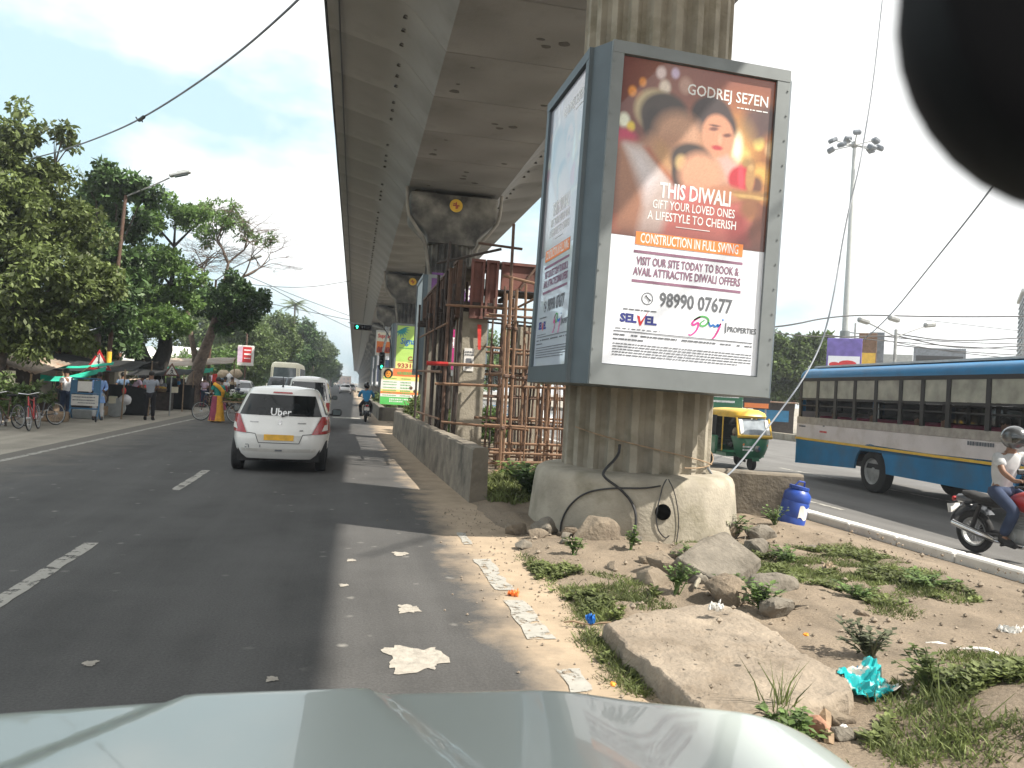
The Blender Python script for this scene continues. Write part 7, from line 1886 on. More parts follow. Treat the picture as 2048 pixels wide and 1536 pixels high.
b = B(); b.tube([(.17,-.02,1.0),(.12,-.17,1.18),(-.05,-.18,1.36),(-.17,-.06,1.46),(-.12,.12,1.38),(.05,.17,1.15)], [.06,.075,.075,.07,.07,.06], 8); b.obj('sari_drape', M['cloth_yellow'], sr, smooth=60)
person('person in pale clothes sitting behind the stall counter right of the grey shirt', (-8.6, 39.7, -.12), R(190), 'cloth_grey', 'cloth_black', Fr, scale=.88)
person('person in a maroon dress half hidden behind the sari', (-5.6, 38, -.12), R(10), 'cloth_maroon', None, Fr, 'long', ('cloth_maroon', .2, 1.0, .24, .16), scale=.93)
person('person in a white shirt by the parked scooters near the queue', (-6.2, 43, -.12), R(-20), 'cloth_white', 'cloth_navy', Fr, scale=1.0)
person('person in a teal top among the sacks at the end stall', (-8.3, 51, -.12), R(180), 'cloth_teal', 'cloth_tan', Fr, scale=.98)
person('person in a tan shirt in front of the end stall', (-7.0, 51.5, -.12), R(20), 'cloth_tan', 'cloth_black', Fr, scale=1.0)
person('person in a pink top walking behind the cargo tricycle', (-7.4, 44.2, -.12), R(150), 'cloth_pink', 'cloth_navy', Fr, scale=.95)
person('person in a blue shirt by the hanging bags of the dark awning stall', (-8.0, 40.6, -.12), R(100), 'cloth_blue', 'cloth_black', Fr, scale=.97)
person('person in a red shirt bending at the dark awning stall', (-8.7, 37.2, -.12), R(60), 'red_cloth', 'cloth_navy', Bend, scale=.9)
person('person in a tan shirt with folded arms between the leaning trunks', (-7.7, 45.8, -.12), R(200), 'cloth_tan', 'cloth_navy', Fr, scale=.98)
person('person in a green dress left of the end stall sacks', (-9.2, 50.2, -.12), R(170), 'cloth_green', None, Fr, 'short', ('cloth_green', .15, 1.0, .24, .16), scale=.95)
person('person in a yellow top near the red and white kiosk sign', (-7.0, 57.5, -.12), R(30), 'cloth_yellow', 'cloth_maroon', Fr, scale=.97)
scooter('white fronted scooter parked right of the sari', (-5.6, 41.8, -.12), R(185), 'white_dirty')
motorcycle('motorcycle', 'dark motorcycle standing behind the cargo tricycle', (-6.9, 47.0, -.12), R(150), 'car_dark', lean=.12)
motorcycle('motorcycle', 'second dark motorcycle parked between tricycle and end stall', (-6.2, 48.5, -.12), R(160), 'car_dark', lean=.12)
# ------------------------------------------------------------------ blue bus on the right road
bus = thing('bus', 'blue and pale grey city bus with a yellow stripe on the right road', 'bus', (12.51, 19.5, -.25), -.0873)
LB, WB = 10.6, 2.45
RW, FW, WR = -3.55, -8.6, .50      # axle positions and arch radius
def side_panel(x, th):
    """lower body side with wheel arches, as an outline in the (y,z) plane"""
    pts = [(0.0, .36), (0, 1.03), (-LB, 1.03), (-LB, .36)]
    for cy in (FW, RW):
        pts += [(cy-(WR+.14)*math.cos(q), max(.36, .5+(WR+.14)*math.sin(q))) for q in [math.pi*k/12 for k in range(13)]]
    b = B(); n = len(pts); vs = [(x, y, z) for y, z in pts]+[(x+th, y, z) for y, z in pts]
    b.add(vs, [tuple(range(n)), tuple(range(2*n-1, n-1, -1))]+[(i, (i+1) % n, n+(i+1) % n, n+i) for i in range(n)]); return b
side_panel(0, .05).obj('lower_panel', M['bus_blue_dark'], bus); side_panel(WB-.05, .05).obj('lower_panel', M['bus_blue_dark'], bus)
b = B(); b.box((-.003, -LB/2, 1.06), (.06, LB, .055)); b.box((WB+.003, -LB/2, 1.06), (.06, LB, .055)); b.obj('yellow_stripe', M['yellow_paint'], bus)
b = B(); b.box((.025, -LB/2, 1.28), (.05, LB, .38)); b.box((WB-.025, -LB/2, 1.28), (.05, LB, .38)); b.obj('pale_panel', M['bus_cream'], bus)
b = B(); b.box((.022, -LB/2, 1.57), (.05, LB, .19)); b.box((WB-.022, -LB/2, 1.57), (.05, LB, .19)); b.obj('grey_rail', M['bus_grey'], bus)
# dark window frames with openings; each window gets two panes
ys = [-.10, -1.0, -1.88, -2.75, -3.62, -4.55, -5.3, -6.1, -7.2, -8.4, -9.5, -10.4]
for sx, x in ((0, .022), (1, WB-.022)):
    b = B(); b.box((x, -LB/2, 2.69), (.05, LB, .09)); b.box((x, -LB/2, 2.16), (.04, LB, .05))
    for y in ys: b.box((x, y-.03, 2.155), (.05, .12, 1.0))
    b.obj('window_frame', M['black_plastic'], bus)
    for k in range(len(ys)-1):
        a, c = ys[k]-.09, ys[k+1]+.03
        w = B(); w.box((x, (a+c)/2, 2.42), (.012, a-c, .46)); o = w.obj('window_pane', M['bus_pane'], bus)
        if sx: w = B(); w.box((x, (a+c)/2, 1.92), (.012, a-c, .52)); w.obj('window_pane', M['glass_dark'], bus)  # opaque dark panes added on the far side to keep daylight out of the interior
        w = B(); w.box((x+(.015 if sx == 0 else -.015), (a+c)/2, 1.98), (.02, a-c, .03)); w.obj('guard_rail', M['black_plastic'], bus)
prof = [(.0, 2.73), (-.03, 2.80), (0.0, 2.9), (.12, 2.98), (.4, 3.03), (WB/2, 3.07), (WB-.4, 3.03), (WB-.12, 2.98), (WB, 2.9), (WB+.03, 2.80), (WB, 2.73)]
b = B(); b.loft([[(x+(WB/2-x)*d, y, z-dz) for x, z in prof] for y, d, dz in ((.02, .25, .14), (-.02, .05, .05), (-.2, 0, 0), (-LB, 0, 0))]); b.obj('roof', M['bus_blue'], bus, smooth=40)
b = B(); b.box((WB/2, -LB/2, 3.06), (1.9, LB-.6, .05)); b.obj('roof_top', M['white_dirty'], bus)
b = B(); b.box((WB/2, -.025, .82), (WB-.11, .05, .9)); b.obj('rear_panel', M['bus_blue_dark'], bus); b = B(); b.box((WB/2, -.025, 1.55), (WB-.11, .05, .55)); b.obj('rear_panel', M['bus_cream'], bus)
b = B(); b.box((WB/2, -.03, 2.27), (WB-.4, .03, .9)); b.obj('rear_window', M['glass_dark'], bus)
b = B(); [b.box((x, -.03, 2.27), (.16, .05, .9)) for x in (.13, WB-.13)]; b.obj('rear_pillar', M['bus_blue'], bus)
b = B(); b.box((WB/2, -LB/2, .62), (WB-.2, LB-.1, .12)); b.obj('floor', M['black_rubber'], bus)
b = B(); b.box((WB/2, -LB+.03, 1.6), (WB-.2, .05, 2.2)); b.obj('front_panel', M['bus_blue'], bus)
for y in (FW, RW):
    for x in (.2, WB-.2):
        w = wheel(bus, x, y, WR, .28, sx=-1 if x < 1 else 1, rimm='lamp_grey')
for k in range(10):
    for x in (.55, WB-.55):
        b = B(); b.rbox((x, -1.0-.86*k, 1.35), (.85, .10, .75), .03); b.rbox((x, -.8-.86*k, 1.05), (.85, .42, .12), .03); b.obj('seat', M['cloth_maroon'], bus)
b = B(); dashes(b, 0, .35, 0, .05, 3); o = b.obj('red_lettering', M['ink_red'], bus); o.matrix_local = plane_M((-.004, -1.25, 1.30), (0,-1,0), (0,0,1))
b = B(); dashes(b, 0, .35, 0, .05, 4); dashes(b, 1.25, 1.35, .05, .04, 4); dashes(b, 6.6, 7.3, .0, .08, 5); o = b.obj('lettering_strokes', M['ink_grey'], bus); o.matrix_local = plane_M((-.004, -.15, 1.40), (0,-1,0), (0,0,1))
SIT = dict(pelvis=(0,0,.50), spine=(0,.0,.66), chest=(0,.02,.88), neck=(0,.03,1.01), headb=(0,.05,1.08), head=(0,.055,1.16), crown=(0,.045,1.24), shL=(-.185,.02,.95), elL=(-.24,.05,.70), wrL=(-.2,.28,.62), haL=(-.19,.35,.60), shR=(.185,.02,.95), elR=(.24,.05,.70), wrR=(.2,.28,.62), haR=(.19,.35,.60),
    hiL=(-.10,.02,.47), knL=(-.12,.42,.48), anL=(-.12,.42,.09), toL=(-.13,.55,.04), hiR=(.10,.02,.47), knR=(.12,.42,.48), anR=(.12,.42,.09), toR=(.13,.55,.04))
for k, (y, m, lab_) in enumerate(((-1.28, 'cloth_white', 'passenger in white by the rearmost bus windows'), (-3.0, 'cloth_blue', 'passenger in blue by the bus window over the rear wheel'), (-4.72, 'cloth_white', 'passenger in white by a middle bus window'), (-5.6, 'cloth_slate', 'passenger in slate blue by a middle bus window'), (-7.3, 'cloth_white', 'passenger in white towards the front of the bus'))):
    lx, ly = .5, y+.25; c, s_ = math.cos(-.0873), math.sin(-.0873)
    person('person: '+lab_ if False else lab_.replace('passenger', 'person sitting'), (12.51+lx*c-ly*s_, 19.5+lx*s_+ly*c, .40), R(180)-.0873, m, 'cloth_black', SIT)

# ------------------------------------------------------------------ auto rickshaw
t = thing('auto_rickshaw', 'green auto rickshaw with yellow hood and bright windscreen behind the pier', 'auto rickshaw', (11.6, 20.0, -.25), -.04)
def ring_z(hw, y0, y1, z, n=3.2, k=36):
    return [(hw*math.copysign(abs(math.cos(q))**(2/n), math.cos(q)), (y0+y1)/2+(y1-y0)/2*math.copysign(abs(math.sin(q))**(2/n), math.sin(q)), z) for q in [2*math.pi*(i+.5)/k for i in range(k)]]
b = B(); b.loft([ring_z(.30,.12,.75,.36,2.6), ring_z(.40,.03,.78,.5,2.6), ring_z(.46,0,.8,.7,2.8), ring_z(.50,.05,.8,.86,3.2), ring_z(.53,.14,.8,.98,3.6)]); b.obj('front_cowl', M['green_paint'], t, smooth=50)
b = B(); b.box((0,1.5,.42), (1.2,1.6,.1)); [b.rbox((s*.58,1.95,.66), (.10,1.15,.56), .04) for s in (-1, 1)]; b.rbox((0,2.5,.75), (1.2,.12,.75), .05); b.obj('rear_body', M['green_paint'], t, smooth=40)
b = B(); b.tube([(s_*.52, .16, .97) for s_ in (-1, -.5, 0, .5, 1)], .03, 6); b.rbox((0,.12,1.0), (1.06,.1,.10), .03); b.obj('yellow_band', M['yellow_paint'], t)
b = B(); [b.tube([(s*.51,.15,1.0),(s*.50,.34,1.52)], .03, 8) for s in (-1, 1)]; [b.tube([(s*.53,1.15,.5),(s*.53,1.15,1.55)], .022, 8) for s in (-1, 1)]; b.obj('pillar', M['yellow_paint'], t)
b = B()
def ws(u, v): return (-.48+.96*u, .15+.19*v-.03*math.sin(math.pi*u), 1.05+.44*v)
b.grid(ws, 8, 5); b.obj('windscreen', M['glass_bright'] if 'glass_bright' in M else M['glass_grey'], t, smooth=60)
for s in (-1, 1): b = B(); b.box((s*.40,.22,1.27), (.10,.02,.44), rx=-.40); b.obj('windscreen_sticker', M['white_matt'], t)
b = B(); b.loft([ring_z(.54,.28,2.55,1.52,4), ring_z(.56,.24,2.56,1.58,4), ring_z(.54,.30,2.54,1.68,3.6), ring_z(.44,.5,2.4,1.76,3), ring_z(.2,.9,2.0,1.79,3)]); b.obj('hood', M['yellow_paint'], t, smooth=50)
b = B(); b.box((0,2.45,1.3), (1.06,.03,.5)); [b.box((s*.55,2.0,1.25), (.02,.95,.6)) for s in (-1, 1)]; b.obj('side_curtain', M['tarp_black'], t)
b = B(); b.rbox((0,2.1,.75), (1.0,.5,.2), .04); b.rbox((0,2.32,1.02), (1.0,.12,.5), .04); b.obj('rear_seat', M['black_plastic'], t); b = B(); b.rbox((0,.98,.72), (.8,.3,.16), .04); b.obj('driver_seat', M['black_plastic'], t)
b = B(); b.tube([(-.3,.55,1.05),(0,.48,1.1),(.3,.55,1.05)], .016, 6); b.tube([(0,.48,1.08),(0,.4,.7)], .02, 6); b.obj('handlebar', M['black_plastic'], t)
b = B(); b.lathe([(.10,-.02),(.09,-.06),(0,-.075)], 16, (0,.02,.66), axis='Y'); b.obj('headlight', M['chrome'], t)
b = B(); [b.lathe([(.05,-.02),(.04,-.05),(0,-.06)], 12, (s*.34,.14,.76), axis='Y') for s in (-1, 1)]; b.obj('indicator', M['orange_sign'], t)
def md(u, v): q = R(20+140*u); return ((v-.5)*.22, .30-.30*math.cos(q), .21+.27*math.sin(q))
b = B(); b.grid(md, 10, 4); b.obj('mudguard', M['green_paint'], t, smooth=60)
b = B(); dashes(b, 0, .3, 0, .05, 9); dashes(b, 0, .3, .09, .05, 8); o = b.obj('lettering_strokes', M['ink_white'], t); o.matrix_local = plane_M((-.44,.0,.62), (.9,-.38,0), (0,-.1,1))
for x, y in ((0,.28),(-.48,2.1),(.48,2.1)): b = B(); b.lathe([(.1,-.05),(.18,-.06),(.21,-.02),(.21,.02),(.18,.06),(.1,.05)], 18, (0,0,.21), axis='X'); b.lathe([(0,.0),(.1,0)], 14, (0,0,.21), axis='X', cap=False); b.obj('wheel', M['black_rubber'], t, smooth=40, loc=(x, y, 0))
def at_local(t_, p): return (t_.location.x+p[0], t_.location.y+p[1], t_.location.z+p[2])
person('person driving the green auto rickshaw behind its windscreen', (11.6, 21.0, -.0), R(180), 'cloth_tan', 'cloth_tan', SIT, scale=.98)

# ------------------------------------------------------------------ signals, boards and banner along the median
t = thing('traffic_signal', 'traffic signal pole with two green lights, one hung over the road on an arm', 'traffic signal', (2.05, 45, 0))
B().tube([(0,0,0),(0,0,3.6),(.25,0,5.0)], .07, 10).obj('pole', M['lamp_grey'], t); B().tube([(.35,-.05,4.78),(-.6,-.05,4.98),(-2.05,-.05,5.08)], .03, 8).obj('arm', M['lamp_grey'], t)
def lamp_box(parent, c, horiz, name):
    b = B(); d = (1.02,.16,.32) if horiz else (.32,.16,1.02); b.rbox(c, d, .04); o = b.obj(name, M['black_plastic'], parent)
    for k in (-1, 0, 1):
        p = Vector(c)+(Vector((.33*k,0,0)) if horiz else Vector((0,0,.33*k))); lit = (k == -1)
        v = B(); v.lathe([(.135,-.14),(.14,0)], 16, tuple(p+Vector((0,-.08,0))), axis='Y', cap=False); v.obj('visor', M['black_plastic'], o)
        g = B(); g.lathe([(.115,0),(.09,-.02),(0,-.03)], 16, tuple(p+Vector((0,-.082,0))), axis='Y')
        q = g.obj('signal_lens', M['black_gloss'], o)
        if lit:
            a = B(); a.prism([(-.03,-.09),(.03,-.09),(.03,.0),(.085,.0),(0,.10),(-.085,.0),(-.03,.0)], .01); ar = a.obj('lit_arrow', M['green_light'], o); ar.matrix_local = plane_M(tuple(p+Vector((0,-.118,0))), (1,0,0), (0,0,1))
    return o
lamp_box(t, (-1.22,-.12,4.86), True, 'signal_head'); lamp_box(t, (-.05,-.12,3.0), False, 'signal_head')
B().tube([(-.05,-.15,4.9),(.25,-.2,4.5),(.42,-.2,3.9),(.5,-.15,3.2),(.55,-.1,2.6)], .03, 6).obj('cable', M['cable'], t)
t = thing('advert_board', 'white edged advert board with red jam jars on a pole beside the lime green box', 'advert board', (2.95, 62, 0))
B().tube([(0,.1,0),(0,.1,6.3)], .09, 10).obj('post', M['lamp_grey'], t); b = B(); b.rbox((0,0,4.95), (1.5,.16,2.0), .02); o = b.obj('board', M['white_dirty'], t)
b = B(); b.box((0,-.085,5.42), (1.32,.01,.75)); b.obj('print_panel', M['poster_cream'], o); b = B(); b.box((0,-.086,4.62), (1.32,.012,.90)); b.obj('print_panel', M['orange_sign'], o)
tx = text('lettering', 'Supreme', .42, M['ink_red'], o, 0, 0, 0, 1.2, .015); tx.matrix_local = plane_M((0,-.094,5.5), (1,0,0), (0,0,1)) @ Matrix.Diagonal((tx.scale.x, 1, 1, 1))
b = B()
for k in range(5): b.lathe([(.0,0),(.11,.02),(.115,.30),(.08,.36),(.08,.42),(0,.43)], 12, (-.5+.25*k,-.11,4.22), cap=False)
b.obj('jar_print', M['ink_maroon'], o, smooth=50)
# religious festival flex banner with a painted face
t = thing('flex_banner', 'orange white and green festival banner with a painted face at its corner', 'banner', (2.95, 42, 0))
b = B(); [b.box((x,.03,1.3), (.06,.05,2.6)) for x in (-1.03, 1.03)]; b.box((0,.03,2.55), (2.1,.05,.06)); b.box((0,.03,.6), (2.1,.05,.06)); b.obj('frame', M['wood'], t)
w, h = 2.12, 1.95; MB_ = plane_M((-1.06,-.005,.6), (1,0,0), (0,0,1)); b = B(); b.grid(lambda u, v: (w*u, h*v, .008*math.sin(7*u+3*v)), 12, 10); o = b.obj('banner_sheet', M['poster_cream'], t, smooth=60); o.matrix_local = MB_
for m, z0, z1, x0, x1 in (('poster_orange', 1.55, 1.95, .62, 2.12), ('poster_yellow', 1.32, 1.55, .1, 2.12), ('white_matt', .82, 1.32, 0, 2.12), ('poster_yellow', .70, .82, 0, 2.12), ('orange_sign', .58, .70, 0, 2.12), ('poster_green', 0, .42, 0, 2.12), ('white_matt', .42, .58, 0, 2.12)):
    b = B(); rect(b, x0, z0+.002, x1, z1-.002, .012, .003); b.obj('print_band', M[m], o)
b = B(); b.ell((.36,1.66,.018), (.24,.27,.004), 14, 6); f_ = b.obj('face_print', M['hair'], o); b = B(); b.ell((.36,1.64,.024), (.15,.19,.004), 14, 6); b.obj('face', M['marigold'], f_)
b = B(); [b.ell((.36+s*.055,1.67,.03), (.035,.018,.003), 8, 4) for s in (-1, 1)]; b.ell((.36,1.55,.03), (.05,.015,.003), 8, 4); b.obj('features', M['ink_black'], f_)
b = B(); rr = random.Random(2)
for z_ in (1.72,): dashes(b, .85, 1.95, z_, .17, 3, .03, .02)
for z_ in (1.42, 1.22, 1.08, .92, .76, .64, .5): dashes(b, .12, .85, z_, .045, int(z_*100), .02, .02); dashes(b, 1.05, 1.6, z_, .07, int(z_*90), .03, .02)
b.obj('lettering_strokes', M['ink_green'], o)
b = B(); dashes(b, .5, 1.6, .3, .08, 5, .03, .02); dashes(b, .5, 1.2, .18, .08, 6, .03, .02); b.obj('lettering_strokes', M['ink_white'], o)
b = B(); b.ell((1.62,.95,.02), (.1,.1,.004), 12, 5); b.ell((1.85,.78,.02), (.1,.1,.004), 12, 5); b.obj('round_picture', M['rust'], o)
b = B()
for k in range(5): b.tube([(.5+.18*k,-.35,.1),(.5+.18*k,-.35,1.15)], .016, 6)
b.tube([(.5,-.35,1.15),(1.25,-.35,1.15)], .018, 6); b.obj('railing', M['white_dirty'], t)
for i in (3, 4, 5):
    tt = box_on(i, ('dark blue and white advert box low on the fourth pier', 'small grey advert box on the fifth pier', 'tiny advert box on the sixth pier')[i-3], 1.4, 6.2)
    pp = poster(tt, plane_M((-.92,-2.608,1.6), (1,0,0), (0,0,1)), 2.1, 4.4, M['poster_white']); b = B(); rect(b, .05, .4, 2.05, 2.6, .008, .003); b.obj('print_panel', M['cloth_navy'], pp)
    b = B(); [b.ell((.3+.22*k, 3.9+.2*(k % 2), .012), (.14,.16,.004), 8, 4) for k in range(8)]; b.obj('print_pattern', M['ink_black'], pp)
# clipped shrubs in the planter of the median
for k, (x, y, lab_) in enumerate(((2.25, 46.5, 'round shrub in the planter just past the blue-shirted rider'), (4.9, 38.5, 'shrub in the planter right of the festival banner'), (2.5, 50, 'shrub in the planter behind the signal pole'), (2.6, 56, 'farthest planter shrub before the lime green box'))):
    tree('shrub', lab_, (x, y, .0), [(x, y, .75, .55), (x+.5, y+.2, .6, .5), (x-.3, y+.6, .6, .45)], 'leaf_mid', 2200, .14, 90+k, r0=.03, cat='shrub')
tree('shrub', 'sunny shrub growing behind the low wall left of the scaffolding', (2.75, 27, 0), [(2.6, 27, .75, .6), (3.1, 26.4, .6, .5), (2.9, 28, .9, .6), (2.5, 25.5, .5, .4)], 'leaf_olive', 3800, .13, 95, r0=.03, cat='shrub')
tree('shrub', 'shrub growing under the scaffolding boards', (3.3, 23, 0), [(3.4, 23, .5, .5), (4.2, 22.6, .5, .5), (4.8, 23.5, .6, .6), (3.0, 21.8, .4, .4)], 'weed', 3800, .13, 96, r0=.03, cat='shrub')

# ------------------------------------------------------------------ high mast, lamps, boards and building at right
t = thing('high_mast_light', 'tall slender high mast with a ring of floodlights at its top', 'high mast', (35.6, 50, -.13))
B().tube([(0,0,0),(0,0,8),(0,0,21.3)], [.30,.22,.12], 12).obj('mast', M['steel_light'], t, smooth=60)
b = B(); b.lathe([(.2,-.15),(.26,0),(.2,.25)], 14, (0,0,21.3)); b.obj('head_frame', M['lamp_grey'], t)
for k, (a, L_, dz) in enumerate(((0,1.55,.55),(18,1.7,.05),(75,1.2,.9),(140,1.4,-.2),(180,1.6,.15),(205,1.5,-.35),(240,1.2,.5),(285,1.3,-.5),(320,1.5,-.35))):
    d = Vector((math.cos(R(a)), math.sin(R(a)), 0)); p = Vector((0,0,21.3))+d*L_+Vector((0,0,dz))
    B().tube([(0,0,21.3), tuple(p)], .04, 6).obj('bracket', M['lamp_grey'], t); q = B(); q.rbox(tuple(p+d*.2), (.55,.55,.32), .08, rz=R(a), ry=.5); q.obj('floodlight', M['cable_grey'], t)
b = B(); b.lathe([(.34,6.0),(.36,6.2),(.34,7.6)], 12); b.obj('joint_collar', M['steel_grey'], t)
t = thing('street_lamp', 'twin arm street lamp right of the mast, above the bus roof', 'street lamp', (35.9, 45, -.13))
B().tube([(0,0,0),(0,0,7.4)], .10, 8).obj('pole', M['lamp_grey'], t)
b = B(); b.tube([(0,0,6.9),(-1.2,0,7.35),(-2.3,0,7.75)], .05, 6); b.tube([(0,0,6.9),(1.0,0,7.3),(2.3,0,7.8)], .05, 6); b.obj('arm', M['lamp_grey'], t)
for x, z in ((-2.5,7.8),(2.6,7.9),(-.2,8.1)): b = B(); b.rbox((x,0,z), (.85 if x else .45,.4,.35 if x else .6), .1, ry=(.2 if x < 0 else -.15)); b.obj('lamp_head', M['lamp_grey'], t)
B().tube([(-3.1,0,5.0),(-3.1,0,7.6)], .06, 6).obj('second_post', M['lamp_grey'], t)
def board(label, x, y, z0, z1, w, m1, m2=None, rz=-.6, name='advert_board'):
    t = thing(name, label, 'advert board', (x, y, -.13), rz); b = B(); [b.tube([(s*w*.35,.08,0),(s*w*.35,.08,z1)], .05, 6) for s in (-1, 1)]; b.obj('post', M['lamp_grey'], t)
    b = B(); b.rbox((0,0,(z0+z1)/2), (w,.14,z1-z0), .02); o = b.obj('board', M[m1], t)
    if m2: b = B(); b.box((0,-.075,(z0*.75+z1*.25)), (w*.9,.012,(z1-z0)*.4)); b.obj('print_panel', M[m2], o)
    return t, o
tt, o = board('purple and white advert board standing over the rear of the bus', 28.5, 40, 4.1, 6.0, 1.9, 'poster_purple2' if 'poster_purple2' in M else 'poster_skyblue', 'poster_white'); b = B(); b.ell((.2,-.09,4.5), (.5,.01,.22), 10, 6); b.ell((-.5,-.09,4.45), (.3,.01,.15), 10, 6); b.obj('car_print', M['ink_red'], o)
board('tall brown and grey advert box on a post right of the purple board', 33.8, 45, 4.6, 7.0, 1.1, 'rust_light', 'yellow_paint')
board('edge-on dark side board attached behind the brown one', 35.1, 45.8, 4.6, 7.2, .9, 'cable_grey')
board('low pale board seen above the bus roof below the twin lamp', 37.4, 47, 4.6, 5.9, 2.4, 'steel_light', 'rust_red')
board('dark horizontal panel hanging over the bus roof', 52.5, 60, 6.6, 7.9, 4.2, 'cable_grey', 'black_plastic')
tt, o = board('green shop signboard just right of the pier foot, behind the auto rickshaw', 21.0, 40, 1.5, 2.5, 2.0, 'green_paint', None, -.5)
b = B(); dashes(b, -.8, .8, .2, .14, 1); dashes(b, -.8, .6, -.1, .12, 2); q = b.obj('print', M['ink_white'], o); q.matrix_local = plane_M((0,-.078,2.0), (1,0,0), (0,0,1))
board('small orange and black signboard above the auto rickshaw', 23.6, 41, 1.6, 2.3, 1.5, 'black_plastic', 'orange_sign', -.5)
t = thing('street_kiosk', 'dark roadside kiosk seen between auto rickshaw and bus', 'kiosk', (26.5, 44, -.13), -.5); b = B(); b.box((0,0,1.0), (2.4,1.5,2.0)); b.obj('wall', M['dark_wood'], t); b = B(); b.rbox((0,-.2,2.05), (2.8,2.2,.08), .02); b.obj('roof', M['tin'], t); b = B(); b.box((0,-.77,1.2), (1.8,.03,.7)); b.obj('opening', M['cloth_blue'], t)
t = thing('office_building', 'grey louvred building cut off by the right edge', 'building', (81.3, 70, -.13), -.75)
b = B(); b.box((0,0,8), (14,10,16)); b.obj('wall', M['steel_grey'], t); b = B(); b.rbox((0,0,16.15), (14.6,10.6,.4), .05); b.obj('parapet', M['steel_light'], t)
lv = B(); lv.box((0,-5.06,0), (13.4,.1,.22)); lo = lv.obj('louvre', M['steel_blue'], t); lo.location = (0,0,1.2)
for k in range(1, 26): q = lo.copy(); COL.objects.link(q); q.location = (0,0,1.2+.56*k)
lv = B(); lv.box((-7.06,0,0), (.1,9.4,.22)); lo2 = lv.obj('louvre', M['steel_blue'], t); lo2.location = (0,0,1.2)
for k in range(1, 26): q = lo2.copy(); COL.objects.link(q); q.location = (0,0,1.2+.56*k)
for k, (x, y, w, h, m) in enumerate(((-40, 420, 22, 10, 'bus_cream'), (-16, 620, 16, 12, 'tin'), (-1, 760, 13, 8, 'rust_light'), (30, 520, 24, 10, 'bus_cream'), (-70, 380, 24, 9, 'poster_skyblue'))):
    t = thing('far_building', ('hazy cream block at the end of the left tree row', 'hazy block at the end of the road', 'orange-brown block at the vanishing point of the road', 'hazy cream block behind the far piers', 'hazy bluish block behind the left trees')[k], 'building', (x, y, -.6)); b = B(); b.box((0,0,h/2), (w,14,h)); b.obj('wall', M[m], t); b = B(); b.box((0,0,h+.3), (w+.6,14.6,.6)); b.obj('roof', M['concrete'], t)
    wb = B(); wb.box((0,-7.03,0), (1.6,.1,1.6)); w0 = wb.obj('window', M['glass_dark'], t); first = True
    for i in range(int(w//4)):
        for j in range(int(h//3.4)):
            q = w0 if first else w0.copy()
            if not first: COL.objects.link(q)
            first = False; q.location = (-w/2+2.4+i*4, 0, 2.2+j*3.4)
# parked blue things far behind the scaffold
van('car', 'small white car beyond the median seen through the scaffolding', (10.3, 44, -.25), R(180), 'car_white', 'car', None, SD, (.98,1.32))
t = thing('barricade', 'blue railing beyond the median seen through the scaffold tubes', 'barricade', (8.6, 38, -.2)); b = B()
for z in (.3,.7,1.1): b.tube([(-1.3,0,z),(1.3,0,z)], .03, 6)
for x in (-1.3,-.65,0,.65,1.3): b.tube([(x,0,0),(x,0,1.1)], .03, 6)
b.obj('frame', M['barricade_blue'], t)

# ------------------------------------------------------------------ wires
def wire(label, pts, r, m='cable'): return strand('overhead_wire', label, pts, r, M[m], 'wire')
c1 = [(-9.74,26.0,7.91),(-8.24,24.0,7.73),(-6.03,20.0,7.15),(-4.3,17.0,6.84),(-2.33,14.0,6.99),(-0.95,11.5,7.12),(-.14,10,7.36),(.8,8.2,8.2),(1.6,7,10.2)]
o = wire('thick grey cable swooping from the left tree up across the sky', c1, .019, 'cable_grey')
b = B(); b.rbox((0,0,0), (.34,.07,.07), .02, rz=-1.05); b.tube([(-.12,.2,.02),(-.18,.28,.10)], .015, 5); b.tube([(.02,-.05,-.03),(.04,-.08,-.09)], .015, 5); cl = b.obj('cable_clamp', M['cable'], o); cl.location = (-4.42,17.2,6.87)
wire('highest thin wire from the bare tree to the viaduct', [(-8.62,48,7.3),(-3.72,55,7.83),(-.08,70,10.7)], .02)
wire('upper of two sagging wires above the far trees', [(-6.71,50,8.07),(-4.04,60,7.94),(.11,75,8.01)], .022)
wire('lower of two sagging wires above the far trees', [(-4.89,50,7.3),(-2.89,60,7.04),(.17,75,6.87)], .022)
wire('wire crossing the bare branches toward the signal arm', [(-8.62,48,6.74),(-4.65,55,6.65),(.12,70,7.23)], .022)
wire('long loose grey cable hanging in front of the mast down to the pedestal', [(4.55,9.0,.82),(5.1,9.7,.50),(6.29,10.5,1.37),(7.57,11.5,2.29),(8.24,12,3.22),(9.14,13,5.18),(9.76,13.5,6.55),(10.18,14,7.25),(11.06,15,8.79),(11.94,16,11.43),(12.76,17,13.4)], .015, 'cable_grey')
wire('grey cable rising from the boards to behind the mirror', [(32.49,45,5.66),(29.58,38,6.74),(24.05,28,8.21),(20.73,22,9.09),(18.34,18,9.65),(14.5,11,10.9),(10,2,13)], .032, 'cable_grey')
wire('top black wire running level from the mast to the right edge', [(17.34,36,5.81),(23.32,40,5.94),(34.5,49,8.55),(41.91,49,8.9),(52,49,9.7)], .05)
wire('black wire from the advert box to the twin lamp', [(22.37,40,6.07),(26.85,42,5.93),(35.85,45,6.83)], .035)
wire('upper sagging wire between twin lamp and building', [(36.03,45,6.97),(41.07,46,6.83),(50,48,7.9)], .04)
wire('middle sagging wire between twin lamp and building', [(36.04,45,6.84),(41.91,46,6.33),(50,48,7.31)], .04)
wire('lowest wire just above the bus roof', [(39.87,50,6.73),(44.68,50,6.6),(54,52,6.9)], .035)
wire('second level black wire below the top one, running to the building', [(35.6,50,7.4),(43,50,7.2),(52,50,7.6)], .035)
wire('thin wire crossing behind the twin lamp at half height', [(28.5,42,6.2),(38,46,6.5),(50,48,6.9)], .028)
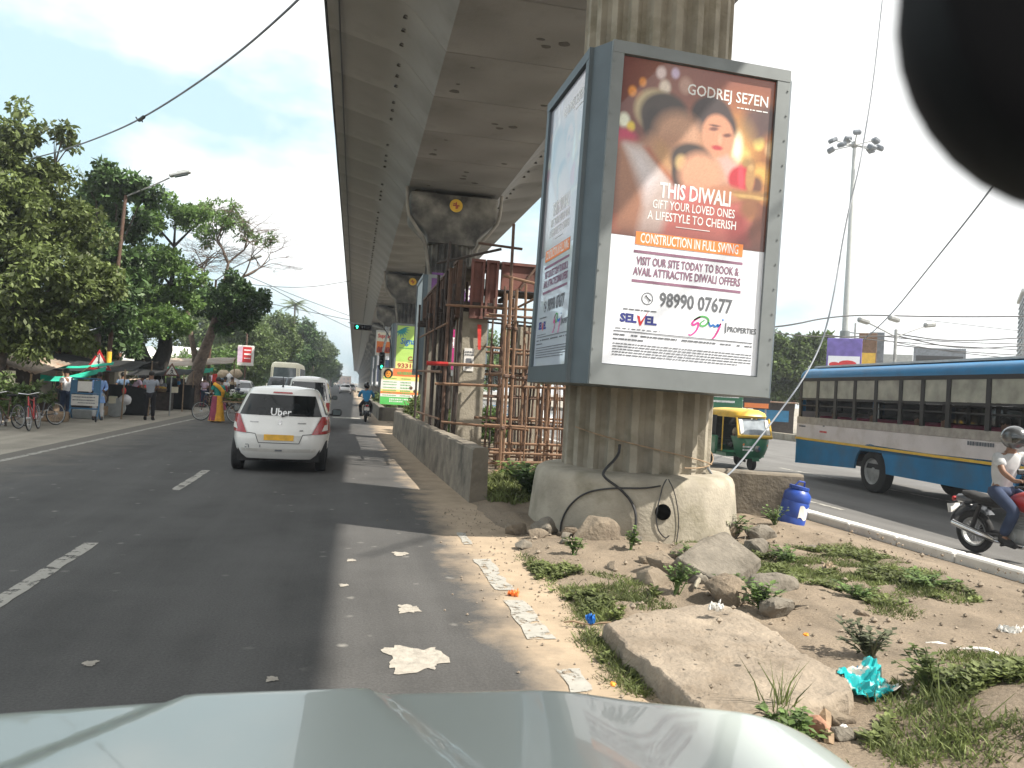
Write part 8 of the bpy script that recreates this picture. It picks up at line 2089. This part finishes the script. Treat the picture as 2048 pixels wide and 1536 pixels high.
wire('thin slanting wire from the brown board to the right edge', [(33.8,45,6.6),(42,47,6.2),(51,48,6.2)], .028)
wire('faint thin wire over the twin lamp', [(42.35,50,8.78),(50.92,50,8.57)], .022)
wire('pale rope stay from the lamp pole to the left trees, upper', [(-8.66,32.2,4.95),(-8.6,30,4.6),(-8.61,27,4.44)], .02, 'wood')
wire('pale rope stay from the lamp pole to the left trees, sagging', [(-8.66,32.2,4.83),(-9.0,30,4.33),(-9.06,28,4.15)], .02, 'wood')
wire('pale drooping cable low on the lamp pole', [(-8.8,32.2,3.48),(-9.44,31,2.95),(-9.28,28,2.77)], .02, 'cable_grey')
wire('thick black pipe slung between lamp pole and forked trunk', [(-8.86,32.3,1.83),(-9,36,1.85),(-9.24,40,2.1)], .045)
# ------------------------------------------------------------------ lettering becomes real mesh
bpy.context.view_layer.update()
dg = bpy.context.evaluated_depsgraph_get()
fonts = [o for o in COL.objects if o.type == 'FONT']
made = []
for o in fonts:
    me = bpy.data.meshes.new_from_object(o.evaluated_get(dg)); made.append((o, me))
for o, me in made:
    par, mb, pi = o.parent, o.matrix_basis.copy(), o.matrix_parent_inverse.copy(); nm = o.name.split('.')[0]
    bpy.data.objects.remove(o)
    q = bpy.data.objects.new(nm, me); COL.objects.link(q); q.parent = par; q.matrix_parent_inverse = pi; q.matrix_basis = mb
for o in COL.objects:
    if o.parent is not None and o.name.split('.')[0] in ('small_print', 'print', 'lettering_strokes', 'print_pattern'): o['kind'] = 'stuff'
# ------------------------------------------------------------------ distant air
HAZE = 0.0010
if HAZE > 0:
    b = B(); b.box((0, 345, 17.5), (420, 760, 38.4))
    hz = bpy.data.materials.new('haze'); hz.use_nodes = True
    ht = hz.node_tree; ht.nodes.clear(); ho = ht.nodes.new('ShaderNodeOutputMaterial'); hv = ht.nodes.new('ShaderNodeVolumePrincipled')
    hv.inputs['Color'].default_value = (.86, .92, 1.0, 1); hv.inputs['Density'].default_value = HAZE; hv.inputs['Anisotropy'].default_value = .2
    ht.links.new(hv.outputs['Volume'], ho.inputs['Volume'])
    o = b.obj('haze', hz); o['kind'] = 'stuff'; o['label'] = 'pale haze in the air along the road'
